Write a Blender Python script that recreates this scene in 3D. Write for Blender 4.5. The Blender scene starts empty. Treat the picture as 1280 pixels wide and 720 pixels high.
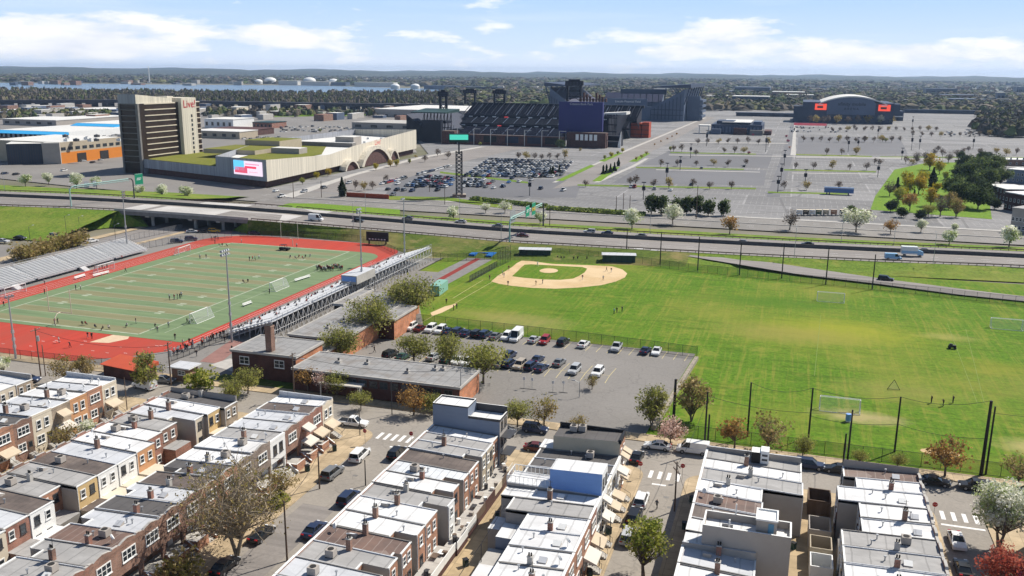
import bpy, math, random
from mathutils import Vector
R = random.Random(11)
SC = bpy.context.scene
COL = SC.collection
PI = math.pi
rad = math.radians

# ---------------------------------------------------------------- camera geometry (aerial view, grid of streets along +Y)
CAM_H, CAM_F, CAM_P, CAM_R, CAM_Y = 63.0, 1121.2, rad(13.557), rad(.534), rad(17.286)
_fw = Vector((-math.sin(CAM_Y)*math.cos(CAM_P), math.cos(CAM_Y)*math.cos(CAM_P), -math.sin(CAM_P)))
_r0 = Vector((math.cos(CAM_Y), math.sin(CAM_Y), 0))
_u0 = _r0.cross(_fw)
_rt = _r0*math.cos(CAM_R) + _u0*math.sin(CAM_R)
_up = -_r0*math.sin(CAM_R) + _u0*math.cos(CAM_R)

def G(px, py, z=0.0):
    """Survey: the ground position (at height z) of a spot read off the photograph."""
    d = _fw + _rt*((px-640)/CAM_F) + _up*(-(py-360)/CAM_F)
    t = (z-CAM_H)/d.z
    return (d.x*t, d.y*t)

def HT(px, py, ytop):
    """Height of a thing whose foot is at (px, py) and top at ytop."""
    X, Y = G(px, py)
    lo, hi = 0.0, 150.0
    for _ in range(40):
        m = (lo+hi)/2
        v = Vector((X, Y, m-CAM_H))
        y = 360-CAM_F*v.dot(_up)/v.dot(_fw)
        if y > ytop: lo = m
        else: hi = m
    return lo

# ---------------------------------------------------------------- mesh builder
class MB:
    def __init__(s): s.v = []; s.f = []; s.m = []
    def face(s, pts, m=0):
        b = len(s.v); s.v.extend(tuple(p) for p in pts); s.f.append(tuple(range(b, b+len(pts)))); s.m.append(m)
    def box(s, x0, x1, y0, y1, z0, z1, m=0, mt=None, skip=''):
        b = len(s.v)
        s.v += [(x0,y0,z0),(x1,y0,z0),(x1,y1,z0),(x0,y1,z0),(x0,y0,z1),(x1,y0,z1),(x1,y1,z1),(x0,y1,z1)]
        for k, q in (('b',(0,3,2,1)),('t',(4,5,6,7)),('s',(0,1,5,4)),('e',(1,2,6,5)),('n',(2,3,7,6)),('w',(3,0,4,7))):
            if k in skip: continue
            s.f.append(tuple(b+i for i in q)); s.m.append(mt if (k == 't' and mt is not None) else m)
    def prism(s, pts, z0, z1, m=0, mt=None, top=True, bottom=False, zs=None):
        """Upright prism over a counter-clockwise outline; zs gives a height for each corner."""
        n = len(pts); b = len(s.v)
        s.v += [(p[0], p[1], z0) for p in pts] + [(p[0], p[1], zs[i] if zs else z1) for i, p in enumerate(pts)]
        for i in range(n):
            j = (i+1) % n
            s.f.append((b+i, b+j, b+n+j, b+n+i)); s.m.append(m[i] if isinstance(m, (list, tuple)) else m)
        if top: s.f.append(tuple(b+n+i for i in range(n))); s.m.append(mt if mt is not None else (m[0] if isinstance(m, (list, tuple)) else m))
        if bottom: s.f.append(tuple(b+i for i in reversed(range(n)))); s.m.append(m[0] if isinstance(m, (list, tuple)) else m)
    def tube(s, p, q, r, n=6, r2=None, m=0, cap=True):
        p = Vector(p); q = Vector(q); d = (q-p)
        if d.length < 1e-6: return
        d.normalize(); a = d.orthogonal().normalized(); c = d.cross(a); r2 = r if r2 is None else r2
        b = len(s.v)
        for k, (o, rr) in enumerate(((p, r), (q, r2))):
            for i in range(n):
                t = 2*PI*i/n; s.v.append(tuple(o+a*(math.cos(t)*rr)+c*(math.sin(t)*rr)))
        for i in range(n):
            j = (i+1) % n; s.f.append((b+i, b+j, b+n+j, b+n+i)); s.m.append(m)
        if cap: s.f.append(tuple(b+n+i for i in range(n))); s.m.append(m); s.f.append(tuple(b+i for i in reversed(range(n)))); s.m.append(m)
    def bar(s, p, q, w, h, m=0):
        """A square bar from p to q, w wide and h thick."""
        p = Vector(p); q = Vector(q); d = (q-p).normalized()
        up = Vector((0,0,1)) if abs(d.z) < .95 else Vector((1,0,0))
        a = d.cross(up).normalized()*(w/2); c = a.cross(d).normalized()*(h/2)
        b = len(s.v)
        for o in (p, q): s.v += [tuple(o-a-c), tuple(o+a-c), tuple(o+a+c), tuple(o-a+c)]
        for fq in ((0,1,5,4),(1,2,6,5),(2,3,7,6),(3,0,4,7),(3,2,1,0),(4,5,6,7)): s.f.append(tuple(b+i for i in fq)); s.m.append(m)
    def ball(s, c, rx, ry, rz, n=8, k=5, m=0, half=False):
        b = len(s.v); lo = 0 if half else -PI/2
        rows = []
        for i in range(k+1):
            t = lo+(PI/2-lo)*i/k
            rows.append(len(s.v))
            for j in range(n):
                a = 2*PI*j/n
                s.v.append((c[0]+rx*math.cos(t)*math.cos(a), c[1]+ry*math.cos(t)*math.sin(a), c[2]+rz*math.sin(t)))
        for i in range(k):
            for j in range(n):
                jj = (j+1) % n
                s.f.append((rows[i]+j, rows[i]+jj, rows[i+1]+jj, rows[i+1]+j)); s.m.append(m)
    def strip(s, pts, m=0):
        """pts: list of (left point, right point)."""
        for (a, b), (c, d) in zip(pts, pts[1:]): s.face((a, b, d, c), m)
    def mesh(s, name, mats, smooth=False):
        me = bpy.data.meshes.new(name)
        me.from_pydata(s.v, [], s.f); me.update()
        for m in mats: me.materials.append(m)
        if len(mats) > 1: me.polygons.foreach_set('material_index', s.m)
        if smooth: me.polygons.foreach_set('use_smooth', [True]*len(s.f))
        return me
    def build(s, name, mats, parent=None, loc=None, smooth=False, rz=0):
        if not isinstance(mats, (list, tuple)): mats = [mats]
        return link(name, s.mesh(name, mats, smooth), parent, loc, rz)

def link(name, data, parent=None, loc=None, rz=0):
    o = bpy.data.objects.new(name, data); COL.objects.link(o)
    if parent is not None: o.parent = parent
    if loc is not None: o.location = loc if len(loc) == 3 else (loc[0], loc[1], 0)
    if rz: o.rotation_euler[2] = rz
    return o

def tag(o, label, cat, group=None, kind=None):
    o['label'] = label; o['category'] = cat
    if group: o['group'] = group
    if kind: o['kind'] = kind
    return o
def thing(name, label, cat, loc=(0,0,0), rz=0, group=None):
    return tag(link(name, None, None, loc, rz), label, cat, group)
def struct(o, kind='structure'):
    o['kind'] = kind; return o
def dup(o, parent=None, loc=None, rz=None):
    c = o.copy(); COL.objects.link(c)
    c.parent = parent
    if loc is not None: c.location = loc if len(loc) == 3 else (loc[0], loc[1], 0)
    if rz is not None: c.rotation_euler[2] = rz
    for ch in o.children: dup(ch, c)
    return c
def ordinal(k):
    return ['first','second','third','fourth','fifth','sixth','seventh','eighth','ninth','tenth','eleventh','twelfth','thirteenth','fourteenth','fifteenth','sixteenth','seventeenth','eighteenth','nineteenth','twentieth'][k]

# ---------------------------------------------------------------- materials
def new_mat(name):
    m = bpy.data.materials.new(name); m.use_nodes = True
    nt = m.node_tree; b = nt.nodes['Principled BSDF']
    return m, nt, b
def N(nt, t, **kw):
    n = nt.nodes.new(t)
    for k, v in kw.items(): setattr(n, k, v)
    return n
def c4(c): return (c[0], c[1], c[2], 1)
def ramp(nt, fac, stops):
    r = N(nt, 'ShaderNodeValToRGB'); e = r.color_ramp.elements
    e[0].position, e[0].color = stops[0][0], c4(stops[0][1])
    e[1].position, e[1].color = stops[-1][0], c4(stops[-1][1])
    for p, c in stops[1:-1]:
        x = e.new(p); x.color = c4(c)
    nt.links.new(fac, r.inputs[0]); return r.outputs[0]
def noise(nt, vec, scale, detail=4, rough=.55):
    n = N(nt, 'ShaderNodeTexNoise'); n.inputs['Scale'].default_value = scale; n.inputs['Detail'].default_value = detail
    n.inputs['Roughness'].default_value = rough
    if vec is not None: nt.links.new(vec, n.inputs['Vector'])
    return n.outputs['Fac']
def mixc(nt, fac, a, b, mode='MIX'):
    m = N(nt, 'ShaderNodeMix', data_type='RGBA', blend_type=mode)
    for s, v in ((0, fac), (6, a), (7, b)):
        if hasattr(v, 'type') and hasattr(v, 'node'): nt.links.new(v, m.inputs[s])
        else: m.inputs[s].default_value = v if s == 0 else c4(v)
    return m.outputs[2]
def math_(nt, op, a, b=0.0, clamp=False):
    m = N(nt, 'ShaderNodeMath', operation=op); m.use_clamp = clamp
    for i, v in enumerate((a, b)):
        if hasattr(v, 'node'): nt.links.new(v, m.inputs[i])
        else: m.inputs[i].default_value = v
    return m.outputs[0]
def world_pos(nt):
    return N(nt, 'ShaderNodeNewGeometry').outputs['Position']
def scaled(nt, vec, s):
    v = N(nt, 'ShaderNodeVectorMath', operation='MULTIPLY'); nt.links.new(vec, v.inputs[0]); v.inputs[1].default_value = s
    return v.outputs[0]
def mul(c, k): return (c[0]*k, c[1]*k, c[2]*k)

def plain(name, c, rough=.7, var=.15, scale=.6, metal=0.0, emit=0.0, stretch=None, big=None):
    """One colour with uneven wear: two scales of noise in world space."""
    m, nt, b = new_mat(name)
    p = world_pos(nt)
    if stretch: p = scaled(nt, p, stretch)
    f = noise(nt, p, scale, 6, .65)
    col = ramp(nt, f, [(.25, mul(c, 1-var)), (.75, mul(c, 1+var))])
    if big:
        f2 = noise(nt, p, big[0], 3)
        col = mixc(nt, ramp(nt, f2, [(.42, (0,0,0)), (.6, (1,1,1))]), col, big[1])
    nt.links.new(col, b.inputs['Base Color'])
    b.inputs['Roughness'].default_value = rough; b.inputs['Metallic'].default_value = metal
    b.inputs['Specular IOR Level'].default_value = .25
    if emit:
        nt.links.new(col, b.inputs['Emission Color']); b.inputs['Emission Strength'].default_value = emit
    return m

def brick(name, c, mortar=(.34,.30,.26), var=.25, size=1.0):
    m, nt, b = new_mat(name)
    p = world_pos(nt)
    sx = N(nt, 'ShaderNodeSeparateXYZ'); nt.links.new(p, sx.inputs[0])
    u = math_(nt, 'ADD', sx.outputs[0], sx.outputs[1])
    cb = N(nt, 'ShaderNodeCombineXYZ'); nt.links.new(u, cb.inputs[0]); nt.links.new(sx.outputs[2], cb.inputs[1])
    t = N(nt, 'ShaderNodeTexBrick'); nt.links.new(cb.outputs[0], t.inputs['Vector'])
    t.inputs['Scale'].default_value = 1; t.inputs['Brick Width'].default_value = .3*size; t.inputs['Row Height'].default_value = .1*size
    t.inputs['Mortar Size'].default_value = .012*size
    t.inputs['Color1'].default_value = c4(mul(c, 1-var)); t.inputs['Color2'].default_value = c4(mul(c, 1+var)); t.inputs['Mortar'].default_value = c4(mortar)
    f = noise(nt, p, .5, 5)
    col = mixc(nt, .85, t.outputs['Color'], ramp(nt, f, [(.3, (.55,.52,.5)), (.7, (1.15,1.12,1.1))]), 'MULTIPLY')
    nt.links.new(col, b.inputs['Base Color']); b.inputs['Roughness'].default_value = .85
    return m

def seamed(name, c, dark, spacing=.9, along='x', var=.15, rust=None, stain=.5):
    """Flat roofing laid in sheets: lapped seams, ponding stains and patches."""
    m, nt, b = new_mat(name)
    p = world_pos(nt)
    sx = N(nt, 'ShaderNodeSeparateXYZ'); nt.links.new(p, sx.inputs[0])
    wob = noise(nt, p, .7, 2)
    a = math_(nt, 'ADD', sx.outputs[0 if along == 'x' else 1], math_(nt, 'MULTIPLY', wob, .3))
    fr = math_(nt, 'FRACT', math_(nt, 'DIVIDE', a, spacing))
    line = math_(nt, 'LESS_THAN', fr, .09)
    f1 = noise(nt, scaled(nt, p, (.35, 1, 1)), .9, 6, .7)
    f2 = noise(nt, p, .23, 3)
    col = ramp(nt, f1, [(.28, mul(c, 1-var*1.6)), (.5, c), (.74, mul(c, 1+var))])
    pt = N(nt, 'ShaderNodeTexVoronoi'); pt.inputs['Scale'].default_value = .42; nt.links.new(scaled(nt, p, (.6, 1, .0)), pt.inputs['Vector'])
    sp = N(nt, 'ShaderNodeSeparateXYZ'); nt.links.new(pt.outputs['Color'], sp.inputs[0])
    col = mixc(nt, math_(nt, 'MULTIPLY', math_(nt, 'GREATER_THAN', sp.outputs[0], .86), .35), col, mul(dark, 1.25))
    rs = ramp(nt, noise(nt, p, 1.6, 6, .75), [(.52, (0,0,0)), (.7, (1,1,1))]); col = mixc(nt, math_(nt, 'MULTIPLY', rs, .30), col, mul(c, .62))
    st = math_(nt, 'MULTIPLY', ramp(nt, f2, [(.5, (0,0,0)), (.66, (1,1,1))]), stain)
    col = mixc(nt, st, col, rust or mul(dark, 1.6))
    col = mixc(nt, math_(nt, 'MULTIPLY', line, .55), col, dark)
    nt.links.new(col, b.inputs['Base Color']); b.inputs['Roughness'].default_value = .75
    return m

def asphalt(name, c, patch=.35, crack=True, big=.05, lanes=False):
    m, nt, b = new_mat(name)
    p = world_pos(nt)
    f = noise(nt, p, 1.7, 8, .7); g = noise(nt, p, big, 4)
    col = ramp(nt, f, [(.3, mul(c, .82)), (.7, mul(c, 1.16))])
    col = mixc(nt, math_(nt, 'MULTIPLY', ramp(nt, g, [(.4, (0,0,0)), (.62, (1,1,1))]), patch), col, mul(c, 1.6))
    if crack:
        v = N(nt, 'ShaderNodeTexVoronoi', feature='DISTANCE_TO_EDGE'); v.inputs['Scale'].default_value = .13
        wv = N(nt, 'ShaderNodeVectorMath', operation='ADD'); nt.links.new(p, wv.inputs[0])
        nc = N(nt, 'ShaderNodeTexNoise'); nc.inputs['Scale'].default_value = .3; nt.links.new(p, nc.inputs['Vector'])
        sc_ = scaled(nt, nc.outputs['Color'], (5, 5, 0)); nt.links.new(sc_, wv.inputs[1]); nt.links.new(wv.outputs[0], v.inputs['Vector'])
        l = math_(nt, 'LESS_THAN', v.outputs['Distance'], .010)
        col = mixc(nt, math_(nt, 'MULTIPLY', l, .28), col, mul(c, .5))
    if lanes: col = mixc(nt, math_(nt, 'MULTIPLY', ramp(nt, noise(nt, scaled(nt, p, (.02, .75, 1)), 1.0, 4, .6), [(.45, (0,0,0)), (.62, (1,1,1))]), .5), col, mul(c, .6))
    nt.links.new(col, b.inputs['Base Color']); b.inputs['Roughness'].default_value = .88
    return m

def lot_asphalt(name, c):
    """Big car park: resurfaced areas of different age, faded stall lines, tar seams, oil-dark aisles."""
    m, nt, b = new_mat(name)
    p = world_pos(nt); sx = N(nt, 'ShaderNodeSeparateXYZ'); nt.links.new(p, sx.inputs[0])
    t = N(nt, 'ShaderNodeTexBrick'); nt.links.new(p, t.inputs['Vector']); t.inputs['Scale'].default_value = 1; t.inputs['Brick Width'].default_value = 64; t.inputs['Row Height'].default_value = 38; t.inputs['Mortar Size'].default_value = .5; t.offset = .35
    t.inputs['Color1'].default_value = c4(mul(c, .80)); t.inputs['Color2'].default_value = c4(mul(c, 1.22)); t.inputs['Mortar'].default_value = c4(mul(c, 1.5))
    col = mixc(nt, .75, t.outputs['Color'], ramp(nt, noise(nt, p, .35, 8, .75), [(.3, (.72,.72,.73)), (.7, (1.28,1.27,1.25))]), 'MULTIPLY')
    fx = math_(nt, 'FRACT', math_(nt, 'DIVIDE', sx.outputs[0], 2.75)); fy = math_(nt, 'FRACT', math_(nt, 'DIVIDE', sx.outputs[1], 17.0))
    ln_ = math_(nt, 'MULTIPLY', math_(nt, 'LESS_THAN', fx, .07), math_(nt, 'LESS_THAN', fy, .62))
    ln2 = math_(nt, 'MULTIPLY', math_(nt, 'GREATER_THAN', fy, .30), math_(nt, 'LESS_THAN', fy, .318))
    col = mixc(nt, math_(nt, 'MULTIPLY', math_(nt, 'MAXIMUM', ln_, ln2), .4), col, (.46,.45,.42))
    st = math_(nt, 'MULTIPLY', ramp(nt, noise(nt, scaled(nt, p, (.25, 1, 1)), .06, 5, .6), [(.5, (0,0,0)), (.62, (1,1,1))]), .45)
    col = mixc(nt, st, col, mul(c, .62))
    v = N(nt, 'ShaderNodeTexVoronoi', feature='DISTANCE_TO_EDGE'); v.inputs['Scale'].default_value = .022; nt.links.new(p, v.inputs['Vector'])
    col = mixc(nt, math_(nt, 'MULTIPLY', math_(nt, 'LESS_THAN', v.outputs['Distance'], .012), .5), col, mul(c, .45))
    nt.links.new(col, b.inputs['Base Color']); b.inputs['Roughness'].default_value = .9
    return m

def slabs(name, c, w=1.5):
    m, nt, b = new_mat(name)
    p = world_pos(nt)
    t = N(nt, 'ShaderNodeTexBrick'); nt.links.new(p, t.inputs['Vector']); t.offset = 0
    t.inputs['Scale'].default_value = 1; t.inputs['Brick Width'].default_value = w; t.inputs['Row Height'].default_value = w; t.inputs['Mortar Size'].default_value = .03
    t.inputs['Color1'].default_value = c4(mul(c, .86)); t.inputs['Color2'].default_value = c4(mul(c, 1.1)); t.inputs['Mortar'].default_value = c4(mul(c, .55))
    f = noise(nt, p, .35, 6, .65)
    col = mixc(nt, .8, t.outputs['Color'], ramp(nt, f, [(.3, (.6,.58,.54)), (.7, (1.14,1.12,1.1))]), 'MULTIPLY')
    nt.links.new(col, b.inputs['Base Color']); b.inputs['Roughness'].default_value = .85
    return m

def grassy(name, c, dry, yellow=None, streak=True, dryness=.5, spots=()):
    """Turf: fine tufts, mower tracks along Y, broad dry and lush areas; spots = worn patches (x, y, rx, ry, colour)."""
    m, nt, b = new_mat(name)
    p = world_pos(nt)
    f = noise(nt, p, 1.1, 8, .75)
    col = ramp(nt, f, [(.32, mul(c, .5)), (.5, c), (.68, (c[0]*1.6, c[1]*1.4, c[2]*1.1))])
    if streak:
        s1 = noise(nt, scaled(nt, p, (.85, .035, 1)), 1.0, 5, .7)
        col = mixc(nt, math_(nt, 'MULTIPLY', ramp(nt, s1, [(.5, (0,0,0)), (.64, (1,1,1))]), .55), col, dry)
        s2 = noise(nt, scaled(nt, p, (.06, .5, 1)), 1.0, 4, .6)
        col = mixc(nt, math_(nt, 'MULTIPLY', ramp(nt, s2, [(.5, (0,0,0)), (.66, (1,1,1))]), .5), col, mul(c, .5))
    g = noise(nt, p, .028, 5, .6)
    col = mixc(nt, math_(nt, 'MULTIPLY', ramp(nt, g, [(.48, (0,0,0)), (.66, (1,1,1))]), dryness), col, dry)
    h = noise(nt, p, .15, 5, .7)
    col = mixc(nt, math_(nt, 'MULTIPLY', ramp(nt, h, [(.54, (0,0,0)), (.66, (1,1,1))]), .5), col, mul(dry, 1.05))
    for (x, y, rx, ry, sc, k) in spots:
        v = N(nt, 'ShaderNodeVectorMath', operation='SUBTRACT'); nt.links.new(p, v.inputs[0]); v.inputs[1].default_value = (x, y, 0)
        v2 = scaled(nt, v.outputs[0], (1/rx, 1/ry, 0))
        ln = N(nt, 'ShaderNodeVectorMath', operation='LENGTH'); nt.links.new(v2, ln.inputs[0])
        d = math_(nt, 'ADD', ln.outputs['Value'], math_(nt, 'MULTIPLY', noise(nt, p, .25, 5, .7), 1.1))
        fac = ramp(nt, math_(nt, 'MULTIPLY', d, .5), [(.42, (1,1,1)), (.82, (0,0,0))])
        col = mixc(nt, math_(nt, 'MULTIPLY', fac, k), col, sc)
    nt.links.new(col, b.inputs['Base Color']); b.inputs['Roughness'].default_value = .95
    try: b.inputs['Specular IOR Level'].default_value = .1
    except Exception: pass
    return m

def leafmat(name, c, var=.25, trans=.48):
    m, nt, b = new_mat(name)
    f = noise(nt, world_pos(nt), .9, 3, .7)
    col = ramp(nt, f, [(.3, mul(c, 1-var)), (.7, mul(c, 1+var))])
    nt.links.new(col, b.inputs['Base Color']); b.inputs['Roughness'].default_value = .8
    try: b.inputs['Specular IOR Level'].default_value = .15
    except Exception: pass
    t = N(nt, 'ShaderNodeBsdfTranslucent'); nt.links.new(col, t.inputs['Color'])
    mx = N(nt, 'ShaderNodeMixShader'); mx.inputs[0].default_value = trans
    nt.links.new(b.outputs[0], mx.inputs[1]); nt.links.new(t.outputs[0], mx.inputs[2])
    nt.links.new(mx.outputs[0], nt.nodes['Material Output'].inputs['Surface'])
    return m

def paint(name, c, rough=.3, metal=0.0):
    m, nt, b = new_mat(name)
    f = noise(nt, world_pos(nt), 1.5, 3)
    nt.links.new(ramp(nt, f, [(.3, mul(c, .94)), (.7, mul(c, 1.05))]), b.inputs['Base Color'])
    b.inputs['Roughness'].default_value = rough; b.inputs['Metallic'].default_value = metal
    return m

def glass(name, c=(.02,.025,.03), rough=.08):
    m, nt, b = new_mat(name)
    f = noise(nt, world_pos(nt), .35, 3)
    nt.links.new(ramp(nt, f, [(.35, mul(c, .6)), (.65, mul(c, 2.2))]), b.inputs['Base Color'])
    b.inputs['Roughness'].default_value = rough
    return m

def netting(name, c, cover=.3):
    """Wire mesh too fine to see singly: part of the light passes between the wires."""
    m, nt, b = new_mat(name)
    b.inputs['Base Color'].default_value = c4(c); b.inputs['Roughness'].default_value = .6
    t = N(nt, 'ShaderNodeBsdfTransparent'); mx = N(nt, 'ShaderNodeMixShader'); mx.inputs[0].default_value = cover
    nt.links.new(t.outputs[0], mx.inputs[1]); nt.links.new(b.outputs[0], mx.inputs[2])
    nt.links.new(mx.outputs[0], nt.nodes['Material Output'].inputs['Surface'])
    return m

def emitter(name, c, s=1.0):
    m, nt, b = new_mat(name)
    b.inputs['Base Color'].default_value = c4(mul(c, .3)); b.inputs['Emission Color'].default_value = c4(c); b.inputs['Emission Strength'].default_value = s
    return m

M = {}
M['asphalt'] = asphalt('street_asphalt', (.245,.22,.19))
M['asphalt_lot'] = asphalt('car_park_asphalt', (.185,.172,.158), .3, True, .03)
M['asphalt_far'] = asphalt('stadium_lot_asphalt', (.145,.143,.148), .35, False, .012)
M['asphalt_far'] = lot_asphalt('stadium_lot_asphalt', (.185,.181,.181))
M['asphalt_new'] = asphalt('darker_lot_asphalt', (.118,.117,.124), .3, False, .012)
M['hwy'] = asphalt('motorway_concrete_asphalt', (.215,.195,.18), .3, False, .03, True)
M['hwy_light'] = asphalt('bridge_deck_concrete', (.42,.40,.38), .3, False, .05)
M['walk'] = slabs('sidewalk_concrete', (.46,.36,.23))
M['alley'] = slabs('alley_concrete', (.44,.335,.20), 3.2)
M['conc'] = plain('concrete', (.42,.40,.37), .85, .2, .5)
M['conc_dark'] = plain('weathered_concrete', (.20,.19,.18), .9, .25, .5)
M['white_line'] = plain('white_road_paint', (.72,.71,.69), .7, .2, 1.5)
M['yellow_line'] = plain('faded_yellow_paint', (.55,.46,.22), .7, .25, 1.5)
M['ground'] = plain('bare_ground', (.20,.18,.14), .95, .3, .02, big=(.006, (.12,.12,.07)))
M['field'] = grassy('sports_field_grass', (.088,.175,.013), (.225,.225,.040), dryness=.5, spots=[
    (12,230,34,26,(.22,.24,.03),.45), (15,233,20,13,(.33,.32,.03),.42), (2,226,24,10,(.26,.22,.06),.5), (60,200,22,16,(.24,.22,.05),.55), (-64,214,16,9,(.28,.24,.09),.5), (-70,178+40,20,7,(.26,.23,.07),.4), (46,213,12,8,(.22,.22,.03),.5), (16,172,9,4,(.42,.33,.17),.7), (45,166,8,5,(.40,.33,.14),.75), (-2,258,26,7,(.07,.15,.012),.6), (-40,188,20,5,(.30,.27,.09),.4), (24,190,15,8,(.25,.23,.06),.5), (40,236,8,4,(.33,.29,.09),.5), (-70,236,18,10,(.075,.16,.012),.6)])
M['verge'] = grassy('verge_grass', (.118,.190,.026), (.28,.26,.065), streak=False, dryness=.5)
M['bank'] = grassy('rough_bank_grass', (.085,.125,.022), (.30,.22,.10), streak=False, dryness=.65)
M['lawn'] = grassy('bright_lawn', (.13,.23,.025), (.20,.26,.03), streak=False, dryness=.3)
M['sand'] = plain('infield_clay', (.52,.37,.20), .95, .14, .8, big=(.08, (.60,.45,.27)))
M['track'] = plain('red_running_track', (.42,.048,.028), .85, .16, .5, stretch=(1,.12,1), big=(.06, (.36,.06,.038)))
M['red_path'] = plain('red_runway', (.22,.03,.022), .85, .12, .5)
M['white'] = plain('white_paint', (.74,.74,.72), .6, .07, .5)
M['offwhite'] = plain('cream_stucco', (.60,.53,.42), .85, .12, .5)
M['black'] = plain('black_painted_metal', (.02,.02,.022), .5, .3, .5)
M['dark'] = plain('near_black_surface', (.03,.028,.027), .8, .3, .5)  # near-black tone for pots, fans, doors and openings
M['steel'] = plain('galvanised_steel', (.40,.41,.42), .45, .12, .6, metal=.5)
M['darksteel'] = plain('dark_steel', (.07,.07,.075), .5, .2, .6, metal=.3)
M['wood'] = plain('weathered_timber', (.14,.10,.075), .9, .3, 1.2, stretch=(1,1,.15))
M['bark'] = plain('grey_brown_bark', (.15,.12,.095), .95, .35, 2.2, stretch=(1,1,.3))
M['bark_pale'] = plain('pale_flaking_bark', (.34,.28,.20), .95, .4, 1.5, stretch=(1,1,.4))
M['glass'] = glass('window_glass')
M['glass_blue'] = glass('reflective_window', (.05,.07,.10))
M['brick_red'] = brick('red_brick', (.28,.095,.058))
M['brick_brown'] = brick('brown_brick', (.24,.11,.07))
M['brick_orange'] = brick('orange_brick', (.43,.185,.095)); M['brick_school_sunlit'] = brick('sunlit_school_brick', (.62,.205,.065))  # the school brick has full sun put into its colour
M['brick_tan'] = brick('tan_brick', (.36,.29,.21))
M['brick_dark'] = brick('dark_red_brick', (.085,.025,.020), (.12,.09,.08))  # also stands for the school brick in shade
M['brick_grey'] = brick('grey_brown_brick', (.22,.17,.14))
M['tan'] = plain('tan_render', (.42,.36,.27), .85, .1, .4)
M['yellow'] = plain('yellow_render', (.55,.40,.20), .85, .1, .4)
M['peach'] = plain('peach_render', (.50,.27,.14), .85, .1, .4)
M['greywall'] = plain('grey_render', (.37,.335,.30), .85, .1, .4)
M['bluewall'] = plain('blue_siding', (.20,.35,.68), .6, .06, .6, stretch=(1,1,6))
M['slateblue'] = plain('slate_grey_siding', (.20,.235,.30), .6, .06, .6, stretch=(1,1,6))
M['roof_white'] = seamed('white_coated_roof', (.67,.67,.67), (.36,.355,.35), 2.6, 'x', .12, stain=.5)
M['roof_silver'] = seamed('silver_coated_roof', (.50,.51,.53), (.32,.33,.35), 2.3, 'x', .12, stain=.5)
M['roof_grey'] = seamed('grey_felt_roof', (.34,.33,.32), (.17,.165,.16), 2.1, 'x', .16, stain=.6)
M['roof_brown'] = seamed('worn_brown_felt_roof', (.115,.09,.078), (.055,.045,.04), 1.0, 'x', .25, rust=(.20,.16,.135), stain=.8)
M['roof_rust'] = seamed('rust_brown_sheet_roof', (.13,.085,.07), (.30,.25,.22), 1.25, 'x', .22, rust=(.20,.12,.09), stain=.6)
M['roof_dark'] = seamed('dark_grey_felt_roof', (.095,.088,.085), (.05,.046,.045), 1.6, 'x', .15, stain=.5)
M['roof_seam'] = seamed('standing_seam_roof', (.58,.60,.62), (.16,.16,.17), 1.05, 'x', .08, stain=.3)
M['roof_school'] = seamed('school_felt_roof', (.27,.265,.26), (.13,.125,.12), 1.9, 'x', .2, rust=(.17,.14,.115), stain=.6)
M['roof_far'] = plain('pale_flat_roof', (.62,.61,.58), .8, .08, .05)
M['canvas'] = plain('beige_awning', (.52,.43,.32), .8, .12, .6)
M['metal_awn'] = plain('white_metal_awning', (.56,.52,.46), .5, .06, .8)
# ---------------------------------------------------------------- camera, sun, sky
cd = bpy.data.cameras.new('aerial_camera'); cd.sensor_width = 36; cd.lens = CAM_F/1280*36; cd.clip_start = 1; cd.clip_end = 60000
cam = bpy.data.objects.new('aerial_camera', cd); COL.objects.link(cam)
from mathutils import Matrix
cam.matrix_world = Matrix(((_rt.x,_up.x,-_fw.x,0),(_rt.y,_up.y,-_fw.y,0),(_rt.z,_up.z,-_fw.z,CAM_H),(0,0,0,1)))
SC.camera = cam
SUN_EL, SUN_AZ = rad(47), rad(38.5)          # azimuth from +Y towards +X
sd = Vector((math.sin(SUN_AZ)*math.cos(SUN_EL), math.cos(SUN_AZ)*math.cos(SUN_EL), math.sin(SUN_EL)))
sl = bpy.data.lights.new('sun', 'SUN'); sl.energy = 5.0; sl.angle = rad(.5); sl.color = (1.0, .94, .84)
so = bpy.data.objects.new('sun', sl); COL.objects.link(so); so.rotation_euler = (-sd).to_track_quat('-Z', 'Y').to_euler(); so.location = (0,0,300)

w = bpy.data.worlds.new('World'); SC.world = w; w.use_nodes = True
nt = w.node_tree; bg = nt.nodes['Background']
sky = N(nt, 'ShaderNodeTexSky', sky_type='NISHITA'); sky.sun_disc = False; sky.sun_elevation = SUN_EL; sky.sun_rotation = SUN_AZ
sky.air_density = 1.0; sky.dust_density = .6; sky.ozone_density = 2.0; sky.altitude = 60
tc = N(nt, 'ShaderNodeTexCoord')
sep = N(nt, 'ShaderNodeSeparateXYZ'); nt.links.new(tc.outputs['Generated'], sep.inputs[0])
elev = sep.outputs[2]
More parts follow.
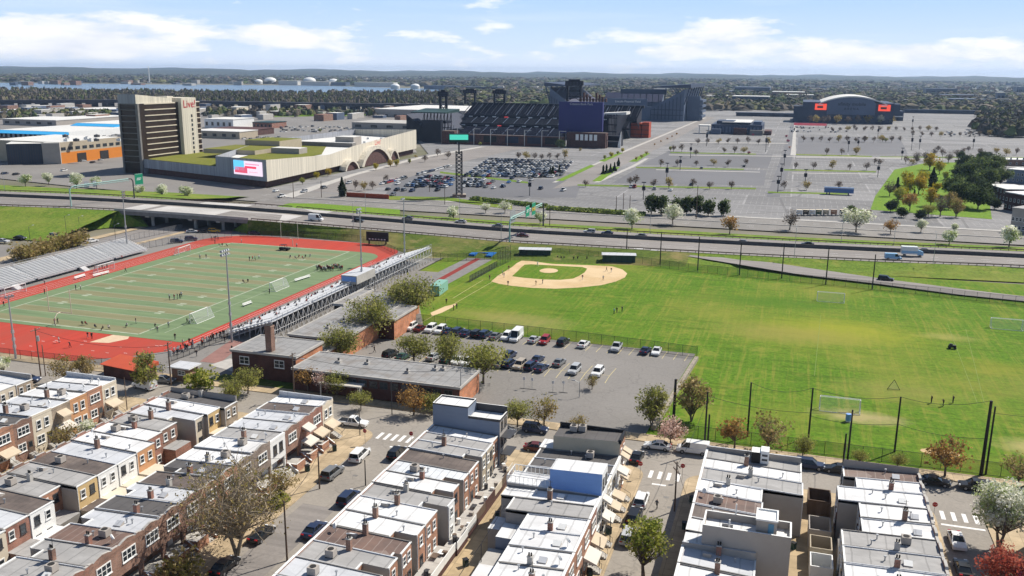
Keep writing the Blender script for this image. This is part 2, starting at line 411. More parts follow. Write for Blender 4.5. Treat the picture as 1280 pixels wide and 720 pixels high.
# cumulus banks seen from the side: noise over azimuth and elevation, flat bases, thinning with height
az = math_(nt, 'ARCTAN2', sep.outputs[0], sep.outputs[1])
cv = N(nt, 'ShaderNodeCombineXYZ'); nt.links.new(az, cv.inputs[0]); nt.links.new(math_(nt, 'MULTIPLY', elev, 3.6), cv.inputs[1])
n1 = noise(nt, cv.outputs[0], 13, 10, .58)
cv2 = N(nt, 'ShaderNodeCombineXYZ'); nt.links.new(az, cv2.inputs[0]); nt.links.new(math_(nt, 'MULTIPLY', elev, 3.0), cv2.inputs[1]); cv2.inputs[2].default_value = 7.3
n0 = noise(nt, cv2.outputs[0], 2.0, 2, .5)
band = ramp(nt, elev, [(0.0, (.12,.12,.12)), (.012, (.20,.20,.20)), (.04, (.22,.22,.22)), (.065, (.10,.10,.10)), (.12, (.0,.0,.0))])
dens = math_(nt, 'ADD', math_(nt, 'MULTIPLY', n1, 1.15), math_(nt, 'MULTIPLY', n0, .40))
dens = math_(nt, 'ADD', dens, math_(nt, 'MULTIPLY', band, .42))
def bump_cloud(az0, el0, wa, we, amp):
    a = math_(nt, 'DIVIDE', math_(nt, 'SUBTRACT', az, az0), wa); e = math_(nt, 'DIVIDE', math_(nt, 'SUBTRACT', elev, el0), we)
    r2 = math_(nt, 'ADD', math_(nt, 'MULTIPLY', a, a), math_(nt, 'MULTIPLY', e, e))
    return math_(nt, 'MULTIPLY', math_(nt, 'SUBTRACT', 1.0, r2, True), amp)
def px_az(px): return math.atan((px-640)/CAM_F*1.0)-CAM_Y
for (px, py, wpx, hpx, amp) in ((130, 48, 150, 30, .30), (30, 62, 150, 22, .26), (350, 46, 95, 18, .22), (400, 60, 90, 12, .14), (885, 52, 85, 24, .32), (930, 36, 60, 12, .2), (1030, 70, 130, 22, .32), (1225, 72, 150, 20, .32), (820, 68, 60, 10, .2)):
    hz = 84+12*px/1280
    dens = math_(nt, 'ADD', dens, bump_cloud(px_az(px), (hz-py)/1150, wpx/1150, hpx/1150, amp))
cl = ramp(nt, math_(nt, 'SUBTRACT', dens, .5), [(.43, (0,0,0)), (.52, (.6,.6,.6)), (.64, (1,1,1))])
# thin high streaks
cv3 = N(nt, 'ShaderNodeCombineXYZ'); nt.links.new(az, cv3.inputs[0]); nt.links.new(math_(nt, 'MULTIPLY', elev, 16), cv3.inputs[1]); cv3.inputs[2].default_value = 3.1
n3 = noise(nt, cv3.outputs[0], 2.4, 6, .6)
st = math_(nt, 'MULTIPLY', ramp(nt, n3, [(.48, (0,0,0)), (.75, (1,1,1))]), .38)
cloudc = ramp(nt, n1, [(.35, (9.2,9.6,10.6)), (.6, (11.4,11.4,11.5))])
low = ramp(nt, elev, [(0.0, (9.4,10.2,11.6)), (.025, (7.4,8.9,11.3)), (.07, (5.4,7.6,10.9)), (.085, (5.0,7.3,10.8)), (.16, (2.6,4.3,7.2)), (.35, (1.2,2.2,4.6))])
clear = mixc(nt, ramp(nt, elev, [(.12, (0,0,0)), (.35, (1,1,1))]), low, sky.outputs[0])
col = mixc(nt, math_(nt, 'MULTIPLY', st, ramp(nt, elev, [(.1, (1,1,1)), (.3, (0,0,0))])), clear, (10.2,10.6,11.3))
col = mixc(nt, cl, col, cloudc)
nt.links.new(col, bg.inputs[0]); bg.inputs[1].default_value = .076
vs = SC.view_settings; vs.view_transform = 'Standard'; vs.look = 'None'; vs.exposure = .36; vs.gamma = 1; vs.use_curve_mapping = False
SC.cycles.max_bounces = 6; SC.cycles.transparent_max_bounces = 12; SC.cycles.volume_bounces = 0; SC.cycles.use_denoising = True

# ---------------------------------------------------------------- ground, streets, fields
def sheet(name, pts, z, m, zs=None):
    b = MB(); b.face([(p[0], p[1], zs[i] if zs else z) for i, p in enumerate(pts)])
    return struct(b.build(name, m))
def sheet_px(name, px, z, m): return sheet(name, [G(x, y, z) for x, y in px], z, m)
def rrect(x0, x1, y0, y1, r, cs=(1,1,1,1), n=5):
    P = []
    for (cx, cy, a0, on) in ((x1-r, y0+r, -PI/2, cs[0]), (x1-r, y1-r, 0, cs[1]), (x0+r, y1-r, PI/2, cs[2]), (x0+r, y0+r, PI, cs[3])):
        if on:
            for i in range(n+1): a = a0+PI/2*i/n; P.append((cx+r*math.cos(a), cy+r*math.sin(a)))
        else:
            a = a0+PI/4; P.append((cx+r*(1 if math.cos(a) > 0 else -1), cy+r*(1 if math.sin(a) > 0 else -1)))
    return P
def slab(name, pts, z0, z1, m, mside=None):
    b = MB(); b.prism(pts, z0, z1, 0, 1 if mside else 0); return struct(b.build(name, [mside, m] if mside else m))
def ellipse(cx, cy, rx, ry, n=40, a0=0, a1=2*PI):
    return [(cx+rx*math.cos(a0+(a1-a0)*i/n), cy+ry*math.sin(a0+(a1-a0)*i/n)) for i in range(n)]

sheet('ground', [(-26000,-400),(26000,-400),(26000,26000),(-26000,26000)], -.35, M['ground'])
sheet('street', [(-240,-20),(140,-20),(140,149),(-240,149)], 0, M['asphalt'])
for (x0, x1) in ((-190,-113.5), (-106.5,-67.3), (-58.4,-19.2), (-12.5,23.9), (30.6,100)):
    slab('sidewalk', rrect(x0, x1, -10, 136.6, 3.2), -.05, .13, M['walk'])
slab('sidewalk', [(-240,147.3),(140,147.3),(140,150.6),(-240,150.6)], -.05, .13, M['walk'])
for (x0, x1) in ((-38.8,-29.5), (3.4,9.4), (-91.4,-84.6)):
    sheet('alley', [(x0,-10),(x1,-10),(x1,132.4),(x0,132.4)], .138, M['alley'])
    b = MB()
    for dx in (-.35, .35): b.box((x0+x1)/2+dx-.03, (x0+x1)/2+dx+.03, -10, 132, .139, .142, skip='b')
    struct(b.build('gutter_line', M['conc_dark']))
# crosswalks, stop lines and lane paint on the streets
b = MB()
def zebra(x0, y0, n, w, l, gap, along='x'):
    for i in range(n):
        if along == 'x': b.box(x0+i*(w+gap), x0+i*(w+gap)+w, y0, y0+l, .003, .008, skip='b')
        else: b.box(x0, x0+l, y0+i*(w+gap), y0+i*(w+gap)+w, .003, .008, skip='b')
zebra(-66.6, 133.6, 6, .62, 2.8, .8); zebra(-18.4, 133.2, 4, .6, 2.8, .85); zebra(24.7, 133.0, 4, .6, 2.8, .9)
zebra(-57.6, 137.6, 6, .6, 2.8, .8, 'y')
b.box(-62.6,-58.8,130.9,131.4,.003,.008,skip='b'); b.box(-17.4,-15.2,130.9,131.4,.003,.008,skip='b'); b.box(24.4,30.2,131.1,131.6,.003,.008,skip='b')
struct(b.build('crosswalk_markings', M['white_line']))
b = MB()
for (x, y) in ((-14.6,127.2),(-13.6,124.0),(-63,119),(27,126)): b.box(x-.4,x+.4,y-.3,y+.3,.002,.007,skip='b')
struct(b.build('storm_drains', M['conc_dark']))
sheet('street_patch', [(-66,60),(-60.5,60),(-60.5,108),(-66,108)], .004, M['hwy'])
# school yard, car park, field
sheet('sports_field', [(-113,150.5),(190,150.5),(190,312),(-113,300)], .02, M['field'])
sheet('car_park', [(-114,150.5),(-21.6,150.5),(-18.2,201.6),(-86,201.6),(-97,224),(-100,262),(-114,262)], .04, M['asphalt_lot'])
sheet('school_verge', [(-112,150.6),(-58,150.6),(-58,154.5),(-112,154.5)], .06, M['bank'])
b = MB()   # parking bays
def bays(x0, x1, y0, y1, n, sk):
    for i in range(n+1):
        x = x0+(x1-x0)*i/n; b.face([(x-.06,y0,.047),(x+.06,y0,.047),(x+sk+.06,y1,.047),(x+sk-.06,y1,.047)])
bays(-86,-20,195.5,201.2,26,.4); bays(-84,-34,180.2,185.4,19,.4); bays(-84,-34,175.0,180.0,19,-.0)
b.box(-84,-34,180.03,180.13,.044,.05,skip='b')
struct(b.build('parking_bay_lines', M['yellow_line']))
# stadium ground
sheet('stadium_yard', [(-236,150.4),(-113.5,150.4),(-113.5,300),(-236,300)], .02, M['asphalt_lot'])
trk = [(-131.5,166),(-131.0,272)]+[(-150+19.2*math.cos(a), 281+18*math.sin(a)) for a in [i*PI/2/8 for i in range(1,9)]]+[(-192,299)]+[(-194-18.5*math.cos(a), 281+18*math.sin(a)) for a in [PI/2-i*PI/2/8 for i in range(1,8)]]+[(-212,182),(-212,150.3),(-150,150.3),(-140,157)]
trk = trk[::-1]
sheet('running_track', trk[::-1], .06, M['track'])
# five-yard bands of turf, worn browner every second band
FX0, FX1, FY0, FY1 = -197.6, -148.8, 172.9, 282.4
TX0, TX1 = -203.0, -134.6
turfP = rrect(TX0, TX1, 170.6, 283.2, 9, (0,1,1,0))
m, ntt, bb = new_mat('artificial_turf')
p = world_pos(ntt); sx = N(ntt, 'ShaderNodeSeparateXYZ'); ntt.links.new(p, sx.inputs[0])
yy = math_(ntt, 'DIVIDE', math_(ntt, 'SUBTRACT', sx.outputs[1], FY0), 9.144)
odd = math_(ntt, 'LESS_THAN', math_(ntt, 'FRACT', yy), .5)
inx = math_(ntt, 'MULTIPLY', math_(ntt, 'GREATER_THAN', sx.outputs[0], FX0), math_(ntt, 'LESS_THAN', sx.outputs[0], FX1))
nz = noise(ntt, scaled(ntt, p, (.1, 1, 1)), .5, 6, .7)
cg = ramp(ntt, nz, [(.3, (.10,.155,.07)), (.7, (.175,.24,.115))]); cb_ = ramp(ntt, nz, [(.3, (.155,.155,.07)), (.7, (.24,.215,.115))])
colr = mixc(ntt, math_(ntt, 'MULTIPLY', math_(ntt, 'MULTIPLY', odd, inx), .9), cg, cb_)
ntt.links.new(colr, bb.inputs['Base Color']); bb.inputs['Roughness'].default_value = .95
sheet('football_turf', turfP, .10, m)
b = MB()
Z = .106
def ln(x0,x1,y0,y1): b.face([(x0,y0,Z),(x1,y0,Z),(x1,y1,Z),(x0,y1,Z)])
ln(FX0-.25,FX0+.25,FY0,FY1); ln(FX1-.25,FX1+.25,FY0,FY1); ln(FX0,FX1,FY0-.3,FY0+.3); ln(FX0,FX1,FY1-.3,FY1+.3)
for i in range(21):
    y = FY0+9.144+4.572*i; ln(FX0+.3,FX1-.3,y-.09,y+.09)
for i in range(1,10):
    y = FY0+9.144*(1+i)
    for xx in (FX0+8.5, FX1-8.5):
        for k in (-1.0, .5): ln(xx-1.0,xx+1.0,y+k-.05,y+k+.75)
ln(FX1+5,FX1+5.2,FY0+3,FY1-4)
struct(b.build('football_field_lines', plain('worn_turf_lines', (.33,.37,.27), .9, .25, .5)))
sheet('sand_pit', [G(112,428),G(136,429),G(160,424),G(164,416.5),G(142,418.5)], .068, plain('pale_sand_pit', (.58,.44,.30), .95, .12, .9))
sheet('red_plaza_stain', [(-122,160),(-117,160),(-121,176),(-125,176)], .05, plain('red_tinted_paving', (.26,.14,.12), .9, .2, .5))
sheet('pale_apron', [(-118.5,158.5),(-111,156.5),(-110.5,162),(-117,164)], .055, M['conc'])
b = MB()
for x in (-132.4,-133.5): b.face([(x-.04,170,.067),(x+.04,170,.067),(x+.04,270,.067),(x-.04,270,.067)])
for x in (-204.6,-206.2,-207.8,-209.4): b.face([(x-.04,176,.067),(x+.04,176,.067),(x+.04,276,.067),(x-.04,276,.067)])
for i in range(26):
    x, y = -190+R.random()*52, 153+R.random()*14; b.face([(x,y,.067),(x+.9,y,.067),(x+.9,y+.12,.067),(x,y+.12,.067)])
struct(b.build('track_lane_marks', M['white_line']))
# jumps runway and the baseball diamond
sheet('runway_apron', [(-107.2,243),(-97.6,243),(-96.4,291.5),(-105.5,291.5)], .05, M['conc_dark'])
sheet('runway_strip', [(-103.0,252),(-101.0,252),(-100.6,287),(-102.6,287)], .055, M['red_path'])
sheet('worn_turf', [(-128,276),(-108,287),(-106,291),(-124,292)], .045, plain('worn_pale_turf', (.36,.30,.15), .95, .25, .4, big=(.12, (.17,.20,.05))))
dP = [G(x, y) for x, y in ((614,352),(622,345),(640,334),(646,329),(652,326),(664,326.5),(690,330),(735,331.5),(765,333),(778,337),(784,342),(781,347),(770,352),(752,356.5),(725,359.5),(695,361),(665,360),(640,357.5),(624,355))]
sheet('infield_clay', dP, .05, M['sand'])
gP = [G(x, y) for x, y in ((640,345.5),(646,340),(652,334),(656,331),(664,330.5),(700,332.5),(728,334),(734,336),(731,340.5),(724,345),(716,348.5),(700,350),(680,349.5),(655,347.5))]
sheet('infield_grass', gP, .06, M['field'])
cx, cy = G(686, 338.5); sheet('pitching_mound', ellipse(cx, cy, 3.0, 3.6, 18), .07, M['sand'])
cx, cy = G(1175, 566); sheet('bare_patch', ellipse(cx, cy, 3.2, 1.5, 14), .045, M['sand'])
b = MB()
for (p, q) in (((616,352),(526,404)),((604,350),(566,373))):
    (x0,y0),(x1,y1) = G(*p),G(*q); b.face([(x0-.07,y0,.05),(x0+.07,y0,.05),(x1+.07,y1,.05),(x1-.07,y1,.05)])
struct(b.build('foul_lines', M['yellow_line']))

# ---------------------------------------------------------------- motorway on its embankment
import bisect
def lerp_tab(tab, x):
    k = bisect.bisect([t[0] for t in tab], x)
    if k == 0: return tab[0][1]
    if k == len(tab): return tab[-1][1]
    (a, va), (c, vc) = tab[k-1], tab[k]; return va+(vc-va)*(x-a)/(c-a)
ZT = [(-900,6.4),(-262,6.3),(-225,5.9),(-198,5.2),(-172,4.1),(-140,3.2),(-95,2.5),(-50,2.0),(600,2.0)]
def zh(X): return lerp_tab(ZT, X)
def edge(px):
    T = []
    for x, y in px:
        z = 3.0
        for _ in range(8): X, Y = G(x, y, z); z = zh(X)
        T.append((X, Y))
    (x0,y0),(x1,y1) = T[0],T[-1]
    return [(-900,y0-.03*(x0+900))]+T+[(600,y1+.04*(600-x1))]
YNT = edge(((0,257.5),(80,260),(160,264),(240,269.5),(310,275),(400,282),(500,290.5),(640,303),(800,312),(900,317.5),(1000,322.5),(1100,327),(1280,334)))
YFT = edge(((0,239),(100,242.5),(200,248.5),(320,256),(400,262.5),(500,270.5),(640,282),(800,291),(900,296.5),(1000,301.5),(1100,306.2),(1280,314)))
def yN(X): return lerp_tab(YNT, X)
def yF(X): return lerp_tab(YFT, X)
def yM(X): return yN(X)*.40+yF(X)*.60
XS = [-900,-700,-500,-420,-380,-340,-320,-300,-285,-275,-264,-255,-245,-235,-225,-215,-205,-203,-198,-190,-180,-172,-165,-155,-145,-135,-125,-115,-100,-90,-70,-50,-30,0,30,60,100,140,300,600]
def xs(a, b): return [a]+[x for x in XS if a < x < b]+[b]
b = MB(); b.strip([((x,yN(x),zh(x)),(x,yF(x),zh(x))) for x in XS]); struct(b.build('motorway', M['hwy']))
b = MB(); b.strip([((x,yN(x)+.4,zh(x)+.012),(x,yF(x)-.4,zh(x)+.012)) for x in (-264,-203)])
sheet('bridge_roadway', [(x,yN(x)+.4) for x in (-264,-225,-198,-190)]+[(x,yM(x)-2.8) for x in (-190,-198,-225,-264)], 0, M['hwy_light'], [zh(x)+.015 for x in (-264,-225,-198,-190,-190,-198,-225,-264)])
sheet('bridge_roadway', [(x,yM(x)+3) for x in (-245,-225,-198,-185)]+[(x,yF(x)-.4) for x in (-185,-198,-225,-245)], 0, M['hwy_light'], [zh(x)+.015 for x in (-245,-225,-198,-185,-185,-198,-225,-245)])
b = MB(); b.strip([((x,yM(x)-2.6,zh(x)+.01),(x,yM(x)+2.4,zh(x)+.01)) for x in XS]); struct(b.build('motorway_median', M['asphalt']))
b = MB()
for off in (3.8,7.4,11.0):
    for k in range(110):
        x = -420+k*8.2
        if yN(x)+off < yM(x)-3: b.face([(x,yN(x)+off,zh(x)+.02),(x+2.6,yN(x+2.6)+off,zh(x+2.6)+.02),(x+2.6,yN(x+2.6)+off+.14,zh(x+2.6)+.02),(x,yN(x)+off+.14,zh(x)+.02)])
for off in (3.2,6.6):
    for k in range(110):
        x = -420+k*8.2
        b.face([(x,yF(x)-off,zh(x)+.02),(x+2.6,yF(x+2.6)-off,zh(x+2.6)+.02),(x+2.6,yF(x+2.6)-off+.14,zh(x+2.6)+.02),(x,yF(x)-off+.14,zh(x)+.02)])
for (px, py) in ((761,306),(780,309),(800,311),(820,313)):
    X, Y = G(px, py, 2); b.face([(X-2,Y-.5,2.03),(X+1,Y-.5,2.03),(X+2,Y,2.03),(X+1,Y+.5,2.03),(X-2,Y+.5,2.03)])
struct(b.build('lane_markings', M['white_line']))
def bank(name, X, f0, f1, m, n=6, wob=.5):
    """Sloping ground between two edges, gently uneven."""
    rows = []
    for x in X:
        (ya, za), (yb, zb) = f0(x), f1(x)
        rows.append([(x, ya+(yb-ya)*i/n, za+(zb-za)*i/n+(R.uniform(-wob,wob)*.5 if 0 < i < n else 0)) for i in range(n+1)])
    b = MB()
    for r0, r1 in zip(rows, rows[1:]):
        for i in range(n): b.face((r0[i], r0[i+1], r1[i+1], r1[i]))
    o = b.build(name, m, smooth=True); return struct(o)
baseT = [(-203,301.5),(-184,302.5),(-158,301.5),(-142,297),(-130,288),(-120,284),(-108,287),(-82,289),(-56,293),(-32,298),(0,303),(60,310),(300,330)]
dense = lambda a, c, s: [a+(c-a)*i/int((c-a)/s) for i in range(int((c-a)/s)+1)]
bank('embankment', dense(-32, 300, 6), lambda x: (lerp_tab(baseT, x)-.5, 0), lambda x: (yN(x), zh(x)-.01), M['verge'])
bank('embankment', dense(-203, -32, 6), lambda x: (lerp_tab(baseT, x)-.5, 0), lambda x: (yN(x), zh(x)-.01), M['bank'])
bank('embankment', dense(-900,-262, 8), lambda x: (262 if x > -420 else 262-(x+420)*-.05, 0), lambda x: (yN(x), zh(x)-.01), M['verge'])
bank('embankment', dense(-900,-262, 8), lambda x: (yF(x), zh(x)-.01), lambda x: (yF(x)+58, .1), M['verge'])
bank('embankment', dense(-203, 300, 8), lambda x: (yF(x), zh(x)-.01), lambda x: (yF(x)+20+max(0,-x)*.04, .1), M['verge'])
# bridge over the lower road: deck edge beam, soffit, columns, abutments
br = thing('road_bridge', 'low concrete motorway bridge over the underpass road, dark beneath', 'bridge', (0,0,0))
b = MB()
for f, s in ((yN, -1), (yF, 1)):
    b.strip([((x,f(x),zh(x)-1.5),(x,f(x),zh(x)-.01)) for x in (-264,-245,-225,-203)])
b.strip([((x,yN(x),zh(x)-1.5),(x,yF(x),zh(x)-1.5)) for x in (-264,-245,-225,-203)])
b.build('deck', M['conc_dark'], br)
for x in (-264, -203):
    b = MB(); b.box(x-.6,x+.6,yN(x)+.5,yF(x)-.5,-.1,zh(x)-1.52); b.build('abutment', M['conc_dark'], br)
for x in (-249.5,-229.5,-217):
    for t in (.12,.36,.60,.84):
        y = yN(x)+(yF(x)-yN(x))*t; b = MB(); b.tube((x,y,0),(x,y,zh(x)-2.2),.7,10); b.box(x-.9,x+.9,y-3.5,y+3.5,zh(x)-2.2,zh(x)-1.52); b.build('column', M['conc'], br)
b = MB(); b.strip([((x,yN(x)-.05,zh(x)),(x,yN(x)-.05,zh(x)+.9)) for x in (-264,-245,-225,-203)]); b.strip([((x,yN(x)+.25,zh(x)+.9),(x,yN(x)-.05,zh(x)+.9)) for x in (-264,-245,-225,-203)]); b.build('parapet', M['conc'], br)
bank('embankment', [-280,-262], lambda x: (262,0) if x < -270 else (yN(-262)-3,0), lambda x: (yN(x), zh(x)-.01), M['verge'])
b = MB(); b.face([(-262,yN(-262),6.28),(-262,yN(-262)-3,0),(-250,302,0.0),(-258,yN(-262)+6,4.9)]); struct(b.build('embankment_end', M['verge']))
b = MB(); b.face([(-203,yN(-203),zh(-203)-.02),(-203,301,0),(-213,306,0.0),(-206,yN(-203)+6,3.8)]); struct(b.build('embankment_end', M['verge']))
# median barrier and guard rails
def barrier(name, label, f, z0, x0, x1, h, wd, m, cat, step=30):
    b = MB(); X = xs(x0, x1)
    for xa, xb in zip(X, X[1:]):
        pa, pb = (xa, f(xa)), (xb, f(xb))
        b.face([(pa[0],pa[1]-wd,zh(xa)+z0),(pb[0],pb[1]-wd,zh(xb)+z0),(pb[0],pb[1]-wd*.4,zh(xb)+h),(pa[0],pa[1]-wd*.4,zh(xa)+h)])
        b.face([(pa[0],pa[1]-wd*.4,zh(xa)+h),(pb[0],pb[1]-wd*.4,zh(xb)+h),(pb[0],pb[1]+wd*.4,zh(xb)+h),(pa[0],pa[1]+wd*.4,zh(xa)+h)])
        b.face([(pa[0],pa[1]+wd*.4,zh(xa)+h),(pb[0],pb[1]+wd*.4,zh(xb)+h),(pb[0],pb[1]+wd,zh(xb)+z0),(pa[0],pa[1]+wd,zh(xa)+z0)])
    return tag(b.build(name, m), label, cat)
barrier('median_barrier', 'long dark concrete barrier between the two motorway carriageways', yM, 0, -900, 600, 1.3, .5, plain('shade_dark_concrete', (.085,.082,.08), .9, .2, .3), 'barrier')  # shade on the barrier face is put into its dark colour
def guardrail(label, f, zf, x0, x1, step=2.6):
    g = thing('guard_rail', label, 'guard rail', (0,0,0))
    b = MB(); X = dense(x0, x1, 12)
    for xa, xb in zip(X, X[1:]): b.bar((xa,f(xa),zf(xa)+.62),(xb,f(xb),zf(xb)+.62),.1,.34)
    b.build('rail', M['wood'], g)
    n = int((x1-x0)/step); pm = None
    b = MB(); b.box(-.09,.09,-.09,.09,0,.8); pm = b.mesh('post', [M['wood']])
    keep = sorted(range(n), key=lambda i: abs(x0+i*step+80))[:99]
    for i in keep: x = x0+i*step; link('post', pm, g, (x, f(x)+.12, zf(x)-.05))
    rest = [i for i in range(n) if i not in set(keep)]
    if rest:
        b = MB()
        for i in rest: x = x0+i*step; b.box(x-.09,x+.09,f(x)+.03,f(x)+.21,zf(x)-.05,zf(x)+.75)
        struct(b.build('far_posts', M['wood'], g), 'stuff')
guardrail('dark guard rail along the near edge of the motorway', lambda x: yN(x)+.2, zh, -202, 140)
guardrail('dark guard rail along the far edge of the motorway', lambda x: yF(x)-.2, zh, -202, 130)
guardrail('dark guard rail above the grass bank left of the bridge', lambda x: yN(x)+.2, zh, -420, -264)
guardrail('dark guard rail at the far edge above the white-blossom trees', lambda x: yF(x)-.2, zh, -440, -204)
# slip road, lower road, cross avenue behind the motorway
P1 = [G(x,y,.06) for x,y in ((800,317),(900,331),(1000,345.5),(1100,357),(1200,370),(1290,379))]
P2 = [G(x,y,.06) for x,y in ((830,316),(930,327.5),(1020,339),(1110,351.5),(1205,363.5),(1290,373.5))]
b = MB()
zr = [1.5,.9,.35,.2,.12,.1]
bank_z = lambda X,Y: 0
b.strip([((p[0],p[1],z+.35),(q[0],q[1],z+.45)) for p,q,z in zip(P1,P2,zr)]); struct(b.build('slip_road', M['hwy']))
sheet('lower_road', [(-249,140),(-230.5,140),(-230.5,420),(-249,420)], .03, M['hwy'])
sheet('lower_road', [(-420,225),(-249,225),(-249,252),(-420,246)], .028, M['asphalt_lot'])
sheet('service_lane', [(-229,258),(-205,258),(-150,296),(-150,299.5),(-203,303),(-229,330)], .035, M['asphalt_lot'])
slab('sidewalk', [(-255,222),(-249.6,222),(-249.6,300),(-253,300)], 0, .13, M['walk'])
slab('sidewalk', [(-230,140),(-227.6,140),(-227.6,300),(-230,300)], 0, .13, M['walk'])
# ---------------------------------------------------------------- row houses
WC = {}
def win_mesh(w, h, n=1, kind='white'):
    k = ('w', w, h, n, kind)
    if k not in WC:
        b = MB(); t = .09
        b.box(0,.05,-w/2,w/2,0,h,1,skip='w')                      # glass behind the sash
        for z0, z1 in ((-.02,t),(h-t,h+.06),(h/2-.035,h/2+.035)): b.box(0,.08,-w/2-.06,w/2+.06,z0,z1,0,skip='w')
        for i in range(n+1):
            y = -w/2+w*i/n; b.box(0,.075,y-.055,y+.055,0,h,0,skip='w')
        b.box(0,.16,-w/2-.12,w/2+.12,-.12,-.02,0,skip='w')
        WC[k] = b.mesh('window', [M['white'] if kind == 'white' else M['darksteel'], M['glass']])
    return WC[k]
def door_mesh(kind):
    k = ('d', kind)
    if k not in WC:
        b = MB(); b.box(0,.07,-.5,.5,0,2.1,0,skip='w'); b.box(0,.09,-.35,.35,1.0,1.9,1,skip='w'); b.box(0,.11,.32,.40,.9,1.05,1,skip='w')
        WC[k] = b.mesh('door', [M[kind], M['glass']])
    return WC[k]
def mesh_c(key, fn):
    if key not in WC: WC[key] = fn()
    return WC[key]
def chimney_mesh(v):
    def f():
        b = MB(); h = (1.3,1.6,1.15)[v]; b.box(-.3,.3,-.28,.28,0,h,0); b.box(-.36,.36,-.34,.34,h,h+.1,1)
        for x in (-.14,.14): b.tube((x,0,h+.1),(x,0,h+.5),.1,7,m=2)
        if v == 1: b.tube((0,.2,h),(0,.2,h+1.3),.035,5,m=3); b.tube((-.3,.2,h+1.1),(.3,.2,h+1.1),.02,4,m=3)
        return b.mesh('chimney', [M[('brick_red','brick_brown','conc')[v]], M['conc'], M['dark'], M['darksteel']])
    return mesh_c(('ch',v), f)
def hatch_mesh(v):
    def f():
        b = MB(); b.prism([(-.5,-.4),(.5,-.4),(.5,.4),(-.5,.4)],0,.3,0,1,zs=[.2,.2,.55,.55])
        return b.mesh('skylight', [M['greywall'], M['white'] if v else M['roof_silver']])
    return mesh_c(('ha',v), f)
def vent_mesh():
    def f():
        b = MB(); b.tube((0,0,0),(0,0,.55),.08,6); b.tube((0,0,.55),(0,0,.68),.17,8)
        return b.mesh('vent_pipe', [M['steel']])
    return mesh_c('ve', f)
def ac_mesh():
    def f():
        b = MB(); b.box(-.55,.55,-.5,.5,.12,1.0,0); b.tube((0,0,1.0),(0,0,1.05),.38,12,m=1)
        for x in (-.45,.45): b.box(x-.06,x+.06,-.5,.5,0,.12,1)
        return b.mesh('air_conditioner', [M['greywall'], M['dark']])
    return mesh_c('ac', f)
def dish_mesh():
    def f():
        b = MB(); b.tube((0,0,0),(0,0,.8),.03,5); b.tube((0,0,.8),(.12,.12,.88),.36,12,r2=.36,m=1)
        return b.mesh('satellite_dish', [M['steel'], M['white']])
    return mesh_c('di', f)
def awning_mesh(w, d, kind):
    def f():
        b = MB(); z = .75
        b.face([(0,-w/2,z),(d,-w/2,.05),(d,w/2,.05),(0,w/2,z)]); b.face([(0,w/2,z-.05),(d,w/2,0),(d,-w/2,0),(0,-w/2,z-.05)])
        b.face([(d,-w/2,-.16),(d,w/2,-.16),(d,w/2,.05),(d,-w/2,.05)]); 
        for y in (-w/2,w/2): b.face([(0,y,z),(0,y,.3),(d,y,-.16),(d,y,.05)]); b.bar((0,y,-.3),(d-.1,y,.02),.04,.04,1)
        return b.mesh('awning', [M[kind], M['steel']])
    return mesh_c(('aw',w,d,kind), f)

ROOFN = {'roof_white':'white','roof_silver':'silver','roof_grey':'grey','roof_brown':'worn brown','roof_rust':'rusty seamed','roof_dark':'dark grey','roof_seam':'ribbed pale'}
WALLN = {'brick_red':'red brick','brick_brown':'brown brick','brick_orange':'orange brick','brick_tan':'tan brick','brick_grey':'grey brick','offwhite':'cream','white':'white','tan':'tan','yellow':'yellow','peach':'peach','greywall':'grey','brick_dark':'dark brick','bluewall':'blue','slateblue':'slate blue'}

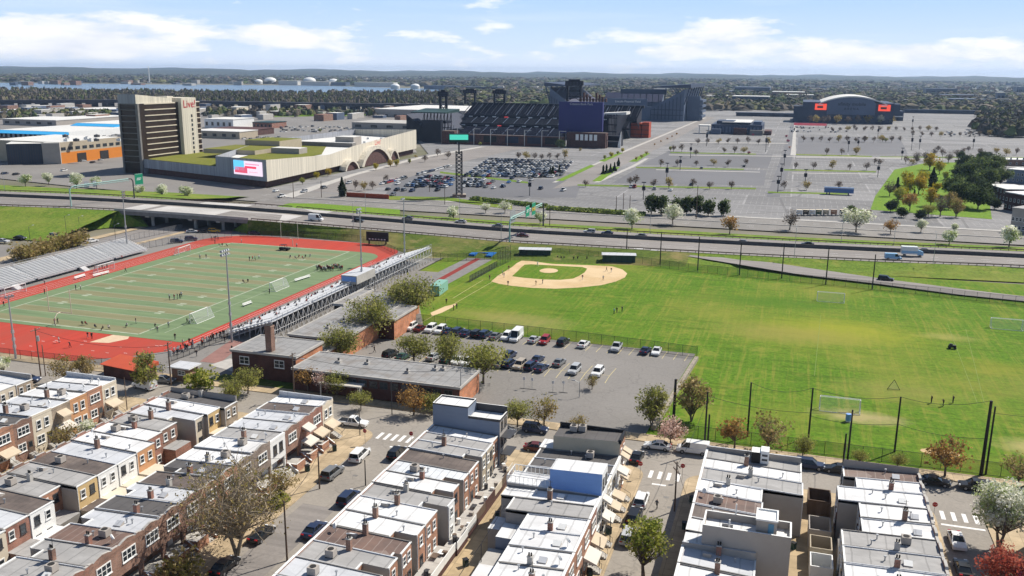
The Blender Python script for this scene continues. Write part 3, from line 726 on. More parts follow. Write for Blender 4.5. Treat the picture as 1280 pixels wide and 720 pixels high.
def house(X, y0, y1, face, D, front, rear, roof, label, group, h=7.0, well=None, porch='stoop', awn='', rearw=True, parapet='flat', far=0, deck=None, annex=None, extras='', seed=0, side='greywall', frontw=True, z3=None):
    """A row house: local +x looks out of the front wall, the body runs back to x = -D."""
    r = random.Random(seed*131+int(y0*10)+int(X*7))
    w = y1-y0; h += r.uniform(-.12,.12)
    root = thing('row_house', label, 'house', (X, y0 if face > 0 else y1, 0), 0 if face > 0 else PI, group)
    def fy(y): return y if face > 0 else w-y          # street-wise order (near .. far) to local y
    e = .004
    out = [(0,e),(0,w-e),(-D,w-e),(-D,e)]
    D1 = D
    if well:
        wd, ww = well[0], well[1]; near = well[2] if len(well) > 2 else 1
        # light well cut into the rear corner: near side if near else far side
        if (near and face > 0) or (not near and face < 0): out = [(0,e),(0,w-e),(-D,w-e),(-D,ww),(-D+wd,ww),(-D+wd,e)]
        else: out = [(0,e),(0,w-e),(-D+wd,w-e),(-D+wd,w-ww),(-D,w-ww),(-D,e)]
    hz = lambda x: h-.28+.42*x/D*1.0
    def mi(a, c):
        dx, dy = c[0]-a[0], c[1]-a[1]
        if abs(dx) < 1e-6: return 0 if dy > 0 and abs(a[0]) < .01 else 1
        return 2
    b = MB(); n = len(out)
    zlow = 3.05 if porch == 'deep' else 0
    ms = [mi(out[i], out[(i+1)%n]) for i in range(n)]
    b.prism(out, zlow, h, ms, 2, top=False, zs=[hz(p[0]) for p in out])
    if porch == 'deep':
        low = [(-1.7,e),(-1.7,w-e)]+out[2:]; b.prism(low, 0, zlow, ms, 2, top=False)
        b.face([(0,e,zlow),(-1.7,e,zlow),(-1.7,w-e,zlow),(0,w-e,zlow)], 2)
    wall = b.build('wall', [M[front], M[rear], M[side]], root)
    # roof sheet with lapped upstands along the party walls
    b = MB(); b.face([(p[0], p[1], hz(p[0])+.03) for p in out], 0)
    b.prism(out, 0, 0, 0, top=False, zs=[hz(p[0])+.03 for p in out]) if False else None
    for y in (.0, w-.16):
        xe = -D+(well[0] if well and ((y < 1) == (out[-1][0] > -D+.01)) else 0)
        b.prism([(xe,y+e),(-.02,y+e),(-.02,y+.16-e),(xe,y+.16-e)], h-1.0, h, 1, 1, zs=[hz(xe)+.17,hz(0)+.17,hz(0)+.17,hz(xe)+.17])
    for i in range(n):
        a, c = out[i], out[(i+1)%n]
        if ms[i] == 1: b.bar((a[0]+.05,a[1],hz(a[0])+.06),(a[0]+.05,c[1],hz(a[0])+.06),.22,.14,2)
    rf = b.build('roof', [M[roof], M['roof_silver'] if r.random() < .35 else M['conc_dark'], M['white']], root)
    # front parapet
    prof = {'flat':[(0,.18),(w,.18)], 'step':[(0,.2),(w*.25,.2),(w*.3,.5),(w*.7,.5),(w*.75,.2),(w,.2)],
            'arch':[(0,.35),(w*.12,.35),(w*.16,.2),(w*.3,.42),(w*.5,.58),(w*.7,.42),(w*.84,.2),(w*.88,.35),(w,.35)]}[parapet]
    b = MB(); x0, x1 = -.32, .035
    for (ya, za), (yb, zb) in zip(prof, prof[1:]):
        ya += e; yb -= e; zz = hz(0)
        b.prism([(x0,ya),(x1,ya),(x1,yb),(x0,yb)], zz-.25, 0, 0, 1, zs=[zz+za,zz+za,zz+zb,zz+zb])
    b.build('parapet', [M[front], M['conc'] if parapet != 'flat' else M['white']], root)
    if far:   # raised end wall at the far end of the row
        yy = fy(w-.25) if face > 0 else fy(w-.02)
        b = MB(); yA, yB = (w-.26, w-.01) if face > 0 else (.01, .26)
        b.box(-D+.05,-.05,yA,yB,h-1.2,h+far,0,1); b.build('end_parapet', [M[side], M['black'] if far > .44 else M['roof_silver']], root)
    # chimney, hatch, pipes
    cx = -D*.46+r.uniform(-.8,.8)
    def on(x): return hz(x)+.03
    if 'C' in extras or (r.random() < .48 and 'c' not in extras):
        o = link('chimney', chimney_mesh(r.choice((0,1,2))), rf, (cx, .42, on(cx)-.1))
    if 'H' in extras or r.random() < .6: link('skylight', hatch_mesh(r.random() < .5), rf, (cx+1.3, 1.3, on(cx+1.3)-.06))
    for k in range(r.choice((1,1,2))): xx = -D*r.uniform(.25,.85); yv = r.uniform(.8, w-.8) if not well else w/2; link('vent_pipe', vent_mesh(), rf, (xx, yv, on(xx)-.02))
    if 'A' in extras or r.random() < .14: xx = -D*.35; link('air_conditioner', ac_mesh(), rf, (xx, w*.6, on(xx)))
    if r.random() < .22: xx = -D*.15; link('satellite_dish', dish_mesh(), rf, (xx, w*.3, on(xx)))
    # front openings
    if frontw:
        nwin = 'triple' if front.startswith('brick') else 'pair'
        if 'U' in awn: link('awning', awning_mesh(2.2,1.5,'canvas' if r.random() < .6 else 'metal_awn'), root, (.02, w*.5, 5.1))
        else:
            if nwin == 'triple': link('window', win_mesh(2.25,1.45,3), root, (.0, w*.5, 4.5))
            else:
                for q in (.3,.7): link('window', win_mesh(.85,1.5,1,'white' if front != 'white' else 'dark'), root, (.0, w*q, 4.3))
        zf = 1.0
        xw = -1.7 if porch == 'deep' else 0
        link('window', win_mesh(1.5,1.4,2), root, (xw, w*.34, zf+.75)); link('door', door_mesh('white' if r.random() < .5 else 'wood'), root, (xw, w*.78, zf))
        if 'L' in awn or (porch != 'deep' and r.random() < .25): link('awning', awning_mesh(round(w-.9,1),1.7,r.choice(('canvas','metal_awn'))), root, (xw+.02 if porch != 'deep' else .02, w*.5, 2.75))
        if porch == 'deep':
            b = MB(); b.box(-1.69,1.9,e,w*.62,-.0,zf,0,1); b.box(-1.69,.6,w*.62,w-e,0,zf,0,1)
            for k in range(5): b.box(.6+k*.3,.9+k*.3,w*.64,w-.3,0,zf-.17*(k+1),1)
            b.box(1.75,1.9,e,w*.62,zf,zf+.55,0,2); b.box(.0,1.8,e,.22,zf,zf+.55,0,2)
            b.prism([(.6,w-.28),(2.2,w-.28),(2.2,w-.02),(.6,w-.02)],0,1,0,2,zs=[zf+.6,.55,.55,zf+.6]); b.build('porch', [M['brick_orange' if front.startswith('brick') else 'conc'], M['conc'], M['white']], root)
            b = MB()
            pm_ = mesh_c(('pp',front), lambda: (lambda q: (q.box(-.4,-.06,-.16,.16,zf,3.04,0), q.mesh('porch_pier',[M[front]]))[1])(MB()))
            for y in (.18, w-.18): link('porch_pier', pm_, root, (0,y,0))
        else:
            b = MB()
            for k in range(5): b.box(.0,1.75-.3*k,w*.78-.6,w*.78+.6,.13 if k == 0 else .13+.17*k,.13+.17*(k+1),0)
            b.build('front_steps', M['conc'], root)
            b = MB()
            b.bar((1.7,0,1.05),(.1,0,1.9),.04,.04); b.bar((1.7,0,.2),(1.7,0,1.05),.04,.04); b.bar((.1,0,1.0),(.1,0,1.9),.04,.04)
            hm_ = mesh_c('hr', lambda: b.mesh('handrail', [M['black']]))
            for y in (w*.78-.6, w*.78+.6): link('handrail', hm_, root, (0,y,0))
    # rear openings
    if rearw:
        segs = [(-D, e, w)] if not well else [(-D, ww if out[3][1] == ww else 0, w) if out[3][1] == ww else (-D, 0, w-ww)]
        _, ya, yb = segs[0]; span = yb-ya
        for q in ((.28,.72) if span > 3 else (.5,)):
            for z in (4.3, 1.6):
                o = link('window', win_mesh(.8,1.25,1,'white' if r.random() < .7 else 'dark'), root, (-D, ya+span*q, z)); o.rotation_euler[2] = PI
        if well:
            wx = -D+well[0]; yc = (ww/2 if out[3][1] == ww else w-ww/2)
            o = link('window', win_mesh(.7,1.2,1), root, (wx, yc, 4.2)); o.rotation_euler[2] = PI
            b = MB(); b.tube((-D+.05,ya+.12,.1),(-D+.05,ya+.12,h-.7),.06,6) if False else None
        b = MB(); ye = (.1 if face > 0 else w-.1); b.tube((-D-.06,yb-.1,.1),(-D-.06,yb-.1,h-.75),.06,6); b.build('drainpipe', M['white'], root)
    if annex:   # one-storey rear room
        ad, az_, am, ar = annex
        b = MB(); b.box(-D-ad,-D-.01,.15,w-.15,0,az_,0,1); b.build('rear_annex', [M[am], M[ar]], root)
    if deck:    # raised rear yard with a solid rail over the alley
        dd, dm = deck
        b = MB(); b.box(-D-dd,-D-.01,.02,w-.02,0,1.25,0,1); b.build('rear_deck', [M['brick_dark'], M['conc']], root)
        b = MB(); b.box(-D-dd-.02,-D-dd+.08,.03,w-.03,1.0,2.15,0)
        b.build('yard_fence', M[dm], root)
        for k in range(r.choice((1,2,3,4))):
            b = MB(); x = -D-r.uniform(.5,dd-.5); y = r.uniform(.5,w-.8); s = r.uniform(.2,.45); q = r.randrange(3)
            if q == 0: b.box(x-s,x+s,y-s*.8,y+s*.8,1.25,1.25+s*1.6)
            elif q == 1: b.tube((x,y,1.25),(x,y,2.1),.28,9,.32)
            else: b.box(x-s,x+s,y-s*1.4,y+s*1.4,1.6,1.68); b.bar((x,y,1.25),(x,y,1.6),.1,.1)
            b.build(('storage_box','dustbin','garden_table')[q], r.choice((M['white'],M['darksteel'],M['greywall'],M['wood'])), root)
    return root

NH = 0
def row(desc, group, X, face, D, tab, **kw):
    """tab: (y_far, y_near, front, rear, roof, options), from the corner inwards."""
    for k, (ya, yb, fr, re_, ro, op) in enumerate(tab):
        lead = WALLN[re_ if kw.get('by') == 'rear' else fr]
        lab = '%s house, %s roof, %s from the corner, %s' % (lead, ROOFN[ro], ordinal(k), desc)
        o = dict(kw); o.pop('by', None); o.update(op)
        house(X, yb, ya, face, o.pop('D', D), fr, re_, ro, lab, group, seed=k, **o)

W8 = (3.0,1.5)
d = dict
row('left side of minivan street', 'row houses left of the minivan street', -74.0, 1, 10.6, [
 (132.5,128.75,'offwhite','tan','roof_white',d(far=.3,porch='stoop',awn='',side='roof_silver')),
 (128.7,124.9,'brick_red','brick_red','roof_brown',d(awn='L')),
 (124.9,121.0,'brick_red','brick_red','roof_silver',d(awn='UL')),
 (121.0,116.7,'brick_brown','brick_red','roof_silver',d()),
 (116.7,112.4,'white','greywall','roof_grey',d(parapet='flat')),
 (112.4,108.0,'brick_grey','brick_red','roof_white',d()),
 (108.0,103.7,'brick_grey','brick_red','roof_white',d()),
 (103.7,99.4,'brick_orange','brick_red','roof_dark',d(well=W8)),
 (99.4,95.2,'brick_orange','brick_red','roof_brown',d()),
 (95.2,91.1,'brick_brown','brick_red','roof_silver',d(extras='CH',well=(1.4,2.0))),
 (91.1,87.1,'brick_brown','brick_brown','roof_dark',d()),
 (87.1,82.9,'brick_brown','greywall','roof_silver',d(well=(1.8,1.8))),
 (82.9,78.7,'brick_brown','brick_red','roof_rust',d()),
 (78.7,74.4,'brick_brown','greywall','roof_grey',d(well=(2.0,2.0),extras='C')),
 (74.4,70.2,'brick_red','brick_red','roof_grey',d(extras='AH')),
 (70.2,66.0,'brick_brown','brick_red','roof_grey',d()),
 (66.0,61.8,'brick_red','brick_red','roof_silver',d())], porch='deep', parapet='arch', rearw=True)
row('row behind the minivan street', 'row houses backing on the covered alley', -103.7, -1, 12.2, [
 (127.5,123.7,'brick_red','brick_tan','roof_dark',d(far=.45,D=13.6)),
 (123.7,120.0,'brick_red','yellow','roof_white',d(D=12.8,annex=(3.6,3.0,'offwhite','offwhite'))),
 (120.0,115.8,'brick_red','offwhite','roof_silver',d(well=(4.2,1.6))),
 (115.8,111.6,'brick_red','brick_brown','roof_grey',d(D=10,extras='A',annex=(2.6,3.4,'brick_red','roof_grey'))),
 (111.6,107.5,'brick_red','brick_red','roof_white',d(D=10.4)),
 (107.5,103.4,'brick_red','peach','roof_white',d(annex=(3.8,3.0,'offwhite','offwhite'))),
 (103.4,99.4,'brick_brown','white','roof_silver',d(awn='',annex=(4.6,2.8,'offwhite','offwhite'))),
 (99.4,95.3,'brick_brown','white','roof_brown',d(annex=(4.8,2.8,'offwhite','offwhite'))),
 (95.3,91.3,'brick_brown','yellow','roof_grey',d(annex=(5.0,2.9,'tan','roof_brown'))),
 (91.3,87.3,'brick_brown','brick_orange','roof_grey',d(D=9.6,extras='C',annex=(3.0,2.7,'conc_dark','roof_grey'))),
 (87.3,83.1,'brick_brown','white','roof_brown',d(annex=(4.4,2.8,'tan','roof_white'))),
 (83.1,79.0,'brick_brown','brick_red','roof_silver',d(annex=(4.8,3.0,'brick_brown','roof_grey'))),
 (79.0,74.9,'brick_brown','offwhite','roof_grey',d(D=12.6)),
 (74.9,70.7,'brick_brown','brick_red','roof_silver',d()),
 (70.7,66.5,'brick_brown','greywall','roof_grey',d())], by='rear', frontw=False, parapet='step')
row('far left facing row', 'row houses on the far left', -116.8, 1, 11.2, [
 (128.7,125.0,'offwhite','offwhite','roof_white',d(far=.3,side='roof_silver')),
 (125.0,121.3,'brick_orange','brick_red','roof_silver',d()),
 (121.3,117.3,'peach','brick_red','roof_white',d(extras='CA')),
 (117.3,113.2,'brick_tan','brick_red','roof_silver',d(awn='UL')),
 (113.2,109.0,'offwhite','brick_red','roof_silver',d(extras='C')),
 (109.0,105.2,'brick_brown','brick_red','roof_dark',d(parapet='arch')),
 (105.2,101.3,'brick_orange','brick_red','roof_dark',d(parapet='arch')),
 (101.3,97.2,'brick_orange','brick_red','roof_grey',d(parapet='arch')),
 (97.2,93.0,'brick_brown','brick_red','roof_silver',d(parapet='arch')),
 (93.0,88.8,'brick_orange','brick_red','roof_grey',d(parapet='arch'))], rearw=False)
row('leftmost row at picture edge', 'row houses at the left edge', -145, -1, 12.2, [
 (125.2,121.3,'brick_red','brick_tan','roof_silver',d(far=.35)),
 (121.3,117.2,'brick_red','offwhite','roof_white',d()),
 (117.2,113.1,'brick_red','brick_red','roof_dark',d()),
 (113.1,109.0,'brick_red','white','roof_grey',d())], by='rear', frontw=False)
row('right side of minivan street', 'row houses right of the minivan street', -53.0, -1, 11.5, [
 (127.4,124.1,'brick_red','brick_orange','roof_white',d(D=11.2,deck=(2.6,'offwhite'))),
 (124.1,120.8,'brick_red','tan','roof_grey',d(extras='H',deck=(2.6,'wood'))),
 (120.8,117.4,'brick_red','tan','roof_grey',d(extras='C',awn='L',well=(2.6,1.2),deck=(2.6,'offwhite'))),
 (117.4,113.1,'brick_red','brick_orange','roof_brown',d(deck=(2.6,'brick_dark'))),
 (113.1,109.1,'brick_red','brick_orange','roof_seam',d(extras='A',well=(2.8,1.5),deck=(2.6,'wood'))),
 (109.1,105.0,'brick_red','brick_orange','roof_white',d(well=(2.6,1.5),extras='H',deck=(2.6,'white'))),
 (105.0,100.9,'brick_red','white','roof_grey',d(D=12.4,extras='C',well=(3.6,1.6),deck=(1.9,'white'))),
 (100.9,96.7,'brick_red','brick_orange','roof_white',d(extras='C',deck=(2.6,'white'))),
 (96.7,92.4,'brick_red','brick_orange','roof_white',d(extras='C',well=(3.0,1.6),deck=(2.6,'white'))),
 (92.4,88.3,'brick_red','brick_orange','roof_rust',d(extras='C',well=(0.9,1.0),deck=(2.6,'wood'))),
 (88.3,84.1,'brick_red','brick_orange','roof_grey',d(extras='CA',well=(3.4,1.7),deck=(2.6,'wood'))),
 (84.1,79.9,'brick_red','white','roof_silver',d(extras='A',deck=(2.6,'white'))),
 (79.9,75.7,'brick_red','brick_orange','roof_silver',d(well=(3,1.6))),
 (75.7,71.5,'brick_red','brick_orange','roof_silver',d())], by='rear', frontw=False, h=7.0)
row('left of the walking-man street', 'row houses left of the walking-man street', -21.4, 1, 12.6, [
 (124.9,121.2,'white','tan','roof_dark',d(extras='A',awn='U')),  # cast shadow on this and the next two roofs given as dark felt
 (121.2,118.0,'white','tan','roof_dark',d(awn='L',extras='H')),
 (118.0,114.8,'offwhite','tan','roof_dark',d(awn='L',extras='c')),
 (110.7,107.7,'white','tan','roof_white',d(D=13.4,extras='C')),
 (107.7,103.9,'brick_red','tan','roof_grey',d(D=11.5,extras='c',annex=(2.6,3.2,'greywall','roof_white'))),
 (103.9,99.7,'brick_orange','greywall','roof_white',d(D=8.4,extras='CH',annex=(3.2,4.6,'slateblue','roof_white'),awn='L')),
 (99.7,95.4,'brick_orange','greywall','roof_white',d(D=8.4,extras='H',annex=(4.0,3.0,'greywall','conc'))),
 (95.4,91.3,'brick_orange','greywall','roof_white',d(D=8.4,extras='CH',annex=(3.8,3.2,'brick_brown','roof_white'))),
 (91.3,87.1,'brick_red','greywall','roof_white',d(D=8.4,extras='C',annex=(3.8,3.2,'brick_brown','roof_silver'))),
 (87.1,82.9,'brick_red','greywall','roof_white',d(D=8.4)),
 (82.9,78.7,'brick_red','greywall','roof_white',d(D=8.4))], parapet='flat')
row('right of the walking-man street', 'row houses right of the walking-man street', -9.4, -1, 12.4, [
 (132.0,128.5,'brick_red','brick_dark','roof_grey',d(D=14.0,far=.35,extras='c')),
 (128.5,124.9,'brick_red','brick_dark','roof_white',d(D=14,extras='C')),
 (124.9,120.8,'brick_red','greywall','roof_grey',d(D=14.2,extras='C')),
 (120.8,116.8,'brick_red','greywall','roof_white',d(D=8.8,extras='C')),
 (116.8,112.9,'brick_red','greywall','roof_rust',d(D=9.0,extras='cH')),
 (112.9,109.0,'brick_red','greywall','roof_brown',d(D=9.0,extras='cH')),
 (109.0,105.3,'brick_red','greywall','roof_white',d(D=9.0,extras='c')),
 (101.2,97.0,'brick_red','greywall','roof_silver',d(D=8.8,extras='CH',far=.4)),
 (97.0,92.8,'brick_red','greywall','roof_white',d(D=9.2)),
 (92.8,88.6,'brick_red','greywall','roof_white',d(D=9.2)),
 (88.6,84.4,'brick_red','greywall','roof_white',d(D=9.2))], frontw=False)
row('rightmost row beside white blossom tree', 'row houses on the right', 20.9, 1, 10.6, [
 (133.0,129.1,'brick_red','greywall','roof_rust',d(far=.5,D=10.4,extras='c')),
 (129.1,125.5,'brick_red','greywall','roof_white',d(D=8.8,extras='C')),
 (125.5,121.0,'brick_red','brick_dark','roof_white',d(D=11.4,extras='c')),
 (121.0,116.6,'brick_red','brick_dark','roof_white',d(D=8.8,extras='CH')),
 (116.6,112.4,'brick_red','greywall','roof_white',d(D=8.8,extras='H',annex=(2.6,3.0,'greywall','conc_dark'))),
 (112.4,108.2,'brick_red','tan','roof_grey',d(D=11.4,extras='CA')),
 (108.2,104.0,'brick_red','tan','roof_grey',d(D=11.4,extras='CH')),
 (104.0,99.8,'brick_red','greywall','roof_white',d(D=11.4)),
 (99.8,95.6,'brick_red','greywall','roof_white',d(D=9))], parapet='step', h=7.0)
row('just beyond the right picture edge', 'row houses beyond the right edge', 36.2, -1, 11, [
 (130,125.8,'brick_red','brick_red','roof_white',d()),(125.8,121.6,'brick_red','brick_red','roof_white',d()),(121.6,117.4,'brick_red','brick_red','roof_white',d()),(117.4,113.2,'brick_red','brick_red','roof_white',d())], frontw=False)

# corner house with the slate-blue upper storey
t = thing('corner_house', 'three storey slate blue corner house with a stepped roof terrace by minivan street', 'house', (-53,127.5,0))
b = MB(); b.prism([(0,0),(11.5,0),(11.5,4.0),(0,4.0)],0,8.6,[0,1,0,1],2); b.prism([(0,.001),(6.1,.001),(6.1,3.999),(0,3.999)],8.6,10.3,[0,0,0,0],2)
b.build('wall', [M['slateblue'], M['greywall'], M['roof_white']], t)
b = MB()
for (x0,x1,y0,y1,z0,z1) in ((6.15,11.5,-.02,.16,8.6,9.05),(6.15,11.5,3.84,4.02,8.6,9.9),(11.34,11.52,.16,3.84,8.6,9.05),(0,6.1,-.02,.16,10.3,10.55),(0,6.1,3.84,4.02,10.3,10.55),(-.02,.16,.16,3.84,10.3,10.55),(5.95,6.12,.16,3.84,10.3,10.55)): b.box(x0,x1,y0,y1,z0,z1,0,1)
b.build('parapet', [M['darksteel'], M['white']], t)
for z in (1.2,4.2,7): 
    for y in (1.1,2.9): link('window', win_mesh(.9,1.4,1,'dark'), t, (11.5,y,z))
for z in (3.0,5.9): b = MB(); b.box(11.51,13.2,.2,3.8,z,z+.12); b.build('balcony', M['darksteel'], t)
# tan corner building
t = thing('corner_building', 'tall tan rendered corner building with dark flat roof and beige window awnings', 'building', (-32,125,0))
b = MB(); b.prism([(0,0),(10.4,0),(10.4,4.1),(0,4.1)],0,9.0,[0,1,0,0],0,top=False,zs=[8.6,9,9,8.6]); b.face([(0,0,8.55),(10.4,0,8.95),(10.4,4.1,8.95),(0,4.1,8.55)],2)
b.build('wall', [plain('pale_tan_render',(.55,.47,.34),.85,.1,.4), M['brick_orange'], M['roof_dark']], t)
b = MB(); b.box(.05,10.3,3.9,4.12,8.4,9.35,0,1); b.box(10.15,10.5,0,4.1,8.6,9.3,0); b.build('parapet', [M['black'], M['black']], t)
b = MB(); b.box(-2.4,-.01,.6,4.0,0,6.2,0,1); b.build('rear_annex', [M['tan'], M['roof_white']], t)
for z in (2.9,6.2):
    for y in (1.0,3.0): link('awning', awning_mesh(1.5,1.3,'canvas'), t, (10.42,y,z))
for z in (1.0,4.4,6.2): 
    for y in (1.0,3.0): link('window', win_mesh(.8,1.3,1), t, (10.4,y,z))
link('air_conditioner', ac_mesh(), t, (2.6,2.6,8.66)); link('air_conditioner', ac_mesh(), t, (3.9,3.0,8.7))
# house with the blue rooftop storey and deck
t = thing('corner_house', 'white house with bright blue clad top storey and railed roof deck', 'house', (-35,110.75,0))
b = MB(); b.prism([(0,0),(13.6,0),(13.6,4.0),(0,4.0)],0,6.9,[0,1,0,2],3); b.build('wall', [M['greywall'], M['white'], M['tan'], M['roof_white']], t)
b = MB(); b.prism([(6.2,.25),(13.55,.25),(13.55,3.95),(6.2,3.95)],6.9,10.0,[0,1,0,0],2,zs=[9.75,10,10,9.75]); b.build('rooftop_storey', [M['bluewall'], M['white'], M['roof_white']], t)
b = MB()
for x in [i*.62 for i in range(11)]: b.box(x-.03,x+.03,.1,.16,6.9,8.0); b.box(x-.03,x+.03,3.8,3.86,6.9,8.0)
for y in [.1+i*.62 for i in range(7)]: b.box(.05,.11,y-.03,y+.03,6.9,8.0)
for y in (.13,3.83): 
    for z in (7.0,8.0): b.bar((0,y,z),(6.2,y,z),.09,.09)
for z in (7.0,8.0): b.bar((.08,.1,z),(.08,3.83,z),.09,.09)
b.build('railing', M['white'], t)
for y in (1.1,2.9):
    for z in (1.6,4.3,7.6): link('window', win_mesh(.8,1.4,1,'dark'), t, (13.6 if z < 7 else 13.55,y,z))
link('awning', awning_mesh(2.6,1.5,'metal_awn'), t, (13.62,2,2.8)); link('awning', awning_mesh(1.6,1.2,'metal_awn'), t, (13.62,1.4,5.6))
# three-storey house with roof terrace
t = thing('terrace_house', 'three storey grey rendered house with white-rimmed roof terrace and stair hut', 'house', (-7.1,101.25,0))
b = MB(); b.box(0,10.3,0,4.0,0,9.0,0,1); b.box(-2.3,-.01,0,4.0,0,6.6,0,1); b.build('wall', [M['greywall'], M['roof_white']], t)
b = MB()
for (x0,x1,y0,y1) in ((0,10.3,-.03,.2),(0,10.3,3.8,4.03),(-.02,.2,.2,3.8),(10.1,10.32,.2,3.8)): b.box(x0,x1,y0,y1,9.0,10.0,0,1)
b.build('parapet', [M['greywall'], M['white']], t)
b = MB(); b.box(6.2,8.6,.9,3.75,9.0,11.2,0,1); b.box(6.1,6.3,.8,3.8,11.2,11.4,1); b.box(8.5,8.7,.8,3.8,11.2,11.4,1); b.box(6.3,8.5,.8,1.0,11.2,11.4,1); b.box(6.3,8.5,3.6,3.8,11.2,11.4,1); b.build('stair_hut', [M['greywall'], M['white']], t)
b = MB(); b.box(7.6,8.25,.84,.9,9.05,10.9,0); b.build('door', plain('blue_door', (.10,.25,.38), .4), t)
b = MB(); b.box(2.2,3.5,1.4,2.0,9.02,9.5,0); b.box(3.6,4.3,1.3,2.2,9.02,9.4,1); b.box(9.1,9.8,1.2,1.9,9.02,9.45,1); b.build('terrace_furniture', [M['darksteel'], M['white']], t)
b = MB(); b.box(3.6,3.75,3.8,3.95,10,11.4); b.box(3.0,3.2,1,1.2,9,10.6); b.build('vent_pipe', M['white'], t)
# tall chimney block on the corner roof right of the walking-man street
t = thing('roof_unit', 'white and dark louvred plant box on the corner roof right of walking-man street', 'roof unit', (-2.6,129.2,6.55))
b = MB(); b.box(0,1.3,.2,2.2,.0,1.7,0,1); b.box(1.31,2.5,.2,2.2,.0,2.0,1); b.build('housing', [M['dark'], M['white']], t)
b = MB(); b.box(1.5,2.3,.14,.2,.5,.8); b.box(1.5,2.3,.14,.2,1.2,1.5); b.build('louvre', M['darksteel'], t)
# sheds and yard walls in the alley behind the rightmost row
for k, (x, y, w_, l, h_, mm, lab) in enumerate(((5.9,128,3.2,4.2,2.4,'wood','brown timber yard enclosure behind the rusty seamed roof house'),(5.9,118.5,2.9,4.2,2.6,'greywall','grey walled yard nearest the dark brick rear'),(6.0,113.6,2.8,3.6,2.5,'tan','tan walled yard, second along the right alley'),(6.0,109.2,2.8,3.6,2.3,'white','white walled yard lowest in the right alley'))):
    t = thing('yard_wall', lab, 'yard wall', (x,y,.14)); b = MB()
    for (a,c,e_,f) in ((0,w_,0,.15),(0,w_,l-.15,l),(0,.15,.15,l-.15),(w_-.15,w_,.15,l-.15)): b.box(a,c,e_,f,0,h_)
    b.build('wall', M[mm], t); b = MB(); b.box(.2,w_-.2,.2,l-.2,0,.08); b.box(.6,1.5,1,2,.08,.9,1); b.build('yard_floor', [M['conc'], M['darksteel']], t)
# ---------------------------------------------------------------- trees
LEAF = {
 'olive':[leafmat('olive_leaf',(.32,.33,.075)),leafmat('dark_olive_leaf',(.20,.21,.06)),leafmat('young_leaf',(.42,.40,.13))],
 'rust':[leafmat('rust_leaf',(.40,.22,.07)),leafmat('brown_leaf',(.27,.17,.07)),leafmat('orange_bud',(.48,.30,.10))],
 'brownish':[leafmat('brown_bud',(.33,.245,.10)),leafmat('olive_bud',(.28,.24,.07)),leafmat('tan_bud',(.42,.33,.16))],
 'blossom':[leafmat('white_blossom',(.82,.81,.70),.15,.5),leafmat('cream_blossom',(.66,.68,.50),.2,.5),leafmat('pale_green_leaf',(.36,.42,.18),.25,.5)],
 'pink':[leafmat('pink_blossom',(0.624,0.408,0.336)),leafmat('pale_pink_blossom',(0.744,0.564,0.480)),leafmat('twig_brown',(0.216,0.144,0.108))],
 'red':[leafmat('red_leaf',(0.405,0.088,0.061)),leafmat('coral_leaf',(0.513,0.162,0.101)),leafmat('dark_red_leaf',(0.203,0.068,0.054))],
 'magenta':[leafmat('magenta_blossom',(0.360,0.060,0.130)),leafmat('dark_pink_blossom',(0.240,0.050,0.090)),leafmat('rose_blossom',(0.460,0.160,0.200))],
 'yellow':[leafmat('yellow_leaf',(0.480,0.384,0.030)),leafmat('gold_leaf',(0.360,0.288,0.036)),leafmat('lime_leaf',(0.288,0.312,0.048))],
 'orange':[leafmat('gold_orange_leaf',(.44,.29,.035)),leafmat('amber_leaf',(.42,.33,.04)),leafmat('umber_leaf',(.26,.19,.04))],
 'lime':[leafmat('lime_green_leaf',(0.351,0.365,0.061)),leafmat('mid_green_leaf',(0.189,0.230,0.041)),leafmat('light_lime_leaf',(0.486,0.472,0.121))],
 'grey':[leafmat('grey_twig',(.17,.13,.105),.3,.3),leafmat('brown_twig',(.13,.10,.08),.3,.3),leafmat('pale_twig',(.23,.185,.145),.3,.3)],
 'dark':[leafmat('dark_needle',(.042,.062,.030)),leafmat('green_needle',(.075,.105,.04)),leafmat('blue_needle',(.03,.045,.03))],
 'pine':[leafmat('pine_needle',(.085,.125,.04)),leafmat('deep_pine_needle',(.04,.06,.026)),leafmat('light_pine_needle',(.16,.20,.06))],
}
def leaf_quad(b, c, s, r, m, up=.3):
    n = Vector((r.gauss(0,1), r.gauss(0,1), r.gauss(0,1)+up)); 
    if n.length < .01: n = Vector((0,0,1))
    n.normalize(); a = n.orthogonal().normalized(); t = n.cross(a); th = r.random()*6.28
    u = (a*math.cos(th)+t*math.sin(th))*s; v = (t*math.cos(th)-a*math.sin(th))*s*r.uniform(.5,.9)
    c = Vector(c); k = len(b.v)
    b.v += [tuple(c-u*.5-v*.3), tuple(c+u*.1-v*.6), tuple(c+u*.6), tuple(c-u*.1+v*.6)]
    b.f.append((k,k+1,k+2,k+3)); b.m.append(m)
def limb(b, p, q, r0, r1, r, n=5, kink=.12):
    p, q = Vector(p), Vector(q); L = (q-p).length; m = (p+q)/2+Vector((r.gauss(0,1),r.gauss(0,1),r.gauss(0,.5)))*L*kink
    b.tube(p, m, r0, n, (r0+r1)/2, cap=False); b.tube(m, q, (r0+r1)/2, n, r1, cap=False); return m
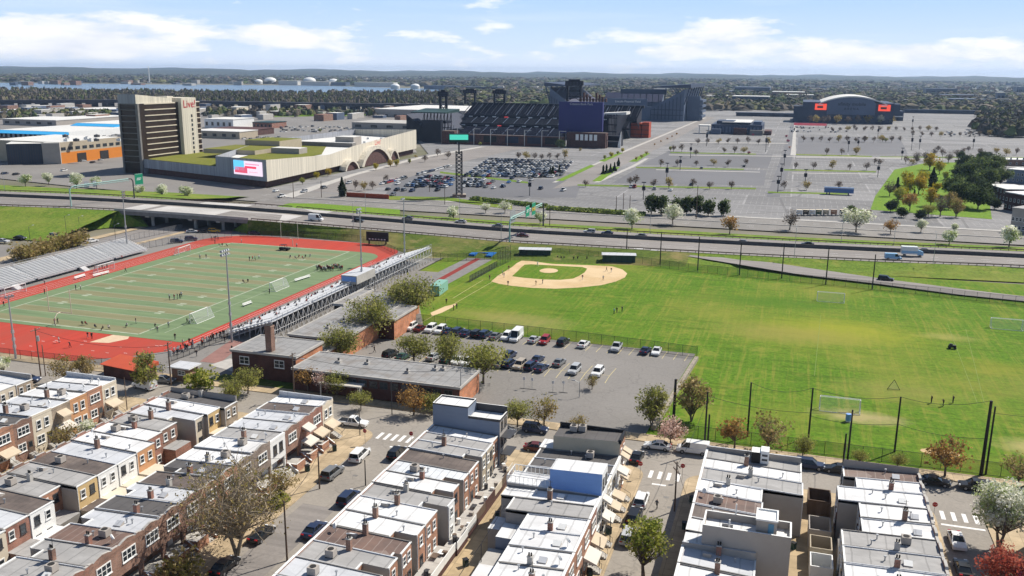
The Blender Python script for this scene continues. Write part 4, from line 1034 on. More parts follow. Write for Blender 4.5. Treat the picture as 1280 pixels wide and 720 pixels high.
def tree_data(kind, seed, H, rx, rz, fork, leaves, size, clumps, bark='bark', tw=.03, twigs=0, tight=.34, multi=1, up=.3, low=0.0):
    r = random.Random(seed); cz = H-rz; lop = (r.uniform(.8,1.2), r.uniform(.8,1.2))
    cl = []
    while len(cl) < clumps:
        p = Vector((r.uniform(-1,1)*lop[0], r.uniform(-1,1)*lop[1], r.uniform(-1,1)))
        if .25 < p.length < 1 and p.z > -.85+low: 
            k = (.55+.45*p.length)
            cl.append((Vector((p.x*rx*.82, p.y*rx*.82, cz+p.z*rz*.82)), r.uniform(.7,1.25), r.choice((0,0,1,1,2))))
    t = MB(); r0 = H*tw
    stems = []
    for k in range(multi):
        lean = Vector((r.gauss(0,.05),r.gauss(0,.05),1)) if multi == 1 else Vector((math.cos(k*6.28/multi)*.28, math.sin(k*6.28/multi)*.28, 1))
        top = lean*fork; t.tube((0,0,-.1),top*.5,r0/(multi**.5)*1.15,7,r0/(multi**.5)*.9,cap=False); t.tube(top*.5,top,r0/(multi**.5)*.9,7,r0*.7/(multi**.5),cap=False); stems.append(top)
    cb = MB()
    for i, (c, s, m) in enumerate(cl):
        st = stems[i % multi]
        mid = limb(t, st if i % 3 else st*.8, c, r0*.42, r0*.10, r)
        if twigs:
            for k in range(twigs):
                q = c+Vector((r.gauss(0,1),r.gauss(0,1),r.gauss(.25,1)))*rx*tight*.95; o = c if r.random() < .55 else mid
                limb(t, o, q, r0*.13, r0*.03, r, 3)
    for k in range(leaves):
        c, s, m = r.choice(cl); g = rx*tight*s
        p = Vector((r.gauss(0,1),r.gauss(0,1),r.gauss(0,.8)))
        if p.length > 1.9: p *= 1.9/p.length
        leaf_quad(cb, c+p*g, size*r.choice((.45,.6,.8,1.0,1.5))*r.uniform(.8,1.2), r, m if r.random() < .72 else r.randrange(3), up)
    return (t.mesh('trunk', [M[bark]]), cb.mesh('crown', LEAF[kind]))
def conifer_data(kind, seed, H, rx, leaves, size, layers=9):
    r = random.Random(seed); t = MB(); t.tube((0,0,-.1),(0,0,H*.95),H*.02,6,H*.003,cap=False); cb = MB()
    for k in range(leaves):
        u = r.random()**1.4; z = H*(.1+.9*u); lay = (u*layers) % 1
        R0 = rx*(1-u)**.8*(.55+.5*(1-lay))*(.85+.3*math.sin(seed+7*u))
        a = r.random()*6.28; a += .25*math.sin(a*5+u*9); d_ = R0*r.random()**.45
        leaf_quad(cb, (d_*math.cos(a), d_*math.sin(a), z-d_*.22), size*r.uniform(.6,1.3), r, r.choice((0,0,1,2)), .9)
        if k % 40 == 0: t.tube((0,0,z),(R0*.9*math.cos(a),R0*.9*math.sin(a),z-R0*.2),.05,3,.02,cap=False)
    return (t.mesh('trunk', [M['bark']]), cb.mesh('crown', LEAF[kind]))
TD = {}
def tdata(key):
    if key in TD: return TD[key]
    k, v = key; s = hash_(k)+v*17
    f = {
     'olive': lambda: tree_data('olive', s, 8.6, 5.2, 2.9, 2.6, 3000, .38, 30, twigs=8, tight=.235),
     'olivebig': lambda: tree_data('olive', s, 10.5, 6.2, 4.0, 2.6, 4600, .36, 42, twigs=10, tight=.20),
     'rust': lambda: tree_data('rust', s, 5.2, 2.5, 1.9, 1.5, 1300, .28, 20, twigs=7, tight=.25),
     'brownish': lambda: tree_data('brownish', s, 5.4, 2.8, 1.9, 1.5, 1100, .26, 22, twigs=9, tight=.24),
     'blossom': lambda: tree_data('blossom', s, 7.2, 2.6, 2.7, 1.8, 2000, .46, 22, tight=.30),
     'blossomnear': lambda: tree_data('blossom', s, 9.8, 3.9, 3.4, 2.6, 9000, .27, 46, twigs=4, tight=.21, multi=2),
     'spread': lambda: tree_data('blossom', s, 7.4, 4.2, 2.5, 1.9, 1500, .48, 22, twigs=3, tight=.24),
     'pink': lambda: tree_data('pink', s, 5, 2.9, 1.8, 1.3, 1900, .28, 18, twigs=6, tight=.28),
     'red': lambda: tree_data('red', s, 6.2, 2.7, 2.5, 1.3, 4200, .23, 34, twigs=5, tight=.22, multi=2),
     'magenta': lambda: tree_data('magenta', s, 5.4, 3.2, 2.0, 1.2, 3800, .25, 28, twigs=5, tight=.24),
     'yellow': lambda: tree_data('yellow', s, 9, 3.4, 3.6, 1.8, 1600, .55, 24, tight=.28),
     'orange': lambda: tree_data('orange', s, 9.5, 3.7, 3.6, 2.0, 1600, .58, 24, tight=.28),
     'lime': lambda: tree_data('lime', s, 8.6, 3.4, 3.0, 2.0, 4200, .28, 38, twigs=6, tight=.20),
     'grey': lambda: tree_data('grey', s, 8, 3.2, 3.1, 1.9, 700, .34, 24, twigs=9, tight=.26),
     'brownfan': lambda: tree_data('brownish', s, 8.2, 3.3, 3.3, 1.4, 1700, .34, 28, twigs=8, tight=.22, multi=3),
     'fan': lambda: tree_data('olive', s, 7.6, 3.0, 3.3, 1.0, 2600, .32, 32, twigs=8, tight=.21, multi=4),
     'lot': lambda: tree_data('grey', s, 6, 2.5, 2.1, 1.5, 330, .5, 14, twigs=5, tight=.3, tw=.025),
     'lotbrown': lambda: tree_data('brownish', s, 6.5, 2.9, 2.3, 1.6, 420, .6, 14, twigs=4, tight=.3, tw=.025),
     'shrub': lambda: tree_data('brownish', s, 3.6, 2.5, 1.75, .5, 900, .5, 14, tight=.34, twigs=3),
     'greenshrub': lambda: tree_data('lime', s, 2.4, 1.8, 1.15, .3, 800, .35, 12, tight=.34),
     'bigbare': lambda: tree_data('brownish', s, 13.6, 8.0, 5.6, 3.0, 3500, .25, 54, 'bark_pale', tw=.030, twigs=16, tight=.17, multi=2),
     'conifer': lambda: tree_data('pine', s, 9.5, 2.9, 4.5, .9, 1700, .75, 30, tight=.30, up=.8),
     'darkcone': lambda: conifer_data('dark', s, 9.5, 3.1, 1800, .8),
     'pine': lambda: tree_data('pine', s, 15, 8.6, 5.8, 2.6, 5200, .95, 46, tight=.24, up=1.2, low=.1),
     'deeppine': lambda: tree_data('dark', s, 14, 7.2, 5.8, 2.2, 4000, .95, 38, tight=.26, up=1.0, low=.1),
     'farwood': lambda: tree_data('brownish', s, 12, 5.0, 4.5, 2.5, 500, 1.3, 14, tight=.3),
    }[k]
    TD[key] = f(); return TD[key]
def hash_(s): return sum((i+3)*ord(c) for i, c in enumerate(s)) % 9973
TREEN = [0]
def tree(name, key, loc, label, scale=1.0, group=None, var=3, z=0, sy=None):
    TREEN[0] += 1
    t = thing(name, label, 'shrub' if 'shrub' in name or 'hedge' in name else 'tree', (loc[0], loc[1], z), R.random()*6.28, group)
    a, c = tdata((key, TREEN[0] % var))
    link('trunk', a, t); link('crown', c, t)
    t.scale = (scale, scale, scale if sy is None else sy)
    return t

# ---------------------------------------------------------------- vehicles
CARPAINT = {k: paint(k+'_car_paint', c, .28) for k, c in {'white':(.72,.72,.71),'silver':(.42,.43,.44),'grey':(.16,.165,.17),'black':(.014,.014,.016),'navy':(.020,.032,.075),'blue':(.05,.14,.34),'red':(.30,.018,.022),'darkred':(.10,.02,.02),'yellow':(.68,.36,.02),'tan':(.40,.34,.26),'orange':(.62,.13,.03),'green':(.03,.08,.05),'skyblue':(.25,.45,.66)}.items()}
M['tyre'] = plain('tyre_rubber', (.018,.018,.018), .8, .2, 2); M['rim'] = plain('alloy_rim', (.35,.35,.36), .35, .1, 2, metal=.7)
M['headlight'] = paint('headlight_lens', (.72,.74,.76), .1); M['taillight'] = paint('tail_light_lens', (.35,.01,.01), .2)
M['carglass'] = glass('car_window_tint', (.012,.015,.018), .05)
# lower profile (x, z), cabin base x0,x1 / roof x0,x1, belt z, roof z, width
CARS = {
 'sedan': ([(-2.3,.32),(-2.32,.72),(-2.1,.95),(-1.4,.98),(1.0,.95),(2.05,.80),(2.3,.62),(2.3,.3)], (-1.75,1.05,-.95,.2), .95, 1.44, 1.82),
 'suv': ([(-2.3,.38),(-2.34,.9),(-2.2,1.06),(1.05,1.05),(2.1,.95),(2.32,.72),(2.3,.36)], (-2.25,1.1,-2.0,.35), 1.04, 1.72, 1.88),
 'pickup': ([(-2.8,.5),(-2.82,1.05),(-.75,1.08),(1.2,1.1),(2.5,1.02),(2.72,.75),(2.7,.42)], (-.75,1.3,-.5,.55), 1.07, 1.82, 1.95),
 'minivan': ([(-2.5,.36),(-2.54,.95),(-2.4,1.08),(1.2,1.06),(2.2,.92),(2.45,.7),(2.42,.34)], (-2.46,1.35,-2.3,.45), 1.06, 1.78, 1.98),
 'van': ([(-2.7,.4),(-2.74,1.2),(1.5,1.2),(2.4,1.05),(2.7,.8),(2.7,.38)], (-2.72,2.0,-2.66,1.15), 1.18, 2.15, 1.98),
 'hivan': ([(-2.9,.4),(-2.94,1.3),(1.7,1.3),(2.5,1.1),(2.9,.85),(2.9,.38)], (-2.92,2.2,-2.88,1.35), 1.28, 2.65, 2.0),
}
CM = {}
def car_mesh(ty, col, part):
    k = (ty, col if part in ('body','far') else '', part)
    if k in CM: return CM[k]
    prof, (a0,a1,t0,t1), zb, zt, W = CARS[ty]; h = W/2
    b = MB(); n = len(prof)
    if part in ('body','far'):
        rings = []
        for y, s in ((-h,.90),(-h+.1,1.0),(h-.1,1.0),(h,.90)):
            k0 = len(b.v); cz = .62
            b.v += [(x*(1 if s == 1 else .985), y, cz+(z-cz)*s) for x, z in prof]; rings.append(k0)
        for q in range(3):
            for i in range(n):
                j = (i+1) % n; b.f.append((rings[q]+i, rings[q]+j, rings[q+1]+j, rings[q+1]+i)); b.m.append(0)
        b.f.append(tuple(rings[0]+i for i in range(n))); b.m.append(0); b.f.append(tuple(rings[3]+i for i in reversed(range(n)))); b.m.append(0)
        wb, wt = h-.09, h-.27
        if ty in ('van','hivan'): wt = h-.14
        b.prism([(t0-.05,-wt-.02),(t1+.05,-wt-.02),(t1+.05,wt+.02),(t0-.05,wt+.02)], zt-.05, zt+.02, 0, bottom=True)
        for s in (-1,1):
            for (xa,xb) in ((a0,t0),(a1,t1),((a0+a1)/2-.1,(t0+t1)/2-.1)): b.bar((xa,s*wb,zb),(xb,s*wt,zt-.02),.1,.09)
            if ty in ('van','hivan'):
                q = [(a0,s*(wb+.012),zb),(.5,s*(wb+.012),zb),(.4,s*(wt+.012),zt-.02),(t0,s*(wt+.012),zt-.02)]; b.face(q if s < 0 else q[::-1])
        if ty in ('van','hivan'): b.face([(a0-.012,wb,zb),(a0-.012,-wb,zb),(t0-.012,-wt,zt),(t0-.012,wt,zt)])
        if ty == 'pickup': b.face([(-2.7,-h+.15,1.085),(-.85,-h+.15,1.085),(-.85,h-.15,1.085),(-2.7,h-.15,1.085)], 1)
    if part in ('window','far'):
        wb, wt = h-.1, h-.28
        if ty in ('van','hivan'): wt = h-.15
        g = 1 if part == 'far' else 0
        A = [(a0,-wb,zb),(a1,-wb,zb),(a1,wb,zb),(a0,wb,zb)]; T = [(t0,-wt,zt-.04),(t1,-wt,zt-.04),(t1,wt,zt-.04),(t0,wt,zt-.04)]
        for i in range(4): j = (i+1) % 4; b.face([A[i],A[j],T[j],T[i]], g)
    if part in ('wheel','far'):
        for (x, y) in (((0,0),) if part == 'wheel' else ((-1.4,-h+.1),(1.4,-h+.1),(-1.4,h-.1),(1.4,h-.1))):
            r = .34 if ty in ('sedan',) else .38
            b.tube((x,y-.11,r),(x,y+.11,r),r,12 if part == 'wheel' else 6,m=2 if part == 'far' else 0)
            if part == 'wheel': b.tube((x,y-.118,r),(x,y+.118,r),r*.6,10,m=1)
    if part in ('headlight','tail_light'):
        x = prof[-2][0]-.1 if part == 'headlight' else prof[1][0]+.02; z = (.6 if ty == 'sedan' else .78) if part == 'headlight' else .8
        b.box(x-.06,x+.13,-.2,.2,z,z+.16)
    mats = {'body':[CARPAINT.get(col),M['black']],'far':[CARPAINT.get(col),M['carglass'],M['tyre']],'window':[M['carglass']],'wheel':[M['tyre'],M['rim']],'headlight':[M['headlight']],'tail_light':[M['taillight']]}[part]
    CM[k] = b.mesh(part if part != 'far' else 'car', mats); return CM[k]
def car(ty, col, loc, heading, label, group=None, z=0.0, name='parked_car', cat=None):
    """heading: degrees, direction of the bonnet, 0 = +X, 90 = +Y."""
    nm = {'van':'parked_van','hivan':'parked_van','pickup':'pickup_truck'}.get(ty, name)
    t = thing(nm, label, cat or {'van':'van','hivan':'van','pickup':'pickup'}.get(ty,'car'), (loc[0],loc[1],z), rad(heading), group)
    link('body', car_mesh(ty,col,'body'), t); link('window', car_mesh(ty,col,'window'), t)
    W = CARS[ty][4]; h = W/2; wx = 1.42 if ty in ('sedan','suv') else 1.7
    for x in (-wx, wx):
        for y in (-h+.1, h-.1): link('wheel', car_mesh(ty,col,'wheel'), t, (x,y,0))
    for y in (-h+.3, h-.3): link('headlight', car_mesh(ty,col,'headlight'), t, (0,y,0)); link('tail_light', car_mesh(ty,col,'tail_light'), t, (0,y,0))
    return t
def farcar(ty, col, loc, heading, label, group, z=0.0):
    o = link('parked_car', car_mesh(ty,col,'far'), None, (loc[0],loc[1],z), rad(heading)); return tag(o, label, 'car', group)

# ---------------------------------------------------------------- people
CLOTH = {k: plain(k+'_cloth', c, .85, .15, 3) for k, c in {'black':(.022,.022,.026),'grey':(.16,.16,.17),'white':(.62,.62,.60),'red':(.32,.03,.03),'navy':(.03,.045,.10),'blue':(.08,.18,.38),'maroon':(.14,.03,.035),'tan':(.33,.26,.18)}.items()}
M['skin'] = plain('skin', (.30,.18,.12), .6, .1, 3); M['hair'] = plain('dark_hair', (.025,.018,.014), .7, .2, 3)
POSE = {
 # joints: pelvis, chest, neck, head, then (shoulder, elbow, hand) x2, (hip, knee, ankle, toe) x2
 'stand': [(0,0,.95),(0,0,1.3),(0.01,0,1.5),(.02,0,1.66),(0,.19,1.42),(-.03,.26,1.15),(.03,.27,.90),(0,-.19,1.42),(-.03,-.26,1.15),(.03,-.27,.90),(0,.10,.90),(.02,.11,.48),(-.02,.12,.07),(.16,.14,.03),(0,-.10,.90),(.02,-.11,.48),(-.02,-.12,.07),(.16,-.14,.03)],
 'walk': [(0,0,.94),(.03,0,1.3),(.06,0,1.5),(.09,0,1.65),(.03,.19,1.42),(-.12,.24,1.17),(-.10,.25,.92),(.03,-.19,1.42),(.08,-.25,1.16),(.24,-.24,.98),(0,.10,.89),(.20,.10,.50),(.30,.10,.10),(.46,.11,.06),(0,-.10,.89),(-.05,-.10,.48),(-.34,-.10,.14),(-.22,-.11,.03)],
 'reach': [(0,0,.92),(.08,0,1.25),(.14,0,1.45),(.2,0,1.59),(.1,.19,1.38),(.28,.27,1.28),(.48,.22,1.36),(.1,-.19,1.38),(.1,-.30,1.16),(.3,-.30,1.06),(0,.11,.87),(.22,.17,.50),(.14,.20,.08),(.30,.22,.03),(0,-.11,.87),(-.02,-.18,.46),(-.2,-.24,.08),(-.04,-.26,.03)],
 'sit': [(0,0,.50),(-.04,0,.85),(.0,0,1.06),(.04,0,1.21),(-.03,.19,.98),(.04,.25,.74),(.27,.18,.62),(-.03,-.19,.98),(.04,-.25,.74),(.27,-.18,.62),(.02,.11,.49),(.42,.13,.50),(.40,.13,.10),(.55,.14,.05),(.02,-.11,.49),(.42,-.13,.50),(.40,-.13,.10),(.55,-.14,.05)],
}
EDG = [(0,1),(1,2),(2,3),(1,4),(4,5),(5,6),(1,7),(7,8),(8,9),(0,10),(10,11),(11,12),(12,13),(0,14),(14,15),(15,16),(16,17)]
RADI = [.135,.155,.065,.105,.065,.047,.036,.065,.047,.036,.092,.066,.045,.04,.092,.066,.045,.04]
BODY = {}
def person_mesh(pose, top, bottom, female=False):
    k = (pose, top, bottom)
    if k in BODY: return BODY[k]
    if pose not in BODY:
        me = bpy.data.meshes.new('body_skeleton'); me.from_pydata(POSE[pose], EDG, []); me.update()
        ob = bpy.data.objects.new('body_skeleton', me); COL.objects.link(ob)
        md = ob.modifiers.new('skin', 'SKIN'); md.use_smooth_shade = True
        for i, r_ in enumerate(RADI): me.skin_vertices[0].data[i].radius = (r_, r_*(1.25 if i == 1 else 1.0)); me.skin_vertices[0].data[i].use_root = (i == 0)
        ss = ob.modifiers.new('sub', 'SUBSURF'); ss.levels = 1; ss.render_levels = 1
        dg = bpy.context.evaluated_depsgraph_get(); ev = ob.evaluated_get(dg)
        BODY[pose] = bpy.data.meshes.new_from_object(ev)
        bpy.data.objects.remove(ob); bpy.data.meshes.remove(me)
    me = BODY[pose].copy(); me.name = 'person'; me.materials.clear()
    for m_ in (M['skin'], CLOTH[top], CLOTH[bottom], M['hair'], M['black']): me.materials.append(m_)
    J = [Vector(p) for p in POSE[pose]]
    hd = J[3]
    for p in me.polygons:
        c = p.center; best = min(range(len(EDG)), key=lambda e: seg_d(c, J[EDG[e][0]], J[EDG[e][1]])/max(RADI[EDG[e][0]],.05))
        e = best
        mi = 1 if e in (0,3,4,6,7) else (0 if e in (1,2,5,8) else (4 if e in (12,16) else 2))
        if e == 2 and (c.z > hd.z+.02 or c.x < hd.x-.03): mi = 3
        p.material_index = mi
    BODY[k] = me; return me
def seg_d(c, a, b):
    ab = b-a; t = max(0, min(1, (c-a).dot(ab)/ab.length_squared)); return (c-a-ab*t).length
def person(pose, top, bottom, loc, facing, label, group=None, z=0.0, scale=1.0):
    o = link('person', person_mesh(pose, top, bottom), None, (loc[0],loc[1],z), rad(facing)); o.scale = (scale,)*3
    return tag(o, label, 'person', group)

# ---------------------------------------------------------------- fences, poles
M['net_black'] = netting('black_chain_link', (.03,.035,.03), .30); M['net_grey'] = netting('galvanised_chain_link', (.3,.3,.3), .22); M['net_screen'] = netting('dense_dark_windscreen', (.03,.035,.03), .72)
def fence(label, pts, h=1.8, step=3.0, net='net_black', post='black', z=0.0, r=.045, mid=False, name='chain_link_fence'):
    f = thing(name, label, 'fence', (pts[0][0],pts[0][1],z)); ox, oy = pts[0]
    b = MB(); rb = MB(); key = ('fp', h, post, r)
    def fp():
        q = MB(); q.tube((0,0,-.05),(0,0,h+.04),r,5); return q.mesh('post', [M[post]])
    pm = mesh_c(key, fp); cnt = 0; extra = MB()
    for (xa,ya),(xb,yb) in zip(pts, pts[1:]):
        L = math.hypot(xb-xa,yb-ya); n = max(1, round(L/step))
        b.face([(xa-ox,ya-oy,.05),(xb-ox,yb-oy,.05),(xb-ox,yb-oy,h),(xa-ox,ya-oy,h)])
        for zz in ((h,.08) if not mid else (h,h*.5,.08)): rb.tube((xa-ox,ya-oy,zz),(xb-ox,yb-oy,zz),r*.75,4)
        for i in range(n):
            t = i/n; x, y = xa+(xb-xa)*t-ox, ya+(yb-ya)*t-oy
            if cnt < 98: link('post', pm, f, (x,y,0))
            else: extra.tube((x,y,-.05),(x,y,h+.04),r,4)
            cnt += 1
    link('post', pm, f, (pts[-1][0]-ox,pts[-1][1]-oy,0))
    if extra.v: struct(extra.build('far_posts', M[post], f), 'stuff')
    b.build('netting', M[net], f); rb.build('rail', M[post], f)
    return f
def street_lamp(loc, h, ang, label, group=None, arm=1.8, m='steel', name='street_lamp', z=0):
    t = thing(name, label, 'street lamp', (loc[0],loc[1],z), rad(ang), group)
    mesh = mesh_c(('sl',h,m), lambda: (lambda b: (b.tube((0,0,0),(0,0,h),.10,6,.06), b.mesh('pole',[M[m]]))[1])(MB())); link('pole', mesh, t)
    mesh = mesh_c(('sa',h,arm,m), lambda: (lambda b: (b.tube((0,0,h-.3),(arm,0,h+.15),.045,5), b.mesh('arm',[M[m]]))[1])(MB())); link('arm', mesh, t)
    mesh = mesh_c(('sh',h,arm), lambda: (lambda b: (b.box(arm-.1,arm+.65,-.14,.14,h+.08,h+.24), b.mesh('lamp_head',[M['steel']]))[1])(MB())); link('lamp_head', mesh, t)
    return t
def pole(loc, h, label, r=.12, m='wood', name='utility_pole', cat='pole', group=None, arms=0, trans=False, ang=0, z=0, lamp=False):
    t = thing(name, label, cat, (loc[0],loc[1],z), rad(ang), group)
    link('pole', mesh_c(('po',round(h,1),r,m), lambda: (lambda b: (b.tube((0,0,-.1),(0,0,h),r,7,r*.75), b.mesh('pole',[M[m]]))[1])(MB())), t)
    for k in range(arms):
        b = MB(); zz = h-.5-1.0*k; b.box(-.06,.06,-1.2,1.2,zz,zz+.12); b.build('crossarm', M['wood'], t)
        b = MB()
        for y in (-1.1,-.6,.6,1.1): b.tube((0,y,zz+.12),(0,y,zz+.3),.05,5)
        struct(b.build('insulators', M['conc'], t), 'stuff')
    if trans:
        b = MB(); b.tube((.4,0,h-2.8),(.4,0,h-1.7),.3,9); b.box(.05,.2,-.1,.1,h-2.4,h-2.1); b.build('transformer', M['steel'], t)
    if lamp:
        b = MB(); b.tube((0,0,h-1.6),(2.0,0,h-1.0),.04,5); b.box(1.9,2.6,-.12,.12,h-1.08,h-.92); b.build('lamp_arm', M['steel'], t)
    return t
def cable(name, label, p, q, sag, r=.022, group=None):
    b = MB(); p = Vector(p); q = Vector(q); pv = p
    for i in range(1,9):
        t = i/8; v = p.lerp(q,t)-Vector((0,0,sag*4*t*(1-t))); b.tube(pv, v, r, 4, cap=False); pv = v
    return tag(b.build(name, M['black']), label, 'cable', group)
def floodlight(loc, h, label, ang, rows=(2,4), group=None, z=0, m='steel'):
    t = thing('floodlight_mast', label, 'floodlight mast', (loc[0],loc[1],z), rad(ang), group)
    b = MB(); b.tube((0,0,0),(0,0,h),.26,9,.13); b.build('mast', M[m], t)
    b = MB(); nr, nc = rows
    for i in range(nr): b.box(-.08,.08,-nc*.42,nc*.42,h-.9*i-.1,h-.9*i+.03)
    b.build('crossarm', M[m], t)
    for i in range(nr):
        for j in range(nc):
            link('lamp', mesh_c('fl', lambda: (lambda b: (b.tube((.1,0,0),(.55,0,-.22),.22,8,.38), b.mesh('lamp',[M['steel']]))[1])(MB())), t, (0,(j-(nc-1)/2)*.8,h-.9*i+.2))
    b = MB()
    for zz in (h*.18,h*.30,h*.42): b.box(-.25,.25,-.25,.25,zz,zz+.7)
    struct(b.build('control_boxes', M['steel'], t), 'stuff')
    return t
def text(body, size, loc, rot, m, parent, name='lettering', align='CENTER', ext=.02):
    c = bpy.data.curves.new(name,'FONT'); c.body = body; c.size = size; c.align_x = align; c.align_y = 'CENTER'; c.extrude = ext; 
    tmp = bpy.data.objects.new(name, c); COL.objects.link(tmp); dg = bpy.context.evaluated_depsgraph_get()
    me = bpy.data.meshes.new_from_object(tmp.evaluated_get(dg)); bpy.data.objects.remove(tmp); me.materials.clear(); me.materials.append(m)
    o = link(name, me, parent, loc); o.rotation_euler = rot; return o
# ---------------------------------------------------------------- street trees, school trees
def TP(name, key, px, label, scale=1.0, group=None, z=0, var=3): return tree(name, key, G(px[0],px[1],z), label, scale, group, var, z)
tree('street_tree','bigbare',(-66.6,92.0),'big pale-barked twin-trunk tree with brown buds beside minivan street',1.0,z=.1)
TP('street_tree','brownish',(352,628),'small brown budding tree between porches and kerb above the big bare tree',.95)
tree('shrub','greenshrub',(-69.2,106),'low green bush at the porch steps left of minivan street',1.0)
tree('shrub','shrub',(-69.4,84),'brown hedge-like bush at the foot of the big bare tree',1.0)
TP('street_tree','brownish',(84,566),'brown budding tree hiding the lower end of the narrow left street',.9)
TP('street_tree','blossom',(112,556),'pale green tree in the gap in front of the awning house',.62)
TP('street_tree','olive',(290,505),'olive tree at the corner beside tan brick end house',.55)
for px, key, lab, s in (((184,488),'fan','fan shaped olive tree in front of the red track apron',1.05),((80,478),'brownish','brown budding tree by the track fence, left one of a pair',1.0),((106,478),'brownfan','brown fan shaped tree by the track fence, right one of a pair',.72),((5,470),'blossom','white blossom tree at left picture edge by the track',.6),((250,486),'greenshrub','bright green bush before the small brick gatehouse',1.6),
  ((310,492),'olive','yellow-olive tree in front of the chimney block',.62),((385,490),'rust','rust coloured tree before the shaded school front',1.0),((409,493),'pink','pale blossom tree between rust and olive trees before the school',.9),((421,495),'olive','yellow-olive tree before the school front right of the blossom tree',.58),((451,513),'olive','small olive tree on the kerb by the school entrance canopy',.42),((517,519),'rust','orange rust tree on the kerb at the crosswalk',1.1),((540,519),'olive','olive tree beside the slate blue corner house',.48),
  ((647,533),'olive','dark olive tree behind the slate blue corner house',.55),((680,534),'brownish','rusty brown bare tree left of the tan corner building',1.05),((722,545),'brownish','thin brown tree at the near edge of the school car park',.7),((814,533),'fan','bare fan shaped tree at the car park exit',1.05),((838,557),'pink','pink budding tree over the white sedan',.95),((864,527),'brownfan','brownish tree at the lawn corner beside the tall black pole',1.1),
  ((918,561),'rust','rust brown tree behind the field fence, left of a close pair',1.1),((960,567),'brownish','brown tree behind the field fence, right of a close pair',1.3),((1003,572),'olive','small olive bush at the field fence over the dark parked car',.42),((1074,582),'olive','small yellow-green bush at the field fence',.3),((1122,586),'olive','smaller yellow-green bush right of the tall net pole',.3),((1181,596),'rust','golden brown tree over the black sedan',1.3),((1272,610),'brownish','golden tree at right picture edge by the fence',1.0),
  ((740,487),'brownish','thin bare sapling standing in the school car park',.55)):
    TP('street_tree', key, px, lab, s)
tree('street_tree','blossomnear',(30.9,126.3),'large white blossom tree at the right corner',1.02,z=.13)
tree('street_tree','red',(29.0,113.8),'coral red tree below the white blossom tree',1.05,z=.13)
tree('street_tree','magenta',(32.5,112),'magenta blossom tree at the bottom right corner',1.0,z=.13)
tree('street_tree','lime',(-14.3,104.0),'yellow-green tree at the bottom of the walking-man street',.95)
for px, key, lab, s in (((424,452),'olivebig','big round olive tree between the school roofs, left of two',.82),((462,425),'olivebig','brown-olive tree before the sunlit end wall of the school',.98),((517,398),'olivebig','largest dark olive tree at the head of the car park',1.12),((503,392),'olive','olive tree partly hidden behind the largest school tree',.9),((518,456),'olive','olive tree over the car park, left one of three behind the school roof',.8),((562,458),'olive','olive tree over the car park, middle one of three behind the school roof',.85),((604,480),'olive','olive tree at the sunlit school end wall, right one of three',.98)):
    TP('school_tree', key, px, lab, s)

# ---------------------------------------------------------------- school
sc = thing('school_building', 'long low brick school with grey felt roofs, tall chimney and sunlit orange end walls', 'school', (0,0,0))
def block(nm, x0,x1,y0,y1,h,front,side,roof='roof_school', rim=.35):  # sun and shade put into the brick colours: bright ends, dark other walls
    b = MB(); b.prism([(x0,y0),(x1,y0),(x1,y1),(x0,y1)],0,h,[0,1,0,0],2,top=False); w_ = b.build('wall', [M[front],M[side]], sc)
    b = MB(); b.box(x0-.25,x1+.25,y0-.25,y1+.25,h+.002,h+.22,0,1); 
    for (a,c,e_,f) in ((x0-.3,x1+.3,y0-.3,y0),(x0-.3,x1+.3,y1,y1+.3),(x0-.3,x0,y0,y1),(x1,x1+.3,y0,y1)): b.box(a,c,e_,f,h-.12,h+rim,2)
    return b.build('roof', [M['conc_dark'],M[roof],M['conc']], sc), w_
r1, w1 = block('a',-93,-57.2,150.9,162.0,4.4,'brick_dark','brick_school_sunlit')
r2, w2 = block('b',-109.5,-94.3,154.2,165.2,5.6,'brick_dark','brick_school_sunlit')
r3, w3 = block('c',-106,-92.5,171,214,4.6,'brick_dark','brick_school_sunlit')
r4, w4 = block('d',-92.4,-88.3,189,202,4.9,'brick_dark','brick_school_sunlit')
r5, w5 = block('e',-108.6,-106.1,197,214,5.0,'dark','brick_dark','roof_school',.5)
block('f',-106,-93.2,162.1,170.9,3.6,'brick_dark','brick_school_sunlit')
b = MB(); b.box(-102.0,-100.6,155.4,156.8,5.7,11.4,0,1); b.box(-102.08,-100.52,155.32,156.88,11.0,11.2,0); b.build('chimney', [M['brick_brown'],M['dark']], r2)
for x in (-106.5,-98.2): o = link('window', win_mesh(2.2,1.6,2), sc, (x,154.2,3.0)); o.rotation_euler[2] = -PI/2
for k in range(15):
    o = link('window', win_mesh(1.6,1.3,2,'dark'), sc, (-91+2.25*k,150.9,2.5)); o.rotation_euler[2] = -PI/2
o = link('door', door_mesh('white'), sc, (-78.2,150.9,.1)); o.rotation_euler[2] = -PI/2
b = MB(); b.box(-86,-77,148.6,150.85,2.9,3.15,0); b.box(-77.3,-77.1,148.7,148.9,0,2.9,0); b.box(-85.8,-85.6,148.7,148.9,0,2.9,0); b.build('entrance_canopy', M['metal_awn'], sc)
for k,(x,y,rr) in enumerate(((-80,158,r1),(-70,155.5,r1),(-65.5,159,r1),(-64,159.6,r1),(-86,157,r1),(-104,162,r2),(-100,178,r3),(-99,184,r3),(-97,200,r3),(-101,206,r3))):
    b = MB(); s = R.uniform(.3,.6); z0 = 4.6 if rr in (r1,) else (5.8 if rr is r2 else 4.8)
    b.box(-s,s,-s,s,0,.5,0); b.tube((0,0,.5),(0,0,1.0),.22,8,m=1); o = b.build('roof_vent', [M['conc'],M['darksteel']], rr, (x,y,z0-.02))
t = thing('gatehouse', 'small brick gatehouse with pale flat roof at the track entrance', 'gatehouse', (*G(232,474),0))
